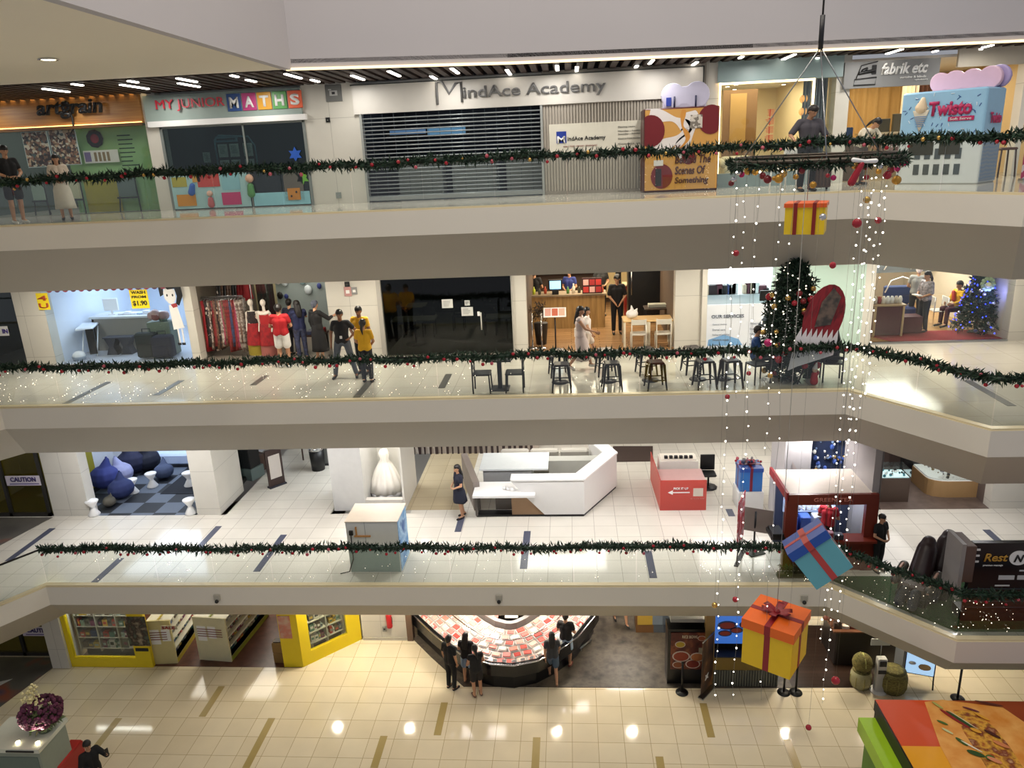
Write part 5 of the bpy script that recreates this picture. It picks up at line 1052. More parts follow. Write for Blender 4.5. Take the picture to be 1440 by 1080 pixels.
person('staff member in black at the left end of the restaurant bar', (X3(752, 412, 24.1), 24.2, L3), R(170), pose=FRONT, h=1.66, top='#141416', bottom='trousers', bcol='#151515')
person('bar worker in a blue top behind the restaurant till', (X3(801, 405, 24.3), 24.4, L3), R(-20), pose=FRONT, h=1.6, top='#25306e', bottom='trousers', bcol='#151515')
T = thing('menu_stand', 'slanted lit menu board on a thin dark post at the restaurant entrance', 'menu stand', (X3(781, 470, 20.25), 20.3, L3)); b = MB(); b.tube([(0, 0, .02), (0, 0, 1.0)], .02); b.build('post', DARK, T); b = MB(); b.lathe([(.16, 0), (.16, .015), (.02, .03)], n=16); b.build('base', DARK, T)
M_ = Matrix.Translation((0, -.02, 1.05)) @ Matrix.Rotation(R(-48), 4, 'X'); b = MB(); b.box(-.31, .31, -.02, 0, -.16, .16, WHITEP, M_); b.build('board', None, T)
for k in range(3): b = MB(); b.box(-.27 + k * .19, -.11 + k * .19, -.028, -.02, -.12, .12, mat(('#d8a090', '#c86a50', '#e0b8a0')[k]), M_); b.build('menu_picture', None, T)
for i, (px, y) in enumerate(((749, 20.5), (762, 20.45))):
    T = thing('rope_post', ('left', 'right')[i] + ' of two polished steel queue posts at the restaurant entrance', 'queue post', (X3(px, 480, y), y, L3)); b = MB(); b.lathe([(.15, 0), (.15, .02), (.03, .05)], n=16); b.build('base', CHROME, T); b = MB(); b.tube([(0, 0, .04), (0, 0, .95)], .025); b.ball((0, 0, .97), .035); b.build('post', CHROME, T)
T = thing('flower_pot', 'dark leafy plant with dried flowers behind the steel queue posts', 'plant', (X3(754, 445, 20.9) + .12, 21.0, L3)); b = MB(); b.lathe([(.15, 0), (.2, .6), (.2, .62)], n=16); b.build('pot', mat('#2c2622'), T); random.seed(8); b = MB()
for k in range(40): leafy(b, (random.gauss(0, .12), random.gauss(0, .1), .75 + random.random() * .4), (0, 0, 1), .1, 6, .14, .02)
b.build('foliage', noisy(((.4, '#2c2a1c'), (.7, '#6a4a3a')), 9), T, fix=False)['kind'] = 'stuff'
for i in range(2):
    px = 893 + i * 34; Y = 20.55
    T = thing('dining_table', ('left', 'right')[i] + ' of two light oak square tables at the restaurant front', 'table', (X3(px, 465, Y), Y + .05, L3)); w = .345
    b = MB(); b.bev(-w, w, -.35, .35, .72, .76, .02); b.build('table_top', mat('#d8b47c', .35), T)
    for x in (-w + .04, w - .04):
        for y in (-.3, .3): b = MB(); b.box(x - .03, x + .03, y - .03, y + .03, 0, .72); b.build('leg', mat('#d9cdb4', .4), T)
    C = thing('dining_chair', ('left', 'right')[i] + ' of two white chairs tucked at the light oak restaurant tables', 'chair', (T.location.x + .05, 20.12, L3), 0); wm = mat('#c8c2b4', .4)
    b = MB(); b.bev(-.2, .2, -.18, .2, .42, .46, .02); b.build('seat', wm, C); 
    for x in (-.19, .19): b = MB(); b.tube([(x, -.2, 0), (x, -.19, .88)], .016); b.build('rear_leg', wm, C); b = MB(); b.tube([(x, .18, 0), (x, .18, .43)], .016); b.build('front_leg', wm, C)
    b = MB(); b.bev(-.2, .2, -.215, -.19, .72, .86, .01); b.build('backrest', wm, C)
T = thing('white_carrier_bag', 'white knotted carrier bag standing on the left oak restaurant table', 'bag', (X3(889, 445, 20.55), 20.6, L3 + .761)); b = MB(); b.cap((-.05, 0, .12), .12, (.06, 0, .13), .11); b.cap((0, 0, .22), .06, (-.02, 0, .36), .02); b.cap((.1, 0, .2), .05, (.14, 0, .27), .02); remesh(b.build('sack', WHITEP, T), .016)
T = thing('side_table', 'dark low table with folded menus by the right wall of the restaurant', 'table', (X3(927, 425, 21.8), 22.0, L3)); b = MB(); b.bev(-.42, .42, -.3, .3, .74, .78, .02); b.build('table_top', mat('#3a2c22'), T)
for x in (-.37, .37):
    for y in (-.25, .25): b = MB(); b.box(x - .02, x + .02, y - .02, y + .02, 0, .74); b.build('leg', DARK, T)
b = MB(); b.bev(-.3, .3, -.12, .12, 0, .1, .02); o = b.build('menu_pile', mat('#b8b8a8')); o.location = (T.location.x, 22.0, L3 + .781); tag(o, 'pile of pale menus on the dark restaurant side table', 'menus')
person('long-haired girl in a pale dress walking right past the restaurant', (fl(817, 520, L3).x, fl(817, 520, L3).y, L3), R(78), pose=merge(WALK, dict(eb=(-.2, -.18, 1.16), wb=(-.14, -.42, 1.08), hb=(-.12, -.5, 1.05))), h=1.6, top='#c4b4ae', sleeve=0, bottom='skirt', bcol='#c4b4ae', hair='long', shoes='#d8d0c8', extra=lambda T, J, H: MB().bev(.16, .26, .02, .2, .85, 1.1, .03).build('shoulder_bag', mat('#d8d0c4'), T))
person('child in white walking beside the girl in the pale dress', (fl(824, 516, L3).x + .05, fl(822, 514, L3).y + .4, L3), R(80), pose=WALK, h=1.42, top='#d8d0c8', bottom='shorts', bcol='#c8b8a8', hair='long')
# --- clinic with service board
xa, xb = E3['cli']
shop(xa, xb, L3, T3, 4.5, wall='#dbe6e2', floor='#cfd6d4', light=(150, (.88, .97, 1)))
pier(L3, T3, xa - .02, xa + .12, y=19.85)
xw = X3(1082)
b = MB(); b.box(xw, xb, 20.0, 20.02, L3 + .02, T3); o = b.build('window_6', noisy(((.3, '#bcd8cc'), (.7, '#cfe4da')), .8, .3)); o['kind'] = 'structure'
T = thing('service_board', 'big white lit board headed OUR SERVICES on the clinic front', 'sign', (0, 19.97, 0)); zc = pt(1030, 428, Y=19.97).z
b = MB(); b.box(xa + .12, xw + .9, 0, .05, L3 + .05, zc); b.build('board', emat('#d3d6da', .22), T); q = pt(991, 445, Y=19.95)
text('OUR SERVICES', mat('#5a6270'), width=.85, height=.09, loc=(xa + .26, -.01, zc - .36), parent=T, bold=.02)
random.seed(31)
for k, s in enumerate(('General checkup', 'Dental care', 'Scaling and polishing', 'Wisdom tooth', 'Implants', 'Braces', 'Whitening')):
    for j in range(2): text(s, mat('#7f8794'), height=.05, loc=(xa + .3 + j * .98, -.01, zc - .56 - k * .14), parent=T)
b = MB(); b.prism([(xa + .18, L3 + .08), (xa + 1.1, L3 + .08), (xa + 1.0, L3 + .25), (xa + .6, L3 + .38), (xa + .2, L3 + .25)], -.008, 0); b.build('blue_patch', mat('#7fb0e0'), T)
b = MB(); b.ball((xw - .12, -.01, L3 + .75), .05, None, 8, sc=(1, .2, 2)); b.prism([(xw - .3, L3 + .62), (xw - .05, L3 + .5), (xw, L3 + .72), (xw - .1, L3 + .95)], -.008, 0); b.build('figure_drawing', mat('#4a5560'), T)
b = MB(); b.box(xa + .12, X3(1082), 19.95, 20.02, zc + .60, T3); b.box(xa + .12, X3(1082), 19.94, 20.03, zc + .56, zc + .60, emat('#f2f6ff', 1.0)); struct('trim_8', b, mat('#8f8c84'))
b = MB(); b.box(xw - .3, xw + .8, 19.9, 19.96, L3 + 1.28, L3 + 1.55); tag(b.build('black_counter_slab', BLACK), 'black slab of the clinic reception above the white board', 'counter')
random.seed(17)
T = thing('reception_counter', 'clinic reception desk with cluttered top seen over the service board', 'counter', (X3(1030, 420, 20.9), 21.0, L3)); b = MB(); b.box(-1.0, 1.0, 0, .6, 0, 1.25); b.build('desk', mat('#c8ced2'), T)
for k in range(18): b = MB(); s = random.uniform(.05, .14); x = random.uniform(-.95, .95); b.bev(x - s, x + s, .1, .3, 1.251, 1.251 + random.uniform(.1, .4), .02); o = b.build('desk_item', mat(random.choice(('#3a4a7a', '#2a1c20', '#c8b8a0', '#9ab8b4', '#5a2a38', '#e4e8ea', '#1c1c20'))), None); o.location = T.location; tag(o, 'small object standing on the clinic reception desk', 'desk item', 'clutter on the clinic reception desk')
b = MB(); b.box(X3(1006) - .13, X3(1006) + .13, 21.4, 21.45, L3 + 1.95, L3 + 2.5); tag(b.build('yellow_board', mat('#c8c060')), 'yellow upright panel at the back of the clinic', 'panel')
# --- salon at the right
xa, xb = X3(1226), X3(1421)
shop(xa, xb, L3, T3, 6.5, wall='#cfc6b2', light=(230, (1, .93, .82)), floor_m=tiles('#b98f5c', '#a87f4f', '#8a6840', 1.4, .16, .005, .2, offset=.5), front=.3)
b = MB(); b.box(xa, xb, 20.02, 20.035, L3 + .05, T3); o = b.build('window_7', GLASS); o['kind'] = 'structure'
b = MB(); b.box(xa, xb, 19.98, 20.06, L3, L3 + .05); struct('trim_9', b, STEEL)
T = thing('red_carpet', 'dark red carpet mat on the salon floor behind the glass', 'carpet', (0, 0, L3 + .003)); b = MB(); P = [fl(1262, 486, L3), fl(1340, 486, L3), fl(1388, 484, L3), fl(1375, 474, L3), fl(1240, 475, L3)]; b.slab([(X3(1262, 486), 20.08), (X3(1416, 486), 20.08), (X3(1416, 486), 21.3), (X3(1240, 480) - .2, 21.3)], 0, .012); b.build('pile', mat('#8a1622', .9), T)
T = thing('salon_cabinet', 'maroon two part salon display cabinet with oak edges', 'cabinet', (X3(1258, 455, 20.7), 20.8, L3)); b = MB(); b.box(-.5, .25, 0, .5, .05, .85); b.box(.25, .85, .15, .6, .05, .5); b.build('body', mat('#4a1a26', .4), T); b = MB(); b.box(-.55, .3, -.03, .53, .85, .89); b.build('cabinet_top', mat('#a08868', .4), T)
for x in (-.5, .24): b = MB(); b.box(x - .025, x + .025, -.03, .03, 0, .86); b.build('edge_post', mat('#b39a74'), T)
random.seed(4)
for k in range(7): b = MB(); b.lathe([(.05, 0), (.06, .12), (.03, .2)], m=mat(random.choice(('#e4e0dc', '#c8c0b8', '#8a3a3a', '#dcdce0'))), n=10); o = b.build('jar'); o.location = (T.location.x - .45 + k * .11, 21.0, L3 + .891); tag(o, f'small pale pot number {k + 1} from the left on the maroon salon cabinet', 'pot', 'pale pots on the salon cabinet')
T = thing('display_poster', 'large dark framed picture panels crossed with white struts at the salon back left', 'panel', (X3(1272, 400, 24), 24.2, L3)); b = MB(); b.box(-1.4, 1.0, 0, .05, 1.2, 2.4); b.build('board', mat('#5d6468', .4), T)
for x in (-1.0, -.3, .5): b = MB(); b.tube([(x - .3, -.05, 1.3), (x + .25, -.05, 2.35)], .02); b.build('strut', WHITEP, T)
b = MB(); b.box(-.6, .4, -.03, 0, 1.45, 2.0); b.build('picture', mat('#8a8f92', .3), T)
T = thing('blue_armchair', 'dark blue salon armchair under a white arc at the back left', 'armchair', (X3(1268, 420, 22.4), 22.5, L3)); b = MB(); b.bev(-.38, .38, -.3, .3, .1, .5, .08); b.build('seat', mat('#1c2c5a', .7), T); b = MB(); b.bev(-.38, .38, .2, .36, .5, 1.05, .06); b.build('backrest', mat('#20335f', .7), T); b = MB(); b.tube([(-.45, 0, .9), (-.3, 0, 1.25), (0, 0, 1.35), (.3, 0, 1.25), (.45, 0, .9)], .02); b.build('white_arc', WHITEP, T)
for i, (px, Y) in enumerate(((1319, 22.0), (1338, 21.9))):
    T = thing('metal_chair', ('left', 'right')[i] + ' of two thin metal waiting chairs in the salon', 'chair', (X3(px, 440, Y), Y, L3), R(90)); b = MB(); b.bev(-.21, .21, -.21, .21, .43, .46, .03); b.build('seat', mat('#d0d0cc'), T)
    for x in (-.19, .19): b = MB(); b.tube([(x, -.2, 0), (x, -.2, .45)], .012); b.tube([(x, .2, 0), (x, .2, .85)], .012); b.build('side_frame', CHROME, T)
    b = MB(); b.bev(-.2, .2, .18, .21, .6, .85, .01); b.build('backrest', mat('#d0d0cc'), T)
person('woman in a grey patterned top and dark jeans holding papers in the salon', (X3(1302, 425, 21.2), 21.25, L3), R(-75), pose=FRONT, h=1.68, top=noisy(((.4, '#a8a0a8'), (.6, '#77737c')), 18), sleeve=.9, bottom='trousers', bcol='#252b36', hair='tail', extra=lambda T, J, H: MB().box(-.14, .14, -.34, -.22, 1.06, 1.09).build('papers', WHITEP, T))
person('person in a pale cap and grey shirt behind the papers woman', (X3(1291, 415, 22.2), 22.3, L3), R(160), pose=FRONT, h=1.66, top='#8f908e', bottom='trousers', bcol='#1d1f24', hairm=mat('#d8cfd0'))
person('seated person in a bright yellow cardigan and red scarf in the salon', (X3(1345, 425, 21.9), 21.85, L3), R(-75), pose=merge(SIT, dict(pelvis=(0, .05, .58))), h=1.66, top='#d8a81c', sleeve=1.7, bottom='trousers', bcol='#4a2030', extra=lambda T, J, H: MB().cap((-.08, -.1, 1.0), .05, (.02, -.14, .78), .05).build('scarf', mat('#a8281c'), T))
T = fir('christmas tree glowing with blue lights in the salon window', (X3(1381, 430, 20.9) - .05, 20.98, L3), 2.15, .56, ((SILVER, 'silver', .05, 10), (mat('#20306c', .3), 'dark blue', .05, 8)), seed=4, lightm=emat('#2a3cff', 6), nlight=130, leafm=noisy(((.3, '#0c1626'), (.6, '#17304a'), (.8, '#1c3a34')), 14), dens=70, wherelab='blue lit salon tree')
area('blue_tree_lamp', (X3(1376, 430, 20.9), 20.3, L3 + 1.2), .5, 8, (.2, .25, 1), rot=(R(90), 0, 0))
T = thing('wreath', 'pale green teddy wreath in the middle of the blue lit tree', 'wreath', (X3(1388, 410, 20.4), 20.40, L3 + 1.45)); b = MB()
for k in range(10): a = k * .628; b.ball((math.cos(a) * .14, 0, math.sin(a) * .14), .06, None, 8)
b.build('ring', mat('#8a9a7a', .8), T); b = MB(); b.ball((0, -.02, -.02), .08, None, 10); b.build('centre', mat('#c8c8b0'), T)
t = thing('door_closer', 'small black shelf bracket high on the right salon wall', 'bracket', (X3(1427, 398, 19.9), 19.95, L3 + 2.05)); b = MB(); b.bev(-.13, .2, -.1, .0, -.03, .03, .01); b.build('body', DARK, t); b = MB(); b.box(-.03, .03, -.05, 0, -.09, -.03); b.build('arm', DARK, t)
# --- gallery furniture: metal stools and small tables along the rail
GUN = mat('#2b2422', .35, .7)
def stool(x, y, rz, label):
    T = thing('metal_stool', label, 'stool', (x, y, L3), rz, 'metal stools along the middle gallery rail')
    b = MB(); b.loft([[(sx * s, sy * s, z) for sx, sy in ((-1, -1), (1, -1), (1, 1), (-1, 1))] for s, z in ((.17, .60), (.165, .63), (.15, .645))], smooth=False); b.build('seat', GUN, T)
    for sx in (-1, 1):
        for sy in (-1, 1):
            b = MB(); b.loft([[(sx * a + dx * w, sy * a + dy * w, z) for dx, dy in ((-1, -1), (1, -1), (1, 1), (-1, 1))] for a, w, z in ((.155, .032, .60), (.185, .022, .3), (.215, .016, 0))], smooth=False); b.build('leg', GUN, T)
    b = MB()
    for q in (0, 90, 180, 270): b.box(-.19, .19, -.20, -.185, .22, .245, None, Matrix.Rotation(R(q), 4, 'Z'))
    b.build('brace', GUN, T); return T
for i, (px, py, dx) in enumerate(((787, 553, 0), (858, 551, 0), (920, 550, 0), (990, 549, 0), (1027, 549, 0))):
    q = fl(px, py, L3); nm = ('first', 'second', 'third', 'fourth', 'fifth')[i]
    stool(q.x + .05, 16.55, R(3 * i), f'front metal stool of the {nm} pair from the left'); 
    if i != 4: stool(q.x - .04, 17.75, R(10), f'rear metal stool of the {nm} pair from the left')
    T = thing('bistro_table', f'small dark pedestal table of the {nm} stool pair from the left', 'table', (q.x, 17.15, L3), group='small dark tables along the middle gallery rail'); b = MB(); b.bev(-.28, .28, -.24, .24, .68, .71, .02); b.build('table_top', mat('#332a28', .3), T); b = MB(); b.tube([(0, 0, .02), (0, 0, .68)], .03); b.build('post', BLACK, T); b = MB(); b.lathe([(.2, 0), (.2, .02), (.04, .05)], n=16); b.build('foot', BLACK, T)
    b = MB(); b.bev(-.09, .09, -.01, .01, 0, .12, .004); o = b.build('table_sign', WHITEP); o.location = (q.x + .12, 16.95, L3 + .711); tag(o, f'small white card standing on the {nm} rail table from the left', 'card', 'white cards on the rail tables')
def bchair(x, y, rz, label):
    T = thing('black_chair', label, 'chair', (x, y, L3), rz); b = MB(); b.bev(-.22, .22, -.21, .21, .42, .46, .03); b.build('seat', BLACK, T); b = MB(); b.bev(-.21, .21, .19, .22, .70, .88, .01); b.build('backrest', BLACK, T); b = MB(); b.bev(-.21, .21, .19, .215, .55, .62, .008); b.build('back_slat', BLACK, T)
    for sx in (-.2, .2): b = MB(); b.tube([(sx, .2, 0), (sx, .2, .86)], .018); b.build('rear_leg', BLACK, T); b = MB(); b.tube([(sx * 1.05, -.2, 0), (sx, -.18, .43)], .018); b.build('front_leg', BLACK, T)
    return T
for i, (px, py, rz, lb) in enumerate(((678, 553, 90, 'left black slatted chair at the black rail table'), (724, 552, -90, 'right black slatted chair at the black rail table'), (1073, 547, 200, 'black chair tucked left of the big christmas tree'), (1182, 547, 170, 'black chair of the person seated right of the big tree'))):
    q = fl(px, py, L3); bchair(q.x, 16.6 if i < 2 else 16.85, R(rz), lb)
T = thing('square_table', 'black square table between the two slatted chairs at the rail', 'table', (fl(702, 553, L3).x, 16.75, L3)); b = MB(); b.bev(-.3, .3, -.3, .3, .72, .76, .02); b.build('table_top', BLACK, T); b = MB(); b.box(-.05, .05, -.05, .05, .02, .72); b.build('post', BLACK, T); b = MB(); b.bev(-.22, .22, -.22, .22, 0, .03, .02); b.build('foot', BLACK, T)
person('dark-haired person seated at the rail right of the big christmas tree', (fl(1180, 547, L3).x, 16.85, L3), R(-120), pose=SIT, h=1.62, top='#15151a', sleeve=1.6, bottom='trousers', bcol='#1a1a22', hair='long')
person('person in a blue top seated at the rail left of the big christmas tree', (fl(1078, 547, L3).x, 17.3, L3), R(75), pose=SIT, h=1.55, top='#1c3f74', sleeve=.9, bottom='trousers', bcol='#17171c')
# --- the big christmas tree with its board
q = fl(1120, 545, L3)
fir('tall christmas tree with red and gold baubles standing at the middle gallery rail', (q.x + .02, 17.05, L3), 2.74, .61, ((RED, 'red', .075, 12), (GOLDB, 'gold', .06, 14), (MAG, 'magenta', .07, 2), (mat('#7a1a20', .4), 'dark red', .06, 8)), seed=2, lightm=TINY, nlight=130, rounded=True, dens=100, wherelab='big rail tree')
T = thing('christmas_board', 'red oval christmas board with dripping white lettering leaning on the big tree', 'board', (q.x + .12, 16.28, L3 + .35), 0); T.rotation_euler = (0, R(14), R(-6))
b = MB(); b.prism([(math.cos(R(15 * i)) * .40, 1.30 + math.sin(R(15 * i)) * .72) for i in range(24)], 0, .03); b.build('oval_board', noisy(((.3, '#6d0f1a'), (.5, '#8c1c26'), (.62, '#5a1018'), (.8, '#a8342c')), 3, stretch=(3, 1, .6)), T)
b = MB(); b.prism([(-.12, 1.05), (.18, 1.18), (.20, 1.8), (.0, 1.95), (-.14, 1.6)], -.02, -.001); b.build('grey_patch', noisy(((.4, '#3a3634'), (.6, '#6a5a50')), 6), T)
P = [(-.42, .75)] + [(-.42 + .84 * i / 16, .80 + (.16 if i % 2 else -.05) + .15 * i / 16) for i in range(17)] + [(.44, .55), (.1, .32), (-.2, .12), (-.36, -.02)]
b = MB(); b.prism(P, -.025, -.004); b.build('white_lettering_panel', mat('#e2dde0', .5), T)
for i, ch in enumerate('MERRY XMAS'.replace(' ', '')): text(ch, DARK, width=.055, height=.26, loc=(-.36 + i * .085, -.03, .28 + i * .042), parent=T, bold=.0)
b = MB(); b.tube([(0, .03, 1.0), (.0, .25, .0 - .33)], .02); b.build('prop', DARK, T)
b = MB(); b.cap((0, 0, .1), .09, (0, 0, .25), .07, mat('#c0202a')); b.ball((0, 0, .36), .06, mat('#d8b8a0')); b.cap((0, 0, .40), .055, (.03, 0, .52), .015, mat('#e8e0dc')); o = b.build('santa_figure'); qq = pt(1144, 545, Y=16.5); o.location = (qq.x, 16.5, L3 + .0); tag(o, 'small red santa figure at the foot of the big tree', 'figure')
# ================================================================== lowest gallery (floor L2)
def X2(px, py=700, Y=20.0): return pt(px, py, Y=Y).x
def b2(px, py): return pt(px, py, Z=L2)
xd0, xd1 = X2(-40), b2(71, 727).x
for px0, px1, d in ((73, 125, .4), (274, 308, 1.7)): pier(L2, T2, b2(px0, 728).x, b2(px1, 727).x, d=d)
pier(L2, T2, X2(1392, 712), 17)
# caution lift doors, shown on this floor and the one below
def lift(z, zt, x0, x1, py, nm, y=20.0):
    shop(x0, x1, z, zt, 2.2, y=y, wall='#8a8220', floor='#6a6650', light=(14, (1, .9, .5)))
    b = MB(); b.box(x0, x1, y + .04, y + .055, z + .08, zt); o = b.build('door_2', glass((.7, .68, .5), .06)); o['kind'] = 'structure'
    T = thing('door_frame', f'dark metal glazed door frame at the far left of the {nm}', 'door frame', (0, y - .02, 0)); m = mat('#3c3a36', .4, .5)
    for x in (x0, x1 - 1.35, x1 - .1): b = MB(); b.box(x, x + .1, 0, .08, z, zt); b.build('upright', m, T)
    b = MB(); b.box(x0, x1, 0, .08, z, z + .12); b.build('bottom_rail', m, T)
    c = pt(40, py, Y=y - .05); T = thing('caution_sign', f'white CAUTION band across the lift door of the {nm}', 'sign', (x1 - 1.16, y - .05, c.z)); b = MB(); b.box(0, 1.1, 0, .02, -.16, .16); b.build('band', mat('#d8cfd8'), T)
    text('CAUTION', mat('#3a2a6a'), width=.82, height=.15, loc=(.16, -.005, -.03), parent=T, bold=.02); b = MB(); b.box(.1, 1.05, -.004, 0, -.12, -.09); b.build('small_print', mat('#5a4a8a'), T)
    T = thing('floor_mat', f'grey mat with red and blue patches before the lift on the {nm}', 'mat', (0, 0, z + .002)); P = [(x0, y - .1), (x1 + .1, y - .1), (x1 - .6, y - 3.1), (x0, y - 3.1)]
    b = MB(); b.slab(P, 0, .01); b.build('mat_sheet', noisy(((.35, '#4a4744'), (.55, '#5d5a55'), (.68, '#8a4a36'), (.8, '#3c4a66')), .8, .7, 2), T); b = MB(); b.slab([(x1 - 1.6, y - 1.4), (x1 - .9, y - 1.1), (x1 - 1.3, y - 1.8)], .01, .013); b.build('white_mark', mat('#c8c8c8'), T)
lift(L2, T2, xd0, xd1, 676, 'lowest gallery')
# --- bean bag shop
xa, xb = b2(125, 725).x, b2(274, 724).x
def checker(c1, c2, s, rough=.6):
    m, nt, b = _new('checker'); tc = nt.nodes.new('ShaderNodeTexCoord'); ck = nt.nodes.new('ShaderNodeTexChecker'); ck.inputs['Scale'].default_value = 1 / s; ck.inputs[1].default_value = col4(c1); ck.inputs[2].default_value = col4(c2)
    nt.links.new(tc.outputs['Object'], ck.inputs[0]); nt.links.new(ck.outputs[0], b.inputs['Base Color']); b.inputs['Roughness'].default_value = rough; return m
shop(xa - 1.3, xb, L2, T2, 6.5, wall='#c8ccd2', light=(150, (.74, .84, 1)), floor_m=checker('#5c6572', '#14181e', .72))
T = thing('carpet', 'plain dark carpet square in the middle of the bean bag shop', 'carpet', (0, 0, L2 + .004)); b = MB(); b.box(xa + 1.5, xb, 21.5, 23.5, 0, .012); b.build('pile', mat('#191d24', .9), T)
def hourglass(x, y, lb):
    T = thing('hourglass_stool', lb, 'stool', (x, y, L2)); b = MB(); b.lathe([(.17, 0), (.18, .03), (.07, .22), (.06, .26), (.19, .46), (.19, .48)], n=24); b.build('body', WHITEP, T); b = MB(); b.lathe([(.17, .481), (.16, .495)], n=24); b.build('seat', mat('#f4f4f2', .3), T)
for px, py, lb in ((133, 724, 'white hourglass stool at the left front corner of the bean bag shop'), (188, 693, 'white hourglass stool leaning by the blue bean bags'), (215, 684, 'white hourglass stool right of the leaning one'), (267, 683, 'white hourglass stool half hidden behind the right pier'), (269, 722, 'white hourglass stool at the right front corner of the bean bag shop')):
    q = b2(px, py); hourglass(q.x, q.y, lb)
random.seed(15)
for i, (px, py, s, cc, lb) in enumerate(((146, 690, .75, '#2a3576', 'blue bean bag at the left of the pile'), (168, 704, .62, '#24305f', 'navy bean bag low in the front of the pile'), (168, 682, .66, '#8f93b8', 'pale lilac bean bag in the middle of the pile'), (185, 668, .8, '#171c3a', 'dark navy bean bag at the back of the pile'), (205, 664, .7, '#101528', 'black bean bag under the long window seat'), (150, 716, .32, '#5a564c', 'small grey brown pouf on the floor in front of the pile'), (130, 672, .35, '#c9ccd8', 'white and grey cushion at the left wall of the bean bag shop'), (228, 676, .5, '#3f4a66', 'grey blue bean bag right of the white stools'))):
    q = b2(px, py); T = thing('bean_bag', lb, 'bean bag', (q.x, q.y + .2, L2), i); b = MB(); b.ball((0, 0, s * .55), s * .62, sc=(1.1, 1, .85)); b.cap((0, 0, s * .7), s * .4, (s * .15, .1, s * 1.3), s * .12); remesh(b.build('bag', mat(cc, .8, var=.2, scale=4), T), .03, 6); b = MB(); b.ball((s * .15, .1, s * 1.42), s * .05); b.build('tie', mat(cc, .8), T)
T = thing('long_sofa', 'white and blue cushioned bench along the back of the bean bag shop', 'sofa', (b2(225, 668).x + .2, 23.7, L2)); b = MB(); b.bev(-2.2, 1.0, 0, .8, .1, .5, .1); b.build('seat', mat('#b8c8e6', .7), T)
for k in range(4): b = MB(); b.bev(-2.1 + k * .77, -1.38 + k * .77, .5, .85, .5, .95, .1); b.build('back_cushion', mat('#c9d6ee', .7), T)
b = MB(); b.box(-2.2, 1.0, .02, .78, 0, .1); b.build('base', DARK, T)
T = thing('display_unit', 'pale shelf stacked with dark rolled mats at the left of the bean bag shop', 'shelf', (b2(120, 660).x + .6, 23.4, L2), R(25)); b = MB(); b.box(-1.3, .9, 0, .4, 0, .75); b.build('body', mat('#d0d4da'), T)
for k in range(7): b = MB(); b.tube([(-1.1 + k * .26, .05, .84), (-1.1 + k * .26, .4, .84)], .08); b.build('rolled_mat', mat(('#1c2030', '#6a5a58', '#3a4058')[k % 3]), T)
# --- open white hall between the piers
b = MB(); b.box(xb + 1.0, X2(470, 700, 20.5), 20.0, 27, L2 - .04, L2 + .003); struct('floor', b, TILE_2)
b = MB(); b.box(X2(322, 690, 21.0) - .4, X2(470, 650, 27) + 2, 27, 27.1, L2, T2); struct('wall_back', b, WALLW)
q0, q1 = b2(322, 704), b2(366, 648)
T = thing('glass_partition', 'low black curb with glass pane running back from the right pier', 'partition', (0, 0, L2)); b = MB(); d_ = (q1 - q0).normalized(); n_ = Vector((-d_.y, d_.x, 0)) * .06
b.slab([tuple((q0 - n_)[:2]), tuple((q1 - n_)[:2]), tuple((q1 + n_)[:2]), tuple((q0 + n_)[:2])], .002, .14); b.build('curb', mat('#25221f', .3), T); n_ *= .15; b = MB(); b.slab([tuple((q0 - n_)[:2]), tuple((q1 - n_)[:2]), tuple((q1 + n_)[:2]), tuple((q0 + n_)[:2])], .14, 1.9); b.build('pane', GLASS, T)
q = b2(332, 690); T = thing('black_cabinet', 'black cabinet on a grey green plinth behind the glass partition', 'cabinet', (q.x - .1, q.y + .9, L2), R(-20)); b = MB(); b.bev(-.45, .35, 0, .5, .4, 1.1, .03); b.build('body', BLACK, T); b = MB(); b.box(-.5, .4, -.05, .55, 0, .4); b.build('plinth', mat('#5c6a66'), T)
q = b2(352, 668); T = thing('clutter_box', 'brown box with clothes beside the black cabinet', 'box', (q.x, q.y + .4, L2), R(-30)); b = MB(); b.bev(-.3, .3, -.2, .3, 0, .6, .03); b.build('body', mat('#4a342a'), T); b = MB(); b.ball((0, 0, .65), .2, WHITEP); b.build('cloth', None, T)
q = b2(390, 683); T = thing('floor_sign', 'narrow dark standing sign leaning on the white hall floor', 'sign', (q.x, q.y, L2), R(50)); b = MB(); b.box(-.3, .3, -.1, .1, 0, .05); b.build('foot', mat('#2a2c34'), T); b = MB(); b.box(-.28, .28, -.03, .03, .05, 1.3); b.build('board', mat('#3a2a26'), T); b = MB(); b.box(-.2, .2, -.04, -.03, .3, 1.1); b.build('paper', mat('#c8c0b8'), T)
q = b2(448, 660); T = thing('litter_bin', 'black round litter bin with domed steel lid in the white hall', 'bin', (q.x, q.y, L2)); b = MB(); b.lathe([(.22, 0), (.26, .75)], n=24); b.build('body', BLACK, T); b = MB(); b.lathe([(.27, .75), (.27, .8), (.18, .95), (.05, 1.0)], n=24); b.build('lid', CHROME, T)
q = b2(462, 658); T = thing('arched_panel', 'grey arched panel standing right of the litter bin', 'panel', (q.x, q.y + .3, L2)); b = MB(); b.prism([(-.25, 0), (.25, 0), (.25, .9)] + [(math.cos(R(a)) * .25, .95 + math.sin(R(a)) * .25) for a in range(15, 180, 15)] + [(-.25, .9)], 0, .06); b.build('board', mat('#6f706c'), T); b = MB(); b.box(-.3, .3, -.1, .16, 0, .03); b.build('foot', DARK, T)
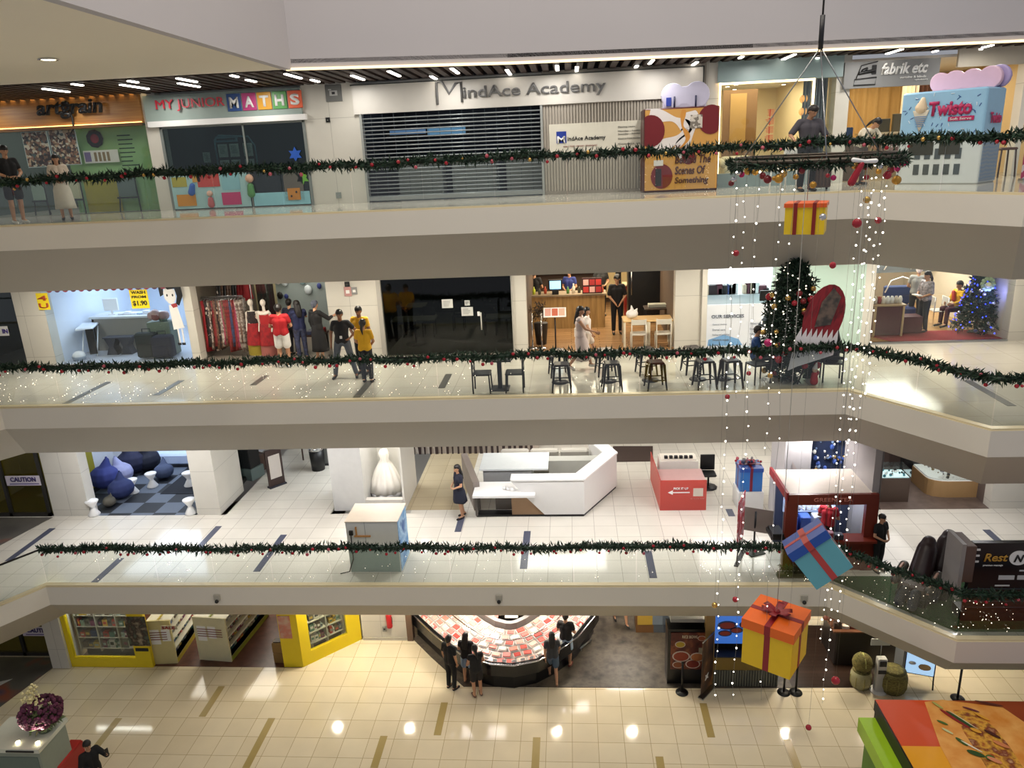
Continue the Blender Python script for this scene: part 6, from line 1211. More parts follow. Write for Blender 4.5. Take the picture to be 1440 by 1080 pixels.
for i, (px, py) in enumerate(((420, 655), (432, 652))):
    q = b2(px, py); T = thing('display_stand', ('left', 'right')[i] + ' small brown stand near the litter bin', 'stand', (q.x, q.y + .5, L2)); b = MB(); b.tube([(0, 0, 0), (0, 0, 1.0)], .03); b.build('post', mat('#4a342a'), T); b = MB(); b.bev(-.15, .15, -.12, .12, 1.0, 1.06, .02); b.build('stand_top', mat('#6a4a3a'), T)
# --- bridal window
xw0, xw1 = X2(467, 690, 20.2), X2(512, 690, 20.2); xe = X2(566, 690, 20.2)
b = MB(); b.box(xw0, xw1, 20.2, 22, L2, T2, mat('#c9c8c4', .4)); struct('wall_back', b)
b = MB(); b.box(xw1, xe, 20.2, 20.4, L2, L2 + .35, mat('#c8c3bb', .4)); b.box(xw1, xe, 22.0, 22.1, L2, T2, WALLW); struct('wall_right', b); b = MB(); b.box(xe - .02, xe + .04, 20.2, 22, L2, T2, WALLW); struct('trim_3', b)
T = thing('wedding_gown', 'white pleated wedding gown on a round pedestal in the bridal window', 'gown', (X2(536, 660, 21.1) + .12, 21.15, L2), sc=.8); b = MB(); rings = []
for z, r in ((.35, .66), (.7, .56), (1.1, .42), (1.45, .24), (1.6, .15), (1.85, .2), (2.0, .12)): rings.append([(math.cos(R(7.5 * i)) * r * (1 + .08 * math.sin(i * 1.57)), math.sin(R(7.5 * i)) * r * (1 + .08 * math.sin(i * 1.57)), z) for i in range(48)])
b.loft(rings); b.build('gown', mat('#f0ebe2', .7), T); b = MB(); b.lathe([(.62, 0), (.66, .25), (.66, .33), (.3, .34)], n=32); b.build('pedestal', mat('#b8b6b8', .3), T)
area('bridal_lamp', (X2(536, 660, 21.1), 20.8, T2 - .1), .4, 45, WHITE)
# --- tall white display box at the rail
p0, p1 = b2(490, 812), b2(562, 812)
x0, x1, yy = p0.x, p1.x, 16.7
T = thing('display_box', 'tall white boarded display box by the rail with wood top and blue printed side', 'box', (0, yy, L2)); hh = 1.45
b = MB(); b.box(x0, x1, 0, 1.0, 0, hh - .02); b.build('body', mat('#d9d9d4', .4), T); b = MB(); b.box(x0 - .02, x1 + .02, -.02, 1.02, hh - .02, hh); b.build('box_top', mat('#d8c9b4', .5), T)
b = MB(); b.box(x1, x1 + .012, .02, .98, .02, hh - .05); b.build('blue_side', noisy(((.4, '#4a86c0'), (.55, '#9fc4e0'), (.65, '#3a66a8')), 2.2), T)
b = MB(); b.box(x0 + .02, x1 - .02, -.008, 0, .02, .75); b.build('grey_lower_face', mat('#9fb0a8', .4), T)
b = MB(); b.bev(x0 + .08, x0 + .18, -.06, -.0, 1.08, 1.2, .01, BLACK); b.build('switch_box', BLACK, T); b = MB(); b.tube([(x0 + .12, -.03, 1.1), (x0 + .11, -.03, .4), (x0 - .02, -.05, .05), (x0 - .25, -.1, .02)], .014, n=6); b.build('cable', DARK, T)
b = MB(); b.box(x0 + .2, x0 + .62, -.03, 0, 1.02, 1.06); b.box(x0 + .24, x0 + .28, -.03, 0, 1.06, 1.3); b.build('wooden_latch', mat('#c08a50'), T)
b = MB(); b.box(x0 + .48, x0 + .49, -.004, 0, 0, hh - .02); b.build('panel_joint', mat('#8f8f8a'), T)
# --- striped dark shop far behind, beige lane
T = thing('striped_screen', 'dark brown and white striped shop front with letters behind the kiosk', 'screen', (X2(600, 640, 24.5) - .6, 24.6, L2)); n = 22; b = MB(); b.box(0, 4.6, .06, .1, 0, 2.6); b.build('backing', mat('#a89c90'), T)
random.seed(3)
for k in range(n): x = .1 + k * .2; w = random.uniform(.05, .12); b = MB(); b.add([(x, 0, 0), (x + w, 0, 0), (x + w + random.uniform(-.15, .15), 0, 2.5), (x + random.uniform(-.15, .1), 0, 2.5)], [(0, 1, 2, 3)]); b.build('dark_stripe', mat('#2a1a18'), T)
text('PLAY', mat('#2a1a18'), width=1.3, height=.5, loc=(1.2, -.02, .35), parent=T, bold=.02); b = MB(); b.box(1.7, 2.6, -.03, -.01, .9, .96); b.build('white_bar', WHITEP, T)
b = MB(); b.box(X2(575, 700, 20), X2(1228, 700, 20), 20.0, 27, L2 - .03, L2 + .002); struct('floor', b, TILE_2)
b = MB(); b.box(-4, 9.6, 27, 27.1, L2, T2); struct('wall_back', b, mat('#c9c4be'))
b = MB(); b.box(xe + .05, b2(655, 700).x, 20.2, 26, L2 + .0021, L2 + .004); struct('floor', b, tiles('#b5a688', '#ab9c7e', '#8c7f66', .62, .62, .007, .12))
area('hall_lamp', (-.5, 23, T2 - .1), 3, 150, WHITE, size_y=2); area('hall_lamp', (-6.3, 23, T2 - .1), 2, 170, (.9, .95, 1), size_y=2); area('hall_lamp', (5.6, 23, T2 - .1), 3, 120, WHITE, size_y=2)
# --- white reception kiosk
CW = mat('#dcdad6', .3, var=.02); CD = mat('#3a2f28', .4); CT = mat('#9a7a5a', .4)
A = b2(766, 727); B = b2(822, 726); C_ = b2(868, 690)
T = thing('reception_kiosk', 'large white angular reception kiosk with lowered desk and dark plinth', 'kiosk', (0, 0, L2)); h1 = 1.15
def strip(nm, pts_, z0, z1, th, m, par):
    P = [Vector(p) for p in pts_]; Q = off([tuple(p) for p in P], th); b = MB()
    for i in range(len(P) - 1): b.slab([tuple(P[i]), tuple(P[i + 1]), Q[i + 1], Q[i]], z0, z1)
    return b.build(nm, m, par)
fa, fb, fc = (A.x, A.y), (B.x, B.y), (C_.x, C_.y + .2); fd = (C_.x - .5, C_.y + 1.6)
b = MB(); x_ = A.x; y_ = A.y
b.add([(x_, y_, .08), (fb[0], y_, .08), (fb[0], y_, h1), (x_ - .95, y_, h1), (x_ - .6, y_, .72), (x_, y_ + .35, .08), (fb[0], y_ + .35, .08), (fb[0], y_ + .35, h1), (x_ - .95, y_ + .35, h1), (x_ - .6, y_ + .35, .72)], [(0, 1, 2, 3, 4), (9, 8, 7, 6, 5), (0, 5, 6, 1), (1, 6, 7, 2), (2, 7, 8, 3), (3, 8, 9, 4), (4, 9, 5, 0)]); b.build('front_panel', CW, T)
strip('side_panel', [fb, fc, fd], .08, h1, .35, CW, T); strip('plinth', [(x_, y_ + .03), (fb[0] - .02, y_ + .03), (fc[0] - .03, fc[1]), (fd[0] - .03, fd[1])], 0, .08, .3, BLACK, T)
strip('wide_ledge', [(x_ - .95, y_ - .03), (fb[0] + .02, y_ - .03), (fc[0] + .03, fc[1]), (fd[0], fd[1])], h1, h1 + .05, .42, WHITEP, T)
xl = b2(662, 722).x; 
b = MB(); b.box(xl + .15, x_ - .25, y_ - .22, y_ + .75, .72, .79); b.build('lowered_desk', WHITEP, T)
b = MB(); b.box(xl + .75, x_ - .15, y_ + .3, y_ + .36, .1, .72); b.box(xl + .2, xl + .26, y_ - .1, y_ + .6, .1, .72); b.build('dark_panel', mat('#57504a', .4), T)
b = MB(); b.slab([(x_ - .95, y_ + .05), (x_ + .0, y_ + .05), (x_ + .0, y_ + .3), (x_ - .95, y_ + .3)], .06, .7); b.build('timber_panel', CT, T); b = MB(); b.box(xl + .2, x_, y_ + .04, y_ + .36, 0, .06); b.build('desk_plinth', BLACK, T)
b = MB(); b.box(xl + .3, x_ - .4, y_ + 1.3, y_ + 2.4, 0, .95); b.build('back_counter', mat('#8f9090', .4), T); b = MB(); b.box(xl + .2, x_ + .1, y_ + 1.2, y_ + 2.5, .95, 1.0); b.build('back_counter_top', mat('#cfd4d4', .3), T)
b = MB(); b.box(x_ + .1, fd[0], y_ + 1.9, y_ + 2.3, 0, .95); b.build('rear_cabinet', mat('#a8a8a0', .4), T)
strip('left_return', [(xl - .55, y_ + 2.6), (xl + .1, y_ + .35)], .05, .95, .2, mat('#857a72', .5), T)
random.seed(4)
for k in range(3): b = MB(); b.ball((0, 0, .05), .06 + .01 * k, None, 10); o = b.build('flower_ball', WHITEP); o.location = (x_ - 1.15 + k * .12, y_ + .2 - .05 * k, L2 + .79); tag(o, ('left', 'middle', 'right')[k] + ' white decorative ball on the lowered kiosk desk', 'ornament')
T = thing('sofa', 'long grey brown sofa back standing behind the white kiosk', 'sofa', (b2(775, 650).x, 22.6, L2)); b = MB(); b.bev(-1.6, 1.3, 0, .8, .1, .5, .1); b.build('seat', mat('#8a867c', .8), T)
for k in range(3): b = MB(); b.bev(-1.6 + k * .97, -.68 + k * .97, -.05, .25, .4, .9, .08); b.build('back_cushion', mat('#a09c92', .8), T)
T = thing('dark_rug', 'dark brown rug square on the tan floor right of the kiosk', 'rug', (0, 0, L2 + .006)); P = [b2(860, 650), b2(918, 649), b2(918, 628), b2(862, 628)]; b = MB(); b.slab([(p.x, p.y) for p in P], 0, .015); b.build('pile', mat('#40312a', .8), T)
q = b2(649, 728)
person('woman in a short dark dress standing at the left end of the white kiosk', (q.x - .02, q.y, L2), R(-60), pose=merge(FRONT, dict(ab=(-.08, .14, .085), kb=(-.09, .05, .5), tb=(-.1, 0, .035))), h=1.66, top='#16182a', bottom='short_skirt', bcol='#14172a', hair='long', shoes='#2a2020')
# --- red counter
p0, p1 = b2(928, 718), b2(993, 718); T = thing('red_counter', 'coral red promotion counter with white arrow lettering', 'counter', (0, p0.y, L2)); hh = .95; RC = mat('#b5433a', .4, var=.02)
b = MB(); b.box(p0.x, p1.x, 0, .02, 0, hh); b.build('front_panel', RC, T); b = MB(); b.add([(p0.x, .02, 0), (p0.x, .02, hh), (p0.x - .05, 2.2, hh), (p0.x - .05, 2.2, 0), (p0.x + .02, .02, 0), (p0.x + .02, .02, hh), (p0.x - .03, 2.2, hh), (p0.x - .03, 2.2, 0)], [(0, 1, 2, 3), (4, 7, 6, 5), (1, 5, 6, 2), (0, 3, 7, 4), (2, 6, 7, 3)]); b.build('side_panel', RC, T)
b = MB(); b.box(p0.x, p1.x, .02, 1.0, hh - .12, hh - .08); b.build('counter_top', mat('#c8a09c', .3), T); text('PICK IT UP', WHITEP, width=.42, height=.07, loc=(p0.x + .38, -.006, .66), parent=T, bold=.02); b = MB(); b.prism([(p0.x + .22, .57), (p0.x + .36, .50), (p0.x + .36, .64)], -.008, 0); b.box(p0.x + .36, p0.x + .84, -.008, 0, .555, .585); b.build('white_arrow', WHITEP, T)
text('scan me at the counter', mat('#d88a82'), width=.4, height=.04, loc=(p0.x + .86, -.006, .36), parent=T)
b = MB(); b.box(p1.x - .38, p1.x - .1, -.008, 0, .45, .7); b.build('blank_plate', mat('#c8beb0'), T)
T = thing('black_chair', 'black office chair back behind the red counter', 'chair', (b2(985, 660).x, 21.6, L2)); b = MB(); b.bev(-.22, .22, -.22, .22, .42, .5, .05); b.build('seat', BLACK, T); b = MB(); b.bev(-.22, .22, .2, .26, .5, 1.0, .02); b.build('backrest', BLACK, T); b = MB(); b.tube([(0, 0, .04), (0, 0, .43)], .03); b.build('post', DARK, T); b = MB(); b.lathe([(.28, 0), (.28, .03), (.05, .05)], n=10); b.build('foot', DARK, T)
T = thing('display_case', 'white lit display case behind the red counter', 'display case', (b2(948, 670).x, 21.3, L2)); b = MB(); b.box(-.6, .55, 0, .6, 0, 1.0); b.build('body', mat('#e4ded4', .3), T); b = MB(); b.box(-.55, .5, .05, .55, 1.0, 1.05); b.build('case_top', mat('#f2eadc'), T); random.seed(9)
for k in range(6): b = MB(); b.bev(-.45 + k * .15, -.35 + k * .15, .1, .2, 1.05, 1.13, .01); b.build('small_tray', DARK, T)
# --- pale pillar, blue gift on plinth, board stands, red banner
q = b2(1102, 722); pier(L2, T2, b2(1078, 710).x, b2(1112, 710).x, y=18.9, d=1.3, m=mat('#c8c4c4', .4))
q = b2(1058, 718); T = thing('plinth', 'white square plinth carrying the blue ribboned gift', 'plinth', (q.x - .05, q.y + .4, L2)); b = MB(); b.bev(-.36, .36, -.36, .36, 0, .55, .01); b.build('body', WHITEP, T); b = MB(); b.box(-.34, .34, -.34, .34, .55, .555); b.build('plinth_top', mat('#d8d6d2'), T)
def gift(lb, loc, w, h, cb, cl, cr, rot=(0, 0, 0), lid=.16, bow=True, rib=.09):
    T = thing('gift_box', lb, 'gift box', loc, rot=rot); b = MB(); b.box(-w, w, -w, w, 0, h); b.build('box', mat(cb, .35), T); b = MB(); b.box(-w * 1.06, w * 1.06, -w * 1.06, w * 1.06, h - lid * h * .2, h + lid * h); b.build('lid', mat(cl, .35), T); z1 = h + lid * h
    b = MB(); r = rib * w * 1.4; e = .004; rm = mat(cr, .4)
    for s in (-1, 1): b.box(-r, r, s * w - (e if s < 0 else 0), s * w + (e if s > 0 else 0), 0, h); b.box(s * w - (e if s < 0 else 0), s * w + (e if s > 0 else 0), -r, r, 0, h)
    for s in (-1, 1): y = s * w * 1.06; b.box(-r, r, min(y, y + s * e), max(y, y + s * e), h - lid * h * .2, z1); b.box(min(y, y + s * e), max(y, y + s * e), -r, r, h - lid * h * .2, z1)
    b.box(-r, r, -w * 1.06, w * 1.06, z1, z1 + e); b.box(-w * 1.06, w * 1.06, -r, r, z1, z1 + e); b.box(-r, r, -w, w, -e, 0); b.box(-w, w, -r, r, -e, 0); b.build('ribbon', rm, T)
    if bow:
        for a in (20, 90, 160, 200, 270, 340):
            b = MB(); P = []; 
            for k in range(9): t = k / 8 * math.pi; P.append((math.cos(R(a)) * w * .75 * math.sin(t) ** .6 * (k / 8 if k < 5 else 1 - (k - 4) / 6), math.sin(R(a)) * w * .75 * math.sin(t) ** .6 * (k / 8 if k < 5 else 1 - (k - 4) / 6), z1 + .02 + w * .32 * math.sin(t) * (k / 8)))
            s = Vector((-math.sin(R(a)), math.cos(R(a)), 0)) * w * .14; vs = [tuple(Vector(p) + s) for p in P] + [tuple(Vector(p) - s) for p in P]; b.add(vs, [(i, i + 1, i + 10, i + 9) for i in range(8)], smooth=True); b.build('bow_loop', rm, T)
        b = MB(); b.ball((0, 0, z1 + w * .1), w * .14, None, 10); b.build('bow_knot', rm, T)
    return T
gift('bright blue gift box with dark red ribbon standing on a white plinth', (q.x - .05, q.y + .4, L2 + .556), .31, .62, '#2f6fb8', '#2a4fa0', '#7a1c2c')
random.seed(7); b = MB()
for k in range(26): b.ball((q.x - .05 + random.gauss(0, .17), q.y + .4 + random.gauss(0, .12), L2 + 1.32 + random.random() * .12), random.uniform(.03, .06), random.choice((SILVER, RED, mat('#20264a'), PINK)), 8)
tag(b.build('bauble_heap', None), 'heap of silver, red and navy baubles on the blue gift box', 'baubles', None, 'stuff')
q = b2(1061, 779); T = thing('sign_stand', 'grey board on a black floor stand seen from behind near the rail', 'sign stand', (q.x, q.y + .1, L2), R(-22)); b = MB(); b.slab([(-.3, 0), (0, -.3), (.3, 0), (0, .3)], 0, .03); b.build('base', BLACK, T); b = MB(); b.tube([(0, 0, .03), (0, 0, 1.15)], .025); b.build('post', BLACK, T)
M_ = Matrix.Translation((0, .03, .9)) @ Matrix.Rotation(R(-14), 4, 'X'); b = MB(); b.box(-.42, .42, 0, .02, -.3, .3, None, M_); b.build('board', mat('#857c74', .5), T)
q = b2(1036, 800); T = thing('banner_stand', 'narrow red and white banner seen edge-on near the rail', 'banner', (q.x, q.y + .1, L2), R(66)); b = MB(); b.box(0, .8, 0, .015, .5, 1.75); b.build('banner', noisy(((.5, '#b8262e'), (.56, '#d8b8b8'), (.7, '#a81c28')), 4), T); b = MB(); b.tube([(.05, 0, 0), (.2, 0, .55)], .018); b.tube([(.75, 0, 0), (.6, 0, .55)], .018); b.box(0, .8, -.05, .05, 0, .03); b.build('feet', DARK, T)
# --- brown drinks kiosk
KB = mat('#6a2415', .4, var=.1); p0, p1 = b2(1095, 790), b2(1212, 790); K = thing('drinks_kiosk', 'reddish brown wooden kiosk with white roof, counter shelf and glowing menu', 'kiosk', (b2(1152, 790).x + .05, 16.75, L2)); w = .93
for s in (-1, 1): b = MB(); b.box(s * w - .14, s * w + .14, 0, .14, 0, 1.95); b.build('front_post', KB, K)
b = MB(); b.box(-w, w, .02, .12, 0, .85); b.build('front_panel', KB, K); b = MB(); b.box(-w - .1, w + .1, -.22, .2, .85, .91); b.build('counter_shelf', KB, K)
b = MB(); b.box(-w - .12, w + .12, -.02, .06, 1.78, 2.05); b.build('fascia', KB, K); text('GREEN TEA', mat('#c87a6a'), width=.9, height=.1, loc=(-.45, -.03, 1.87), parent=K, bold=.02)
b = MB(); b.box(-w - .1, w + .1, .06, 1.5, 1.99, 2.04); b.build('roof', mat('#cfc4b8', .5), K); b = MB(); b.box(-w - .16, -w - .1, -.02, 1.55, 1.9, 2.1); b.build('roof_edge', mat('#8c2028'), K)
b = MB(); b.box(-w, w, 1.42, 1.5, 0, 1.9); b.build('back_panel', mat('#3a4258', .5), K); b = MB(); b.box(-w + .2, w - .35, 1.38, 1.42, .9, 1.75); b.build('lit_menu', emat('#b8ccf0', .8), K)
text('GREEN', WHITEP, width=.9, height=.16, loc=(-w + .35, 1.36, .95), parent=K, bold=.04)
for k in range(4): b = MB(); b.bev(-w + .2 + k * .32, -w + .45 + k * .32, .9, 1.2, .0, .98, .03); b.build('equipment', mat(('#2a4a9a', '#3a5aa8', '#c8ccd4', '#4a3a5a')[k]), K)
b = MB(); b.box(-w - .45, -w - .12, -.02, .5, .85, .93); b.box(-w - .42, -w - .15, .0, .46, .93, 1.0, BLACK); b.build('side_tray', mat('#8a5a40'), K); area('kiosk_lamp', tuple(K.location + Vector((0, .8, 1.9))), .8, 26, (.8, .88, 1))
random.seed(19)
for k in range(5): b = MB(); b.bev(-.10, .10, -.09, .09, 0, random.uniform(.12, .22), .02); o = b.build('packed_item', mat(random.choice(('#243a8a', '#c8c8d4', '#7a2030', '#2a2a34')))); o.location = K.location + Vector((-.7 + k * .22, -.06, .912)); tag(o, f'small packet number {k + 1} from the left on the kiosk counter shelf', 'packet', 'packets on the kiosk counter shelf')
person('kiosk seller with black hair in a red top behind the kiosk counter', (K.location.x + .2, 17.5, L2), R(150), pose=FRONT, h=1.6, top='#a81c24', bottom='trousers', bcol='#15151a', hair='bun')
person('slim person in black standing at the right post of the brown kiosk', (K.location.x + 1.18, 16.75, L2), R(30), pose=FRONT, h=1.5, top='#101012', bottom='trousers', bcol='#0e0e10')
T = thing('display_wall', 'tall display of bottles, trinkets and lights behind the brown kiosk', 'display', (K.location.x + .55, 19.4, L2)); b = MB(); b.box(-.9, .7, 0, .1, 0, 2.5); b.build('back_panel', mat('#2a3654', .4), T); b = MB(); b.add([(-.9, -.5, 0), (-.9, -.5, 2.0), (.2, -.5, 0)], [(0, 1, 2)]); b.add([(-.9, -.52, 0), (-.9, -.52, 2.0), (.2, -.52, 0)], [(0, 1, 2)]); b.build('slanted_panel', mat('#c8bcb8'), T); random.seed(23)
for k in range(60): b = MB(); b.ball((random.uniform(-.3, .68), -.06, random.uniform(.7, 2.45)), random.uniform(.025, .06), random.choice((SILVER, GOLDB, mat('#3a5aa8'), WHITEP, mat('#8aa8d0'))), 7, sc=(1, 1, 1.3)); b.build('trinket', None, T)
b = MB(); b.box(-.25, .3, -.3, -.02, .5, .75); b.build('cardboard_shelf', mat('#a8764a'), T)
# tall grey slanting panel
q = b2(1222, 800); T = thing('tall_panel', 'tall grey narrow pillar panel beside the brown kiosk', 'panel', (q.x, q.y + .05, L2)); b = MB(); b.box(-.1, .06, 0, 1.9, 0, 3.15); b.build('slab', mat('#a09a98', .4), T); b = MB(); b.box(.06, .09, -.02, 1.92, 0, 3.15); b.build('edge_strip', mat('#6a6664', .4), T)
# --- jewellery counters at the right
xj0, xj1 = b2(1235, 712).x, b2(1389, 713).x
shop(xj0, xj1, L2, T2, 6, wall='#6a5c56', light=(60, (1, .96, .92)), floor_m=noisy(((.35, '#5a4c44'), (.65, '#6c5d54')), 4, .4))
q = b2(1258, 706); T = thing('jewellery_case', 'square jewellery case with glowing glass top at the left of the jewellery shop', 'display case', (q.x - .05, q.y, L2)); b = MB(); b.box(-.45, .42, 0, .6, 0, .75); b.build('cabinet', mat('#4a3a30'), T); b = MB(); b.box(-.45, .42, -.01, .6, .75, 1.0); b.build('glass_box', glass((.95, 1, 1), .1), T)
b = MB(); b.box(-.42, .39, .03, .57, .751, .77); b.build('lit_bed', emat('#d8f0f0', .6), T); random.seed(5); 
for k in range(24): b = MB(); b.ball((random.uniform(-.38, .35), random.uniform(.06, .5), .80), random.uniform(.025, .05), random.choice((WHITEP, mat('#3a8a9a'), BLACK, mat('#2a5a66'))), 6); b.build('jewel', None, T)
q = b2(1356, 706); T = thing('jewellery_case', 'rounded tan jewellery counter filled with glittering pieces at the right', 'display case', (q.x, q.y + .3, L2)); P = [(-.85, 1.2), (-.85, .35)] + [(-.85 + .5 - math.cos(R(a)) * .5, .35 - math.sin(R(a)) * .35) for a in (20, 45, 70, 90)] + [(.75, 0), (.75, 1.2)]
b = MB(); b.slab(P, 0, .5); b.build('cabinet', mat('#a8865a', .4), T); b = MB(); b.slab([(x * .97, .03 + y * .97) for x, y in P], .5, .55); b.build('lit_bed', emat('#cfd2ce', .45), T); b = MB(); b.slab(P, .55, .75); b.build('glass_box', GLASS, T)
for k in range(60): b = MB(); b.ball((random.uniform(-.65, .65), random.uniform(.12, 1.1), .58), random.uniform(.02, .05), random.choice((WHITEP, SILVER, mat('#3a3a34'), mat('#8a7a5a'), BLACK)), 6); b.build('jewel', None, T)
T = thing('plant_box', 'dark leafy edge planter behind the rounded jewellery counter', 'planter', (q.x + .1, q.y + 1.7, L2)); b = MB(); b.box(-1.1, .8, 0, .3, 0, .8); b.build('trough', DARK, T); b = MB()
for k in range(30): leafy(b, (random.uniform(-1, .7), .15, .9), (0, 0, 1), .1, 6, .16, .02)
b.build('foliage', noisy(((.4, '#2c3022'), (.7, '#6a6a4a')), 9), T, fix=False)['kind'] = 'stuff'
for i, (px, py) in enumerate(((1267, 665),)):
    T = thing('brown_screen', 'brown upright screen at the back left of the jewellery shop', 'screen', (b2(px, py).x, 23.0, L2)); b = MB(); b.box(-.8, .7, 0, .05, 0, 1.6); b.build('board', mat('#5c4c46'), T); b = MB(); b.box(-.85, -.78, -.02, .07, 0, 1.65); b.build('edge_post', DARK, T)
# --- green turf strip, massage chairs, vending board at the right rail
T = thing('turf_mat', 'dark green artificial turf mat along the right rail of the lowest gallery', 'mat', (0, 0, L2 + .007)); P = off(EDGE2, .34); b = MB(); b.slab([(6.05, 16.45), P[3], P[4], (12, P[4][1]), (12, 16.45)], 0, .02); b.build('turf', noisy(((.3, '#123312'), (.7, '#23501f')), 30, .9), T)
MB_ = mat('#3a2420', .4)
for i, (px, py) in enumerate(((1322, 850), (1362, 852))):
    q = b2(px, py); T = thing('massage_chair', ('left', 'right')[i] + ' dark padded massage chair with tan trim beside the black sign stand', 'chair', (q.x - .5, 15.5 + .3 * i, L2), R(-40)); 
    b = MB(); b.bev(-.3, .3, -.3, .35, .25, .5, .08); b.build('seat', MB_, T); b = MB(); b.cap((0, .3, .5), .26, (0, .62, 1.0), .22); b.cap((0, .62, 1.0), .2, (0, .72, 1.15), .16); remesh(b.build('backrest', mat('#2a1a1c', .4), T), .03); b = MB(); b.cap((-.12, -.35, .35), .12, (-.14, -.6, .18), .11); b.cap((.12, -.35, .35), .12, (.14, -.6, .18), .11); remesh(b.build('foot_rest', mat('#141a2a', .4), T), .025)
    for s in (-1, 1): b = MB(); b.cap((s * .36, -.3, .5), .09, (s * .36, .35, .6), .11); remesh(b.build('armrest', mat('#3f3a34', .4), T), .025); b = MB(); b.tube([(s * .36, -.38, .45), (s * .36, -.2, .64), (s * .36, .2, .7), (s * .36, .42, .62)], .03); b.build('tan_trim', mat('#b08a78', .4), T)
    b = MB(); b.bev(-.32, .32, -.3, .5, 0, .25, .05); b.build('base', BLACK, T)
q = b2(1400, 880); T = thing('sign_stand', 'black sign stand reading Rest N Go in gold and white beside the massage chairs', 'sign stand', (8.85, 14.75, L2)); b = MB(); b.box(-.5, 2.0, 0, .12, .25, 1.85); b.build('board', mat('#101015', .3), T)
text('Rest', mat('#c8963a'), width=.48, height=.19, loc=(-.26, -.01, 1.42), parent=T, bold=.02, shear=.2); b = MB(); b.prism([(.44 + math.cos(R(15 * i)) * .19, 1.5 + math.sin(R(15 * i)) * .17) for i in range(24)], -.015, 0); b.build('white_disc', WHITEP, T); text('N', BLACK, width=.2, height=.17, loc=(.34, -.02, 1.41), parent=T, bold=.03, shear=.3); text('Go', mat('#c8963a'), width=.3, height=.19, loc=(.70, -.01, 1.42), parent=T, bold=.02, shear=.2)
text('premium massage', WHITEP, width=.4, height=.05, loc=(-.26, -.01, 1.3), parent=T)
for x, z, w in ((.1, .98, .32), (.48, .98, .3), (.5, 1.18, .4), (.05, .82, .3)): b = MB(); b.box(x, x + w, -.01, 0, z, z + (.10 if z == .98 else .03)); b.build('white_label', mat('#c8ccd0'), T)
for z in (.3, .45, .6, .75): b = MB(); b.box(-.48, 1.98, -.02, 0, z, z + .012); b.build('shelf_line', mat('#3a4048'), T)
b = MB(); b.bev(-.72, -.5, -.15, .5, 1.0, 1.85, .02); b.build('brown_side_box', mat('#5a463e', .5), T); b = MB(); b.box(-.8, -.72, -.15, .5, .6, 1.9); b.build('grey_side', mat('#8a8684', .4), T); b = MB(); b.box(-.6, 2.1, -.1, .3, 0, .25); b.build('base', BLACK, T)
for k in range(3): b = MB(); b.box(-.48, -.36, -.02, 0, 1.4 + k * .14, 1.44 + k * .14); b.build('white_tab', WHITEP, T)
for i, (px, py) in enumerate(((307, 847), (702, 845), (1130, 845))):
    q = pt(px, py, Y=16); T = thing('security_camera', ('left', 'middle', 'right')[i] + ' small dome camera fixed on the fascia of the lowest gallery', 'camera', (q.x, 15.99, L2 - .3)); b = MB(); b.bev(-.08, .08, -.04, .01, -.06, .1, .01); b.build('housing', mat('#a8a498'), T); b = MB(); b.ball((0, -.06, -.07), .05, None, 10); b.build('lens', BLACK, T)
q = b2(1110, 805); T = thing('low_planter', 'olive brown plant clump at the foot of the brown kiosk by the rail', 'plant', (q.x - .1, 16.45, L2)); b = MB(); b.box(-.25, .45, -.06, .08, 0, .12); b.build('trough', mat('#5a5234'), T); b = MB(); random.seed(3)
for k in range(24): leafy(b, (random.uniform(-.2, .4), 0, .15 + random.random() * .15), (0, 0, 1), .08, 7, .12, .016)
b.build('foliage', noisy(((.4, '#3c3a1c'), (.7, '#6a6434')), 9), T, fix=False)['kind'] = 'stuff'
# ================================================================== ground floor (L1)
def b1(px, py): return pt(px, py, Z=0)
S1 = T1
a = b1(83, 931); lift(L1, T1, a.x - 4, a.x, 888, 'ground floor', y=18.7)
p = b1(99, 940); pier(L1, T1, a.x, p.x, y=p.y, d=.5)
# yellow shopfront with full shelves
YW = mat('#efd41c', .4, var=.03)
x0, x1, yf = b1(99, 940).x, b1(217, 937).x, b1(150, 938).y
shop(x0, b1(425, 938).x, L1, T1, 6, y=yf + .05, wall='#b8a888', light=(190, (1, .93, .8)), floor_m=noisy(((.35, '#4a2a20'), (.65, '#5e382b')), 5, .35))
T = thing('yellow_shopfront', 'bright yellow framed shop window on the left of the ground floor', 'shopfront', (0, yf, 0))
wl, wr = pt(104, 925, Y=yf).x, pt(191, 926, Y=yf).x
b = MB(); b.box(x0, wl, 0, .12, 0, T1); b.box(wr, x1, 0, .12, 0, T1); b.box(wl, wr, 0, .12, 0, .32); b.build('frame', YW, T); b = MB(); b.box(wl, wr, .04, .055, .32, T1); b.build('pane', GLASS, T)
q = pt(183, 908, Y=yf); w = pt(206, 880, Y=yf); b = MB(); b.box(q.x, w.x, -.015, 0, q.z, q.z + 1.0); b.build('shop_poster', noisy(((.3, '#5a6a58'), (.5, '#3a2a24'), (.7, '#a89a80')), 5), T); b = MB(); b.box(q.x + .15, w.x - .1, -.02, 0, q.z - .18, q.z - .08); b.build('dark_label', DARK, T)
PROD = [mat(c, .35) for c in ('#c9c4b4', '#8a9a8c', '#3f6a5c', '#5a4a3c', '#b8423a', '#2e4a7a', '#d8d4cc', '#6a6a64', '#caa84a', '#22262c', '#a8b8b4', '#7a3a5a')]
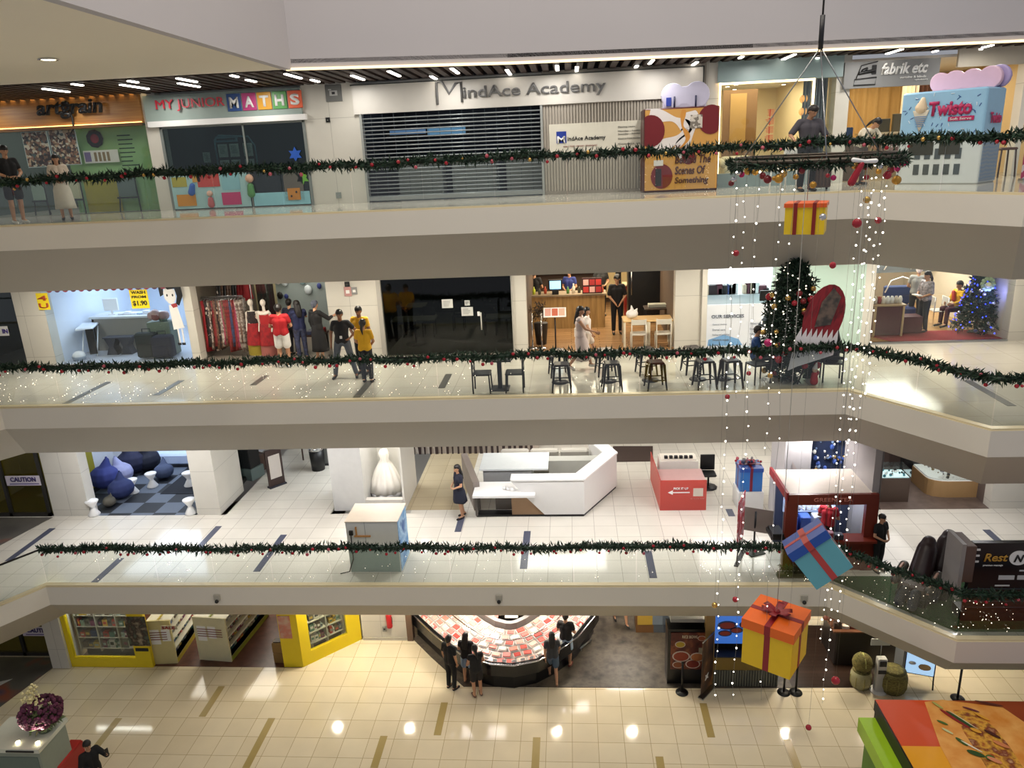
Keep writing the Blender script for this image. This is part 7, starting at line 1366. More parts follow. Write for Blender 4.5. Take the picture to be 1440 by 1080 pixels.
def goods(x0, y0, x1, y1, levels, n, lb, grp, d=.14, h=(.12, .26), z0=0):
    """packs standing on the shelf boards of one unit, each its own object; faces across the line (x0,y0)-(x1,y1)"""
    A, B = Vector((x0, y0)), Vector((x1, y1)); t = (B - A).normalized(); an = math.atan2(t.y, t.x); L = (B - A).length
    for j, z in enumerate(levels):
        k = 0; s = .03
        while s < L - .08:
            w = random.uniform(.07, .2) if n is None else L / n * random.uniform(.6, .9); hh = random.uniform(*h); w = min(w, L - s); c = A + t * (s + w / 2); b = MB()
            b.bev(-w / 2 + .006, w / 2 - .006, 0, d, 0, hh, .008, random.choice(PROD)); b.box(-w * .3, w * .3, -.003, 0, hh * .35, hh * .7, random.choice(PROD))
            o = b.build('grocery_pack'); o.location = (c.x, c.y, z + z0 + .002); o.rotation_euler = (0, 0, an); tag(o, f'{lb}, board {j + 1}, place {k + 1} from the left', 'grocery', grp); s += w + (0 if n is None else L / n * .15); k += 1
area('window_fill', ((wl + wr) / 2, yf + .2, T1 - .05), wr - wl, 26, (1, .96, .88), size_y=.12); random.seed(77)  # added fill light, unseen, to brighten the goods behind the yellow window
T = thing('shelf_unit', 'tall stocked shelf unit standing behind the yellow framed window', 'shelf', ((wl + wr) / 2, yf + .35, 0)); W2 = (wr - wl) / 2
b = MB(); b.box(-W2, W2, .25, .3, 0, 2.3); b.build('back_panel', mat('#5a5850'), T)
lv = (.40, .78, 1.16, 1.54, 1.92)
for z in lv: b = MB(); b.box(-W2, W2, 0, .25, z - .02, z); b.build('shelf_board', mat('#8a8678'), T)
for x in (-W2, -W2 / 3, W2 / 3, W2 - .03): b = MB(); b.box(x, x + .03, -.01, .25, .3, 2.3); b.build('upright', mat('#a8a494'), T)
for i in range(3): xx = wl + (wr - wl) * i / 3 + .04; goods(xx, yf + .38, xx + (wr - wl) / 3 - .06, yf + .38, lv, None, f'pack in {("left", "middle", "right")[i]} bay, yellow window', 'packs behind the yellow window', h=(.16, .30))
# aisle shelves running back into the shop
def gondola(p0, p1, w, lb, endc, side, nm):
    A, B = Vector((p0.x, p0.y)), Vector((p1.x, p1.y)); t = (B - A).normalized(); an = math.atan2(t.y, t.x) - math.pi / 2; L = (B - A).length; T = thing('aisle_shelf', lb, 'shelf', (A.x, A.y, 0), an); H = 1.5
    b = MB(); b.box(-w, 0, 0, .05, .0, H); b.build('end_panel', mat(endc), T); b = MB(); b.box(-w, 0, .05, L, 0, .18); b.box(-w / 2 - .02, -w / 2 + .02, .05, L, .18, H); b.build('core_panel', mat(side), T)
    for z in (.18, .5, .82, 1.14, 1.46): b = MB(); b.box(-w + .02, 0, .05, L, z - .025, z); b.build('shelf_board', mat('#d8d4c0'), T)
    for i in range(2):
        b = MB(); b.box(-w + .1 + i * .35, -w + .38 + i * .32, -.01, 0, .7 + .1 * i, 1.2); b.build('notice_sheet', WHITEP, T)
    for k in range(4): b = MB(); b.box(-w + .1, -.15, -.012, -.01, .85 + k * .08, .88 + k * .08); b.build('print_line', mat('#8a5a50'), T)
    n = Vector((-t.y, t.x)) * -.16
    goods(*(A + t * .1 - n * 1.0), *(A + t * min(L, 3) - n * 1.0), (.18, .5, .82, 1.14), 12, f'pack on the {nm}', f'packs on the {nm}', d=.12)
gondola(b1(250, 933), b1(293, 868), .75, 'first yellow ended aisle shelf inside the yellow shop', '#cfc38a', '#b8a430', 'first aisle shelf')
gondola(b1(326, 931), b1(378, 866), 1.05, 'second aisle shelf with white notices on its cream end', '#d6cfa8', '#8f9a30', 'second aisle shelf')
T = thing('red_number_sign', 'small red lettering sign at the top of the first aisle shelf end', 'sign', (pt(224, 880, Y=18.1).x, 18.14, 1.36)); b = MB(); b.box(0, .5, 0, .02, 0, .12); b.build('board', mat('#d0c8a8'), T); text('SALE', mat('#a8242c'), width=.4, height=.09, loc=(.04, -.005, .015), parent=T, bold=.02)
for i, (px, py) in enumerate(((390, 918), (390, 935))): b = MB(); b.bev(-.18, .18, -.15, .15, 0, .34, .03, mat('#8a6a38')); b.bev(-.14, .14, -.11, .11, .34, .36, .02, mat('#3a2a1c')); o = b.build('cardboard_crate'); o.location = (b1(392, 936).x, b1(392, 936).y + .25, .35 * (1 - i)); tag(o, ('upper', 'lower')[i] + ' of two brown crates stacked beside the yellow post', 'crate')
# yellow corner and slanting window
q0, q1, q2 = b1(400, 938), b1(427, 938), b1(509, 899)
T = thing('yellow_shopfront', 'yellow corner shopfront with slanting shelf window beside the white wall', 'shopfront', (0, 0, 0)); b = MB(); b.box(q0.x, q1.x, q0.y, q0.y + .12, 0, T1); b.build('corner_panel', YW, T)
b = MB(); b.box(q0.x + .02, q1.x - .2, q0.y - .015, q0.y, 1.0, 1.75); b.build('shop_poster', noisy(((.3, '#a8c4b0'), (.5, '#c87a68'), (.7, '#d8d0b8')), 2.2), T)
d_ = (q2 - q1); L = d_.length; an = math.atan2(d_.y, d_.x); M_ = Matrix.Translation(q1) @ Matrix.Rotation(an, 4, 'Z')
b = MB(); b.box(0, L, 0, .1, 0, .42, None, M_); b.box(0, .3, 0, .1, .42, T1, None, M_); b.box(L - .45, L, 0, .1, .42, T1, None, M_); b.build('slanting_frame', YW, T); b = MB(); b.box(.3, L - .45, .03, .045, .42, T1, None, M_); b.build('pane', GLASS, T)
T = thing('shelf_unit', 'stocked shelf unit behind the slanting yellow window', 'shelf', tuple(q1), an)
b = MB(); b.box(.3, L - .4, .55, .6, 0, 2.3); b.build('back_panel', mat('#57564f'), T); lv = (.5, .86, 1.22, 1.58, 1.94)
for z in lv: b = MB(); b.box(.3, L - .45, .2, .55, z - .03, z); b.build('shelf_board', mat('#c8c4b4'), T)
for x in (.32, L / 2 - .05, L - .48): b = MB(); b.box(x, x + .03, .17, .55, .3, 2.3); b.build('upright', mat('#c8c4b4'), T)
for i in range(2): u = M_ @ Vector((.4 + i * (L / 2 - .35), .24, 0)); v = M_ @ Vector((L / 2 - .1 + i * (L / 2 - .4), .24, 0)); goods(u.x, u.y, v.x, v.y, lv, None, f'pack in {("near", "far")[i]} bay, slanting window', 'packs behind the slanting yellow window', h=(.14, .26))
# white wall with extinguisher
wx0, wx1, wy = b1(511, 900).x, b1(574, 899).x, b1(545, 900).y
pier(L1, T1, wx0, wx1, y=wy); b = MB(); b.box(wx1, b1(583, 897).x, wy - .05, wy + .2, 0, T1, mat('#6a5444')); struct('trim_4', b)
b = MB(); b.box(wx0, wx1, wy - .02, wy, 0, .1); struct('baseboard_back', b, mat('#b8b4a8'))
q = pt(548, 870, Y=wy - .02); T = thing('fire_extinguisher', 'red fire extinguisher hung on the white ground floor wall', 'fire extinguisher', (q.x, wy - .1, q.z - .25)); b = MB(); b.lathe([(.08, 0), (.09, .03), (.09, .42), (.03, .5)], n=16); b.build('cylinder', mat('#a81820', .3), T); b = MB(); b.tube([(0, 0, .5), (.05, -.02, .56)], .02); b.tube([(.02, -.03, .5), (.1, -.03, .35), (.09, -.03, .15)], .012); b.build('hose', BLACK, T)
q = pt(541, 884, Y=wy); T = thing('wall_box', 'grey socket plate below the fire extinguisher', 'wall fitting', (q.x, wy - .03, q.z)); b = MB(); b.bev(-.07, .07, 0, .03, -.09, .09, .01); b.build('cover', mat('#8a8c86'), T); b = MB(); b.box(-.03, .03, -.006, 0, -.03, .03); b.build('socket', DARK, T)
# dark market floor
CONC = noisy(((.25, '#1d1a17'), (.42, '#453e36'), (.58, '#5a5146'), (.75, '#38322b')), 3.2, .45, 9)
P = [b1(578, 896), b1(606, 924), b1(652, 966), b1(1003, 968), b1(1248, 967)]; P = [(p.x, p.y) for p in P] + [(b1(1248, 967).x, 26), (-4.2, 26), (-4.2, 20)]
b = MB(); b.slab(P, .001, .012); struct('floor', b, CONC)
b = MB(); b.box(-4.2, 11, 26, 26.1, 0, T1); struct('wall_back', b, DARK)
for x, yy, pw in ((-2.2, 20.5, 75), (1.5, 20.8, 70), (6, 20.6, 40)): area('market_lamp', (x, yy, T1 - .08), 1.2, pw, (1, .92, .82), size_y=.8)
# curved meat counter
arc = [(577, 862), (590, 874), (607, 890), (630, 909), (655, 925), (690, 935), (722, 937), (757, 930), (785, 916), (812, 897), (836, 868), (842, 858)]
F = [tuple(pt(*p, Z=.86)[:2]) for p in arc]
T = thing('meat_counter', 'long curved black chilled counter displaying packed meat under bright lights', 'counter', (0, 0, 0)); Fi = off(F, .18); Bk = off(F, 1.35)
b = MB()
for i in range(len(F) - 1): b.slab([Fi[i], Fi[i + 1], Bk[i + 1], Bk[i]], .0, .66)
b.build('black_base', mat('#08080a', .3), T); b = MB()
for i in range(len(F) - 1):
    b.slab([F[i], F[i + 1], off(F, .14)[i + 1], off(F, .14)[i]], .5, .86)
b.build('front_bumper', mat('#101012', .25), T); b = MB(); b.tube([(x, y, .875) for x, y in F], .022); b.build('chrome_edge', CHROME, T)
b = MB(); I1, I2 = off(F, .15), off(F, 1.35)
for i in range(len(F) - 1): b.quad((*I1[i], .74), (*I1[i + 1], .74), (*I2[i + 1], 1.05), (*I2[i], 1.05))
b.build('cold_deck', mat('#b9b2ae', .35), T); b = MB()
for i in range(len(F) - 1): b.slab([off(F, 1.36)[i], off(F, 1.36)[i + 1], off(F, 1.5)[i + 1], off(F, 1.5)[i]], 1.05, 1.25)
b.build('rear_panel', mat('#6a6460', .3), T)
b = MB(); b.tube([(x, y, 1.16) for x, y in off(F, .72)], .018); b.build('divider_rail', CHROME, T)
MEAT = [mat(c, .35) for c in ('#d8807a', '#cc6258', '#e6a89c', '#eac4ba', '#ece4dc', '#bc4a42', '#e4ded2', '#dc9686')]
random.seed(41); rows = (.26, .46, .66, .86, 1.04, 1.22)
for r_, dd in enumerate(rows):
    pts = along(off(F, dd), .30, .12)
    for k, (p, t) in enumerate(pts):
        if r_ > 2 and (p.x < F[1][0] or p.x > F[-2][0] + .2): continue
        w, h = random.uniform(.11, .14), random.uniform(.07, .09); z = .74 + (dd - .15) / 1.2 * .31 + .004; b = MB()
        b.bev(-w, w, -h, h, 0, .03, .012, WHITEP); b.bev(-w * .85, w * .85, -h * .8, h * .8, .028, .05 + random.random() * .015, .012, random.choice(MEAT))
        o = b.build('meat_tray'); o.location = (p.x, p.y, z + .012); o.rotation_euler = (R(13), 0, math.atan2(t.y, t.x) + random.uniform(-.12, .12)); tag(o, f'packed meat tray, row {r_ + 1} from the front edge, place {k + 1} from the left', 'meat tray', 'meat trays on the curved counter')
pts = along(off(F, .16), .26, .3)
for k, (p, t) in enumerate(pts): b = MB(); b.bev(-.06, .06, -.012, .012, 0, .07, .005); o = b.build('price_card', WHITEP); o.location = (p.x, p.y, .862); o.rotation_euler = (R(-20), 0, math.atan2(t.y, t.x)); tag(o, 'small white price card standing on the meat counter edge', 'card', 'price cards on the meat counter edge')
area('meat_lamp', (F[5][0] - .6, F[5][1] + .9, 2.2), 1.6, 20, (1, .93, .9), size_y=.5); area('meat_lamp', (F[9][0] - .2, F[9][1] + .8, 2.2), 1.0, 13, (1, .93, .9), size_y=.5)
T = thing('inner_counter', 'dark inner serving counter with scales behind the curved meat display', 'counter', ((F[5][0] + F[6][0]) / 2 + .2, F[5][1] + 2.4, 0)); b = MB(); b.bev(-1.2, 1.2, 0, .6, 0, .9, .05); b.build('body', mat('#1a1614'), T); b = MB(); b.bev(-.4, .3, .1, .4, .9, 1.15, .04); b.build('scales', WHITEP, T)
for k in range(3): b = MB(); b.bev(-.9 + k * .6, -.5 + k * .6, -.25, -.02, .86, .9, .02); b.build('tray_board', mat(('#d88a80', '#e8e0d8', '#c86a5a')[k]), T)
for i, (pa, pb) in enumerate(((757, 937), (815, 903))): q = b1(pa + 8, pb + 8); T = thing('guide_bar', ('left', 'right')[i] + ' low steel trolley guide bar in front of the meat counter', 'guard rail', (q.x, q.y, 0), R(52)); b = MB(); b.tube([(-.25, 0, .12), (.3, 0, .12)], .03); b.build('bar', STEEL, T); b = MB(); b.tube([(-.2, 0, 0), (-.2, 0, .12)], .015); b.tube([(.25, 0, 0), (.25, 0, .12)], .015); b.build('feet', STEEL, T)
# shoppers
def P1(label, px, py, rz, **k): q = b1(px, py); return person(label, (q.x, q.y, 0.0), R(rz), **k)
P1('person in all black clothes at the left of the group by the meat counter', 636, 969, 150, pose=dict(), h=1.72, top='#0b0b0d', sleeve=.6, bottom='trousers', bcol='#0b0b0d', hair='short', shoes='#0b0b0d')
P1('long-haired woman in black top and denim shorts at the meat counter', 659, 960, 170, pose=FRONT, h=1.62, top='#101014', sleeve=.4, bottom='shorts', bcol='#7a8ea8', hair='long', shoes='#5a4238')
P1('woman in a black sleeveless top and dark shorts turned to the right', 672, 979, 205, pose=FRONT, h=1.62, top='#121214', sleeve=.2, bottom='shorts', bcol='#1a1818', hair='tail', shoes='#6a4a3c')
P1('woman with grey shirt and denim shorts walking beside the meat counter', 778, 959, 185, pose=merge(WALK), h=1.6, top='#3a3c40', sleeve=.5, bottom='shorts', bcol='#46586a', hair='long', shoes='#7a5a48')
P1('tall person in a black top and pale shorts next to the walking woman', 797, 936, 165, pose=FRONT, h=1.74, top='#0f0f12', bottom='shorts', bcol='#a8bcd0', shoes='#7a2a26')
P1('barefoot looking shopper far back in the market, mostly hidden by the gallery', 873, 878, 20, pose=WALK, h=1.66, top='#5a2a28', bottom='shorts', bcol='#3a3a40')
# food stall row
q = b1(968, 974); xq = q.x
T = thing('menu_lightbox', 'tall black stand with a brown picture menu panel of rice dishes', 'sign stand', (xq + .05, 17.7, 0)); b = MB(); b.box(-.58, .62, 0, .5, 0, 1.75); b.build('cabinet', mat('#0d0c0c', .3), T); b = MB(); b.box(-.5, .5, -.03, 0, .5, 1.66); pb = b.build('menu_panel', noisy(((.3, '#3a1410'), (.5, '#5e241a'), (.62, '#8a4a2a'), (.75, '#4a1a14')), 3.5), T)
for x, z, r, c in ((-.25, 1.3, .14, '#b89a2c'), (-.22, .92, .24, '#9a3c22'), (.22, .9, .2, '#b06a3a'), (.1, .68, .2, '#7a2418'), (-.3, .65, .15, '#8a4a2a'), (.32, 1.5, .11, '#a85a3a')):
    b = MB(); b.prism([(x + math.cos(R(20 * i)) * r, z + math.sin(R(20 * i)) * r * .7) for i in range(18)], -.04, -.03, mat('#d8c8b8')); b.prism([(x + math.cos(R(20 * i)) * r * .85, z + math.sin(R(20 * i)) * r * .58) for i in range(18)], -.046, -.04, mat(c)); b.build('dish_picture', None, pb)
text('RICE BOWL', mat('#d8c8a8'), width=.42, height=.09, loc=(-.2, -.035, 1.5), parent=pb, bold=.02); b = MB(); b.box(.25, .42, -.04, -.03, 1.02, 1.2); b.build('blank_plate', mat('#a8a088'), pb)
b = MB(); b.box(-.5, .55, .1, .9, 1.9, 2.0); b.box(-.5, .55, .55, .9, 1.75, 1.9); b.build('grey_top_unit', mat('#8a8a88', .3), T)
def qpost(x, y, lb, h=.95, sign=False):
    T = thing('queue_post', lb, 'queue post', (x, y, 0)); b = MB(); b.lathe([(.17, 0), (.17, .02), (.04, .05)], n=22); b.build('base', BLACK, T); b = MB(); b.tube([(0, 0, .04), (0, 0, h)], .03); b.ball((0, 0, h), .04); b.build('post', BLACK, T)
    if sign: b = MB(); b.bev(-.15, .15, -.02, .02, h + .02, h + .14, .01); b.build('card_holder', mat('#c8c8c4'), T)
q = b1(959, 974); qpost(q.x, q.y, 'black queue post in front of the brown picture menu')
q = b1(1102, 974); qpost(q.x, q.y, 'left of two black queue posts under the yellow gift box'); q = b1(1119, 974); qpost(q.x, q.y, 'right of two black queue posts, topped with a small card', 1.3, True)
q = b1(1349, 986); qpost(q.x, q.y + .1, 'slim black queue post standing alone near the right edge', 1.2)
q = b1(990, 983); T = thing('banner_stand', 'dark diagonal food banner on a light stand beside the menu panel', 'banner', (q.x - .08, q.y, 0), R(52)); b = MB(); b.box(0, .62, 0, .015, .12, 1.75); b.build('banner', noisy(((.35, '#171210'), (.55, '#5a3a24'), (.66, '#a8703c'), (.75, '#2a1c16')), 2.6, stretch=(1, 1, .5)), T); b = MB(); b.box(-.03, .65, -.08, .08, 0, .04); b.tube([(0, 0, 1.76), (.62, 0, 1.76)], .018); b.build('base', STEEL, T); b = MB(); b.prism([(.28 + math.cos(R(45 * i)) * (.12 if i % 2 else .05), .55 + math.sin(R(45 * i)) * (.12 if i % 2 else .05)) for i in range(8)], -.01, 0); b.build('white_mark', WHITEP, T)
xa, xb = b1(1003, 966).x, b1(1092, 966).x
T = thing('food_counter', 'ribbed dark food counter with olive band in front of the blue menu screen', 'counter', (0, 17.6, 0)); b = MB(); b.box(xa, xb, .03, .6, 0, .55); b.build('body', mat('#4a4a42'), T); b = MB(); k = xa
while k < xb: b.box(k, k + .04, 0, .03, .02, .53); k += .07
b.build('ribs', mat('#66665a'), T)['kind'] = 'stuff'; b = MB(); b.box(xa, xb, -.01, .6, .55, .95); b.build('olive_band', mat('#7a6018', .4), T); b = MB(); b.box(xa, xb, -.03, .62, .95, .98); b.build('counter_top', DARK, T)
T = thing('menu_screen', 'glowing blue menu screen with red dishes and $12 heading', 'screen', (xa + .03, 17.95, 1.02)); b = MB(); b.box(0, 1.5, 0, .08, -.04, 1.35); b.build('frame', BLACK, T); b = MB(); b.box(.02, 1.48, -.01, 0, .12, 1.33); sc = b.build('screen_face', emat('#3f78d8', .55), T); text('$12 BEEF SET', BLACK, width=1.0, height=.14, loc=(.12, -.015, 1.05), parent=sc, bold=.02)
for x, z, r in ((.35, .7, .2), (.6, .55, .14), (.9, .72, .18), (1.1, .5, .15), (.3, .45, .14)): b = MB(); b.prism([(x + math.cos(R(20 * i)) * r * 1.3, z + math.sin(R(20 * i)) * r * .7) for i in range(18)], -.02, -.01, mat('#28407a')); b.prism([(x + math.cos(R(20 * i)) * r, z + math.sin(R(20 * i)) * r * .5) for i in range(18)], -.026, -.02, mat('#a83a34')); b.build('dish_picture', None, sc)
b = MB(); b.box(xa - .25, xa, 17.65, 17.85, 0, 2.3); tag(b.build('timber_post', mat('#9a7a48')), 'tan timber post left of the blue menu screen', 'post')
for i, (px, cc) in enumerate(((908, '#6a4a2c'), (922, '#4a5058'), (932, '#3a3e46'))): q = b1(px, 890); T = thing('market_fridge', ('brown stand of fruit', 'grey upright fridge', 'narrow dark fridge')[i] + ' at the back of the market left of the picture menu', 'fridge', (q.x, q.y, 0)); b = MB(); b.bev(-.3, .25, 0, .6, 0, 1.3 if not i else 2.0, .02); b.build('body', mat(cc, .4), T); b = MB(); b.box(-.25, .2, -.02, 0, .3, 1.1); b.build('door', mat(('#a88a3a', '#6a7480', '#4a525c')[i], .3), T)
# shop on the right with dark timber floor
x0, x1 = b1(1130, 968).x, b1(1240, 968).x
b = MB(); b.slab([(x0 - .3, 17.62), (x1, 17.62), (x1, 20.4), (x0 - .3, 20.4)], .012, .02); struct('floor', b, tiles('#2f211a', '#3a2a22', '#1c130f', 1.2, .15, .008, .3, offset=.5)); b = MB(); b.box(x0 + .1, x0 + 3, 20.4, 24, .012, .02); struct('floor', b, TILE_G)
T = thing('dark_counter', 'dark wedge shaped counter topped with brown shelf of small goods', 'counter', (b1(1205, 950).x, 18.5, .02)); b = MB(); b.bev(-.5, 1.4, 0, 1.1, 0, 1.1, .05); b.build('body', mat('#221c19', .4), T); b = MB(); b.box(-.6, 1.5, -.05, 1.15, 1.1, 1.14); b.build('counter_top', mat('#5c3a26', .4), T); random.seed(6)
for k in range(16):
    b = MB(); s = random.uniform(.05, .11); b.bev(-s, s, -s * .7, s * .7, 0, random.uniform(.08, .22), .01, random.choice((mat('#6a4a3a'), mat('#c8beb4'), mat('#8a3a2c'), mat('#3a2c26'), mat('#a88a6a')))); o = b.build('small_box'); o.location = (T.location.x - .45 + (k % 8) * .22, 18.65 + (k // 8) * .4, 1.162); tag(o, f'small gift box on the dark wedge counter, {"front" if k < 8 else "back"} row, place {k % 8 + 1}', 'box', 'small boxes on the dark counter')
STRAW = noisy(((.3, '#4f4a26'), (.6, '#7d743c'), (.8, '#9a8f58')), 16, .8, stretch=(1, 1, 3))
for i, (px, py, r, h, lb) in enumerate(((1213, 972, .27, .5, 'cream rope basket below the round olive cushion'), (1258, 977, .36, .62, 'large round olive woven basket right of the white pedestal'))):
    q = b1(px, py); T = thing('woven_basket', lb, 'basket', (q.x, q.y + .2, .02)); b = MB(); b.lathe([(r * .8, 0), (r, h * .35), (r, h * .7), (r * .85, h)], n=24); b.build('body', STRAW if i else mat('#a09a72', .8, var=.2, scale=20), T); b = MB()
    for k in range(8): a = k * math.pi / 4; b.tube([(math.cos(a) * r * .82, math.sin(a) * r * .82, .01), (math.cos(a) * r * 1.02, math.sin(a) * r * 1.02, h * .35), (math.cos(a) * r * 1.02, math.sin(a) * r * 1.02, h * .7), (math.cos(a) * r * .6, math.sin(a) * r * .6, h + .03)], .012, n=5)
    b.build('rope_bands', mat('#8f864c', .8), T); b = MB(); b.lathe([(r * .86, h), (r * .5, h + .03), (.02, h + .05)], n=20); b.build('lid', STRAW, T)
q = b1(1213, 972); b = MB(); b.ball((0, 0, .2), .26, STRAW, 16, sc=(1, 1, 1.05)); b.tube([(0, -.26, .2), (.0, -.2, .38), (0, 0, .48), (0, .2, .38)], .015, mat('#b0b060')); o = b.build('round_cushion'); o.location = (q.x, q.y + .2, .56); tag(o, 'round olive cushion sitting on the cream rope basket', 'cushion')
q = b1(1237, 975); T = thing('card_pedestal', 'white pedestal with dark reader and sign between the two baskets', 'pedestal', (q.x, q.y + .1, 0)); b = MB(); b.lathe([(.22, 0), (.22, .03), (.1, .05)], n=20); b.build('base', WHITEP, T); b = MB(); b.bev(-.12, .12, -.1, .1, .03, 1.05, .03); b.build('column', mat('#c8c6c0'), T); b = MB(); b.bev(-.09, .09, -.13, -.1, .85, 1.0, .01); b.box(-.1, .1, -.12, -.1, .62, .72); b.build('reader', DARK, T); b = MB(); b.bev(-.28, .22, .1, .13, 1.35, 1.55, .01); b.build('sign_card', mat('#b8bcb8'), T); b = MB(); b.tube([(0, .1, 1.0), (0, .11, 1.4)], .012); b.build('sign_rod', STEEL, T)
q = b1(1293, 968); T = thing('led_board', 'glowing pale blue picture board leaning on a black easel', 'display board', (q.x, q.y + .1, 0), R(-16)); b = MB(); b.box(-.38, .36, 0, .06, .35, 1.35); b.build('frame', mat('#2a3a5a'), T); b = MB(); b.box(-.35, .33, -.01, 0, .38, 1.32); f = b.build('lit_face', emat('#a8cdf0', .9), T)
for x, z, r, c in ((-.15, 1.1, .13, '#4a7ac8'), (.1, 1.05, .1, '#58b890'), (.0, 1.18, .08, '#8a6ac8'), (.1, .62, .12, '#c8a878'), (.05, .66, .06, '#3a2a2c'), (-.2, .7, .07, '#e8eef8')): b = MB(); b.prism([(x + math.cos(R(30 * i)) * r * 1.3, z + math.sin(R(30 * i)) * r * .8) for i in range(12)], -.018 - r * .05, -.01); b.build('picture_shape', mat(c), f)
for x in (-.36, .34): b = MB(); b.tube([(x, 0, .4), (x, -.08, 0)], .018); b.build('leg', BLACK, T)
b = MB(); b.tube([(0, .05, .9), (0, .5, 0)], .018); b.build('rear_leg', BLACK, T); b = MB(); b.box(-.46, -.4, .02, .5, 0, 1.5); tag(b.build('grey_side_panel', mat('#7a7e82', .3)), 'x y z w', 'panel'); o = COL.objects['grey_side_panel']; o.location = T.location; tag(o, 'narrow grey upright panel at the left of the glowing blue board', 'panel')
# ================================================================== decorations hanging in the void
YC = 10.0
xl, xr = pt(1032, 225, Y=YC).x, pt(1262, 225, Y=YC).x; cx = (xl + xr) / 2; rad = (xr - xl) / 2; zr = pt(1150, 224, Y=YC).z
HT = thing('hanging_wreath', 'large horizontal wreath ring of fir and ornaments hanging over the void', 'wreath', (cx, YC, zr)); random.seed(88)
b = MB(); b.tube([(math.cos(R(7.5 * i)) * rad, math.sin(R(7.5 * i)) * rad, 0) for i in range(48)], .03, closed=True); b.tube([(math.cos(R(7.5 * i)) * rad * .96, math.sin(R(7.5 * i)) * rad * .96, .05) for i in range(48)], .015, closed=True); b.build('hoop', mat('#4a4238', .4, .5), HT)
b = MB()
for i in range(150): a = i / 150 * 6.283; leafy(b, (math.cos(a) * rad, math.sin(a) * rad, -.03), (-math.sin(a), math.cos(a), 0), .06, 16, .10, .014)
f = b.build('foliage', LEAF, HT, fix=False); f['kind'] = 'stuff'
top = pt(1158, 8, Y=YC)
for a in (20, 140, 260): b = MB(); b.tube([(math.cos(R(a)) * rad, math.sin(R(a)) * rad, 0), (top.x - cx, 0, top.z - zr - .45)], .008, n=5); b.build('suspension_wire', STEEL, HT)
b = MB(); b.tube([(top.x - cx, 0, top.z - zr - .47), (top.x - cx, 0, top.z - zr - .1)], .03); b.tube([(top.x - cx, 0, top.z - zr - .1), (top.x - cx, 0, 8)], .012); b.build('hook', mat('#3a3a3c', .4, .6), HT)
ORN = (RED, RED, GOLDB, MAG, SILVER, mat('#7a1a20', .3), mat('#c8943c', .3, .5))
for k in range(34):
    a = k / 34 * 6.283 + random.uniform(-.05, .05); m = random.choice(ORN); nm = {id(RED): 'red', id(GOLDB): 'gold', id(MAG): 'magenta', id(SILVER): 'silver'}.get(id(m), 'dark')
    bauble((cx + math.cos(a) * rad * 1.0, YC + math.sin(a) * rad, zr - random.uniform(.05, .28)), random.uniform(.03, .055), m, f'{nm} bauble on the underside of the hanging wreath ring', f'{nm} baubles on the hanging wreath')
T = thing('ribbon_bow', 'white and red satin bow tied on the front of the hanging wreath', 'bow', (pt(1213, 215, Y=YC - rad).x, YC - rad - .08, zr - .02)); b = MB(); b.cap((-.12, 0, .02), .025, (.0, 0, .0), .02); b.cap((.12, 0, .0), .025, (0, 0, 0), .02); b.build('white_loops', WHITEP, T); b = MB(); b.cap((-.03, 0, -.03), .03, (-.12, 0, -.22), .045); b.build('red_tail', RED, T)
# light strings: px at the wreath, lowest row, distance
BULB = emat('#fff6e6', 7)
bm0 = MB(); bm0.ball((0, 0, 0), .0135, BULB, 7); bulb0 = bm0.build('bulb'); bm0 = MB(); bm0.ball((0, 0, 0), .0095, BULB, 6); bulb1 = bm0.build('bulb'); 
def lstring(px, row, Y, lb, n, top=238, sp=None, dim=False):
    a = pt(px, top, Y=Y); s_ = 1 if Y > 9.3 else -1
    for _ in range(4): Y = YC + s_ * max(0, rad * rad - (a.x - cx) ** 2) ** .5; a = pt(px, top, Y=Y)
    z1 = zr; r = ray(px, row); z0 = CZ + r.z / r.y * Y
    T = thing('light_string', lb, 'light string', (a.x, Y, z1)); L = z1 - z0; b = MB(); b.tube([(.015 * math.sin(k * 1.3), 0, .03 - (L + .03) * k / 24) for k in range(25)], .002, n=4); b.build('wire', mat('#8a8a84', .4), T)
    for k in range(n): o = (bulb1 if dim or k % 3 else bulb0).copy(); COL.objects.link(o); o.parent = T; o.location = (.015 * math.sin(24 * (k + .5) / n * 1.3) + random.uniform(-.015, .015), random.uniform(-.01, .01), -L * (k + .5) / n)
    return T
S = [(1036, 985, 9.3, 40), (1068, 985, 9.2, 38), (1100, 640, 9.0, 18), (1118, 985, 8.9, 12), (1214, 905, 9.4, 42), (1226, 990, 9.8, 46), (1240, 880, 9.5, 40), (1230, 640, 8.9, 26), (1249, 560, 9.9, 22), (1050, 560, 10.5, 16), (893, 260, 12, 8)]
nmz = ('leftmost', 'second', 'third', 'fourth', 'fifth', 'sixth', 'seventh', 'eighth', 'ninth')
order = sorted(range(10), key=lambda i: S[i][0]); rank = {i: k for k, i in enumerate(order)}
for i, (px, row, Y, n) in enumerate(S[:10]): lstring(px, row, Y, f'string of tiny white lights under the hanging wreath, {("leftmost" if rank[i] == 0 else "rightmost" if rank[i] == 9 else nmz[rank[i]] + " from the left")}', n, dim=i in (2, 3, 9))
for o in (bulb0, bulb1): bpy.data.objects.remove(o)
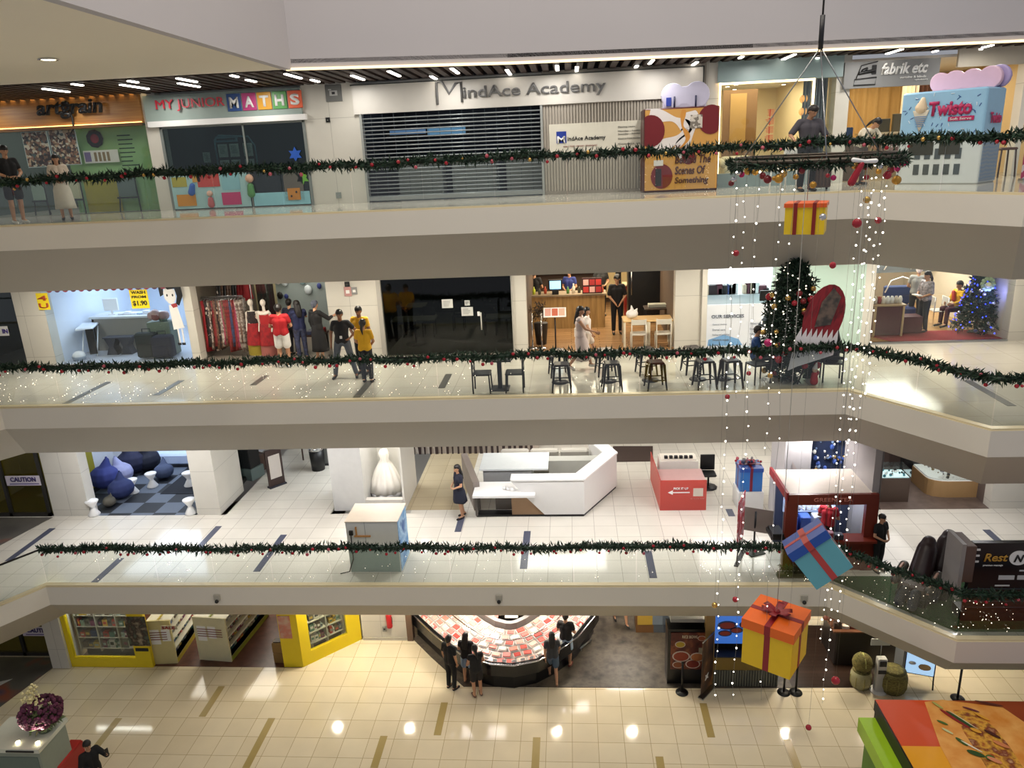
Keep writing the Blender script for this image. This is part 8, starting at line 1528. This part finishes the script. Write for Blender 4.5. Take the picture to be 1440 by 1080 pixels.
# single baubles on thin wires
for i, (px, py, r, m, nm) in enumerate(((1035, 356, .045, RED, 'red'), (1205, 314, .055, RED, 'red'), (1171, 373, .04, RED, 'red'), (1235, 310, .045, RED, 'red'), (1219, 281, .04, GOLDB, 'gold'), (1157, 305, .04, SILVER, 'silver'), (1053, 525, .035, RED, 'red'), (1023, 558, .035, RED, 'red'), (1080, 482, .05, MAG, 'magenta'), (1083, 528, .04, GOLDB, 'gold'), (1034, 843, .042, RED, 'red'), (1005, 851, .045, GOLDB, 'gold'), (1161, 869, .04, mat('#8a4a34', .3), 'bronze'), (1175, 957, .06, RED, 'red'), (1137, 1023, .042, RED, 'red'), (1101, 244, .06, GOLDB, 'gold'), (1107, 914, .04, GOLDB, 'gold'))):
    s_ = -1 if i % 3 else 1; Y = 9.3
    for _ in range(5): q = pt(px, py, Y=Y); Y = YC + s_ * max(0, rad * rad - (q.x - cx) ** 2) ** .5
    q = pt(px, py, Y=Y); T = thing('hanging_bauble', f'{nm} bauble on a thin wire, {("level with the top gallery edge", "level with the middle gallery", "level with the lowest gallery edge", "low near the ground floor")[0 if py < 400 else 1 if py < 700 else 2 if py < 900 else 3]}, {("leftmost", "left", "middle", "right", "rightmost")[min(4, max(0, int((px - 1000) / 50)))]} of that cluster', 'bauble', tuple(q))
    b = MB(); b.ball((0, 0, 0), r, None, 14); b.build('ball', m, T); b = MB(); b.tube([(0, 0, r), (0, 0, zr - q.z)], .0012, n=4); b.build('wire', mat('#6a6862', .4), T)
def hang(T, z): b = MB(); b.tube([(T.location.x, T.location.y, z), (T.location.x, T.location.y, zr)], .004, n=4); tag(b.build('hanging_wire', mat('#9a9890', .4)), 'thin wire holding the ' + T['label'][:T['label'].find(' gift')] + ' gift box', 'wire')
q = pt(1132, 327, Y=10.0); G = gift('small yellow gift box with orange lid and two dark red ribbons hanging high', tuple(q), .235, .34, '#f2cc1a', '#e8601c', '#8a1c14', bow=False, lid=.12, rib=.0, rot=(0, 0, R(-21))); hang(G, q.z + .4)
for o in [c for c in COL.objects if c.parent == G and c.name.startswith('ribbon')]: bpy.data.objects.remove(o)
for s in (-.11, .11): b = MB(); b.box(s - .022, s + .022, -.252, .252, -.002, .386); b.build('ribbon', mat('#8a1c14', .4), G)
q = pt(1088, 925, Y=9.3); G = gift('large yellow gift box with orange lid and red bow hanging over the ground floor', tuple(q), .34, .60, '#f2c61a', '#f06a18', '#8f1620', rot=(0, 0, R(-34)), lid=.2, rib=.085); hang(G, q.z + .75)
q = pt(1150, 780, Y=9.0); M_ = Matrix.Rotation(R(-38), 4, 'Y') @ Matrix.Rotation(R(-14), 4, 'X') @ Matrix.Rotation(R(0), 4, 'Z'); d = M_ @ Vector((0, 0, .27)); G = gift('tilted teal gift box with dark blue lid and red ribbon hanging by the lowest gallery', tuple(q - d), .27, .48, '#5fa3ae', '#1f4a9c', '#b03a34', rot=M_.to_euler(), lid=.2, bow=False, rib=.11); hang(G, q.z + .25)
# ================================================================== foreground
# food kiosk roof, lower right
Zr = 3.1; q = pt(1230, 984, Z=Zr); x0, y0 = q.x, q.y; T = thing('kebab_kiosk', 'food kiosk roof with orange and yellow panels and a big kebab picture, lime green edge', 'kiosk', (x0, y0, 0))
D = 4.2; b = MB(); b.box(0, 6, -D, 0, Zr - .25, Zr); b.build('roof_board', mat('#1c1816', .5), T)
b = MB(); b.box(.01, 1.15, -1.28, -.01, Zr, Zr + .012); b.build('orange_panel', mat('#d04a1a', .45, var=.02), T); b = MB(); b.box(.01, 1.15, -D, -1.28, Zr, Zr + .012); b.build('yellow_panel', mat('#e8a020', .45, var=.02), T)
b = MB(); b.box(1.15, 6, -D, -.01, Zr, Zr + .012); pic = b.build('picture_panel', noisy(((.3, '#8a3410'), (.5, '#a8501c'), (.7, '#c47424')), .5, .45, 2), T)
def flat(P, z, nm, m, par=None): b = MB(); b.slab(P, Zr + z, Zr + z + .006); return b.build(nm, m, par or pic)
def rp(px, py): q_ = pt(px, py, Z=Zr); return (q_.x - x0, q_.y - y0)
flat([rp(*p) for p in ((1300, 988), (1325, 985), (1410, 996), (1460, 1030), (1540, 1150), (1560, 1240), (1450, 1240), (1360, 1120), (1322, 1050))], .013, 'bread', noisy(((.3, '#d8862c'), (.7, '#eeb060')), 3))
flat([rp(*p) for p in ((1340, 1000), (1365, 1000), (1398, 1024), (1420, 1052), (1470, 1130), (1510, 1210), (1465, 1210), (1405, 1110), (1376, 1062), (1356, 1032))], .020, 'filling', noisy(((.3, '#a0401c'), (.45, '#e0a83c'), (.6, '#7a2c1c'), (.75, '#d8b080')), 5))
for i, (px, py, l, w, a, c) in enumerate(((1342, 1012, .62, .09, -58, '#8c1c18'), (1350, 1014, .6, .075, -58, '#2c4a20'), (1354, 1014, .62, .02, -58, '#d8d4b0'), (1325, 1018, .2, .06, -40, '#4a6a24'), (1332, 1030, .22, .06, -50, '#c8c890'), (1352, 1045, .25, .08, -60, '#3a5a20'), (1366, 1052, .4, .035, -50, '#e8e0c8'), (1372, 1062, .3, .12, -30, '#2a4a1c'), (1392, 1068, .16, .14, 0, '#3f6a2c'), (1318, 994, .25, .06, -60, '#a8a858'), (1365, 1000, .3, .05, -30, '#6a2a34'), (1380, 1010, .3, .07, -50, '#e0a030'), (1372, 1030, .2, .09, -40, '#e0a030'), (1395, 1035, .3, .08, -50, '#4a1c14'), (1408, 1050, .28, .1, -40, '#d08050'), (1398, 1072, .25, .1, -40, '#d88a60'), (1390, 992, .5, .05, -18, '#5a2a20'), (1430, 1100, .35, .1, -50, '#4a7a2c'), (1450, 1130, .3, .12, -40, '#8c1c18'), (1470, 1170, .35, .1, -50, '#e0a83c'), (1490, 1190, .3, .12, -40, '#3a5a20'))):
    x, y = rp(px, py); ca, sa = math.cos(R(a)), math.sin(R(a)); flat([(x + ca * math.cos(t) * l / 2 - sa * math.sin(t) * w / 2, y + sa * math.cos(t) * l / 2 + ca * math.sin(t) * w / 2) for t in [k * .524 for k in range(12)]], .027 + i * .0015, 'garnish', mat(c))
b = MB(); b.box(-.35, -.02, -D, -.15, 2.45, 2.78); b.build('lime_edge', mat('#9cc41c', .4), T); b = MB(); b.box(-.22, -.04, -D, -.25, 0, 2.45); b.build('green_side', mat('#5a8a22', .5), T); b = MB(); b.box(-.02, 0, -D, -.1, 2.4, Zr); b.build('black_fascia', BLACK, T); b = MB(); b.box(0, 6, -D, -.3, 0, 2.4); b.build('kiosk_body', mat('#3a3a34'), T)
# flower booth, lower left
Zb = 2.1; q = pt(40, 1052, Z=Zb); T = thing('display_booth', 'white booth with lit top edge under the flower arrangement at the lower left', 'booth', (q.x, q.y, 0)); b = MB(); b.box(-1.1, .22, 0, .9, 0, Zb - .1); b.build('body', mat('#8a9284', .5), T); b = MB(); b.box(-1.15, .27, -.05, .95, Zb - .1, Zb); b.build('booth_top', mat('#cfd0c0', .3), T); b = MB(); b.box(-.5, .15, -.07, -.05, Zb - .07, Zb - .03); b.build('dark_slot', BLACK, T); b = MB(); b.box(-1.05, .15, -.01, 0, .2, Zb - .25); b.build('glass_front', mat('#5f7068', .1), T)
for i, x in enumerate((-.25, .22)):
    b = MB(); b.lathe([(.03, 0), (.05, .05), (.02, .06)], m=emat('#fff2cc', 6), n=10); o = b.build('booth_spotlight'); o.location = (q.x + x - .08, q.y + .12, Zb + .002); tag(o, ('left', 'right')[i] + ' of two small glowing spots on the flower booth top', 'lamp'); area('booth_lamp', (q.x + x, q.y + .12, Zb + .3), .1, 4, (1, .92, .7), rot=(R(180), 0, 0))
T = thing('flower_arrangement', 'round arrangement of plum purple flowers with cream sprays in a leafy vase', 'flowers', (q.x + .02, q.y + .55, Zb + .001), sc=1.18); random.seed(50)
b = MB(); b.lathe([(.12, 0), (.16, .18), (.2, .22)], n=20); b.build('vase', mat('#5f6a58'), T)
PUR = noisy(((.3, '#3a1628'), (.55, '#5e2742'), (.75, '#8a4468')), 9, .8); CRM = mat('#d8cc98', .7); b = MB(); b2_ = MB(); b3 = MB()
for k in range(330):
    d = Vector((random.gauss(0, 1), random.gauss(0, 1), random.gauss(0, .8))).normalized(); p = Vector((0, 0, .42)) + Vector((d.x * .36, d.y * .36, d.z * .26)); b.ball(tuple(p), random.uniform(.025, .05), None, 6)
for k in range(40): a = random.uniform(0, 6.28); leafy(b2_, (math.cos(a) * .22, math.sin(a) * .22, .2 + random.random() * .1), (0, 0, 1), .1, 7, .16, .02)
for k in range(70): t = random.random(); b3.ball((-.04 + random.gauss(0, .1 * (1.1 - t)), -.05 + random.gauss(0, .08), .62 + t * .42), random.uniform(.015, .03), None, 6)
b.build('purple_blooms', PUR, T)['kind'] = 'stuff'; b2_.build('leaves', noisy(((.3, '#4a5a34'), (.7, '#8a9a6a')), 9), T, fix=False)['kind'] = 'stuff'; b3.build('cream_sprays', CRM, T)['kind'] = 'stuff'
q = pt(97, 1042, Z=1.25); T = thing('red_booth_panel', 'red box seat panel between the flower booth and the person in black', 'seat', (q.x + .12, q.y - .1, 0)); b = MB(); b.bev(-.16, .16, -.7, .2, 0, 1.2, .03); b.build('body', mat('#a01c14', .5), T); b = MB(); b.bev(-.14, .14, -.68, .18, 1.2, 1.23, .02); b.build('cushion', mat('#b8241a', .6), T)
q = pt(119, 1046, Z=1.62); person('person in black holding up a phone at the lower left edge of the ground floor', (q.x + .05, q.y, 0), R(60), pose=merge(FRONT, dict(ea=(.28, -.2, 1.2), wa=(.2, -.42, 1.38), ha=(.18, -.46, 1.47))), h=1.68, top='#09090b', sleeve=1.7, bottom='trousers', bcol='#0a0a0c', extra=lambda T, J, H: MB().bev(.14, .22, -.50, -.485, 1.44, 1.60, .004).build('phone', BLACK, T))
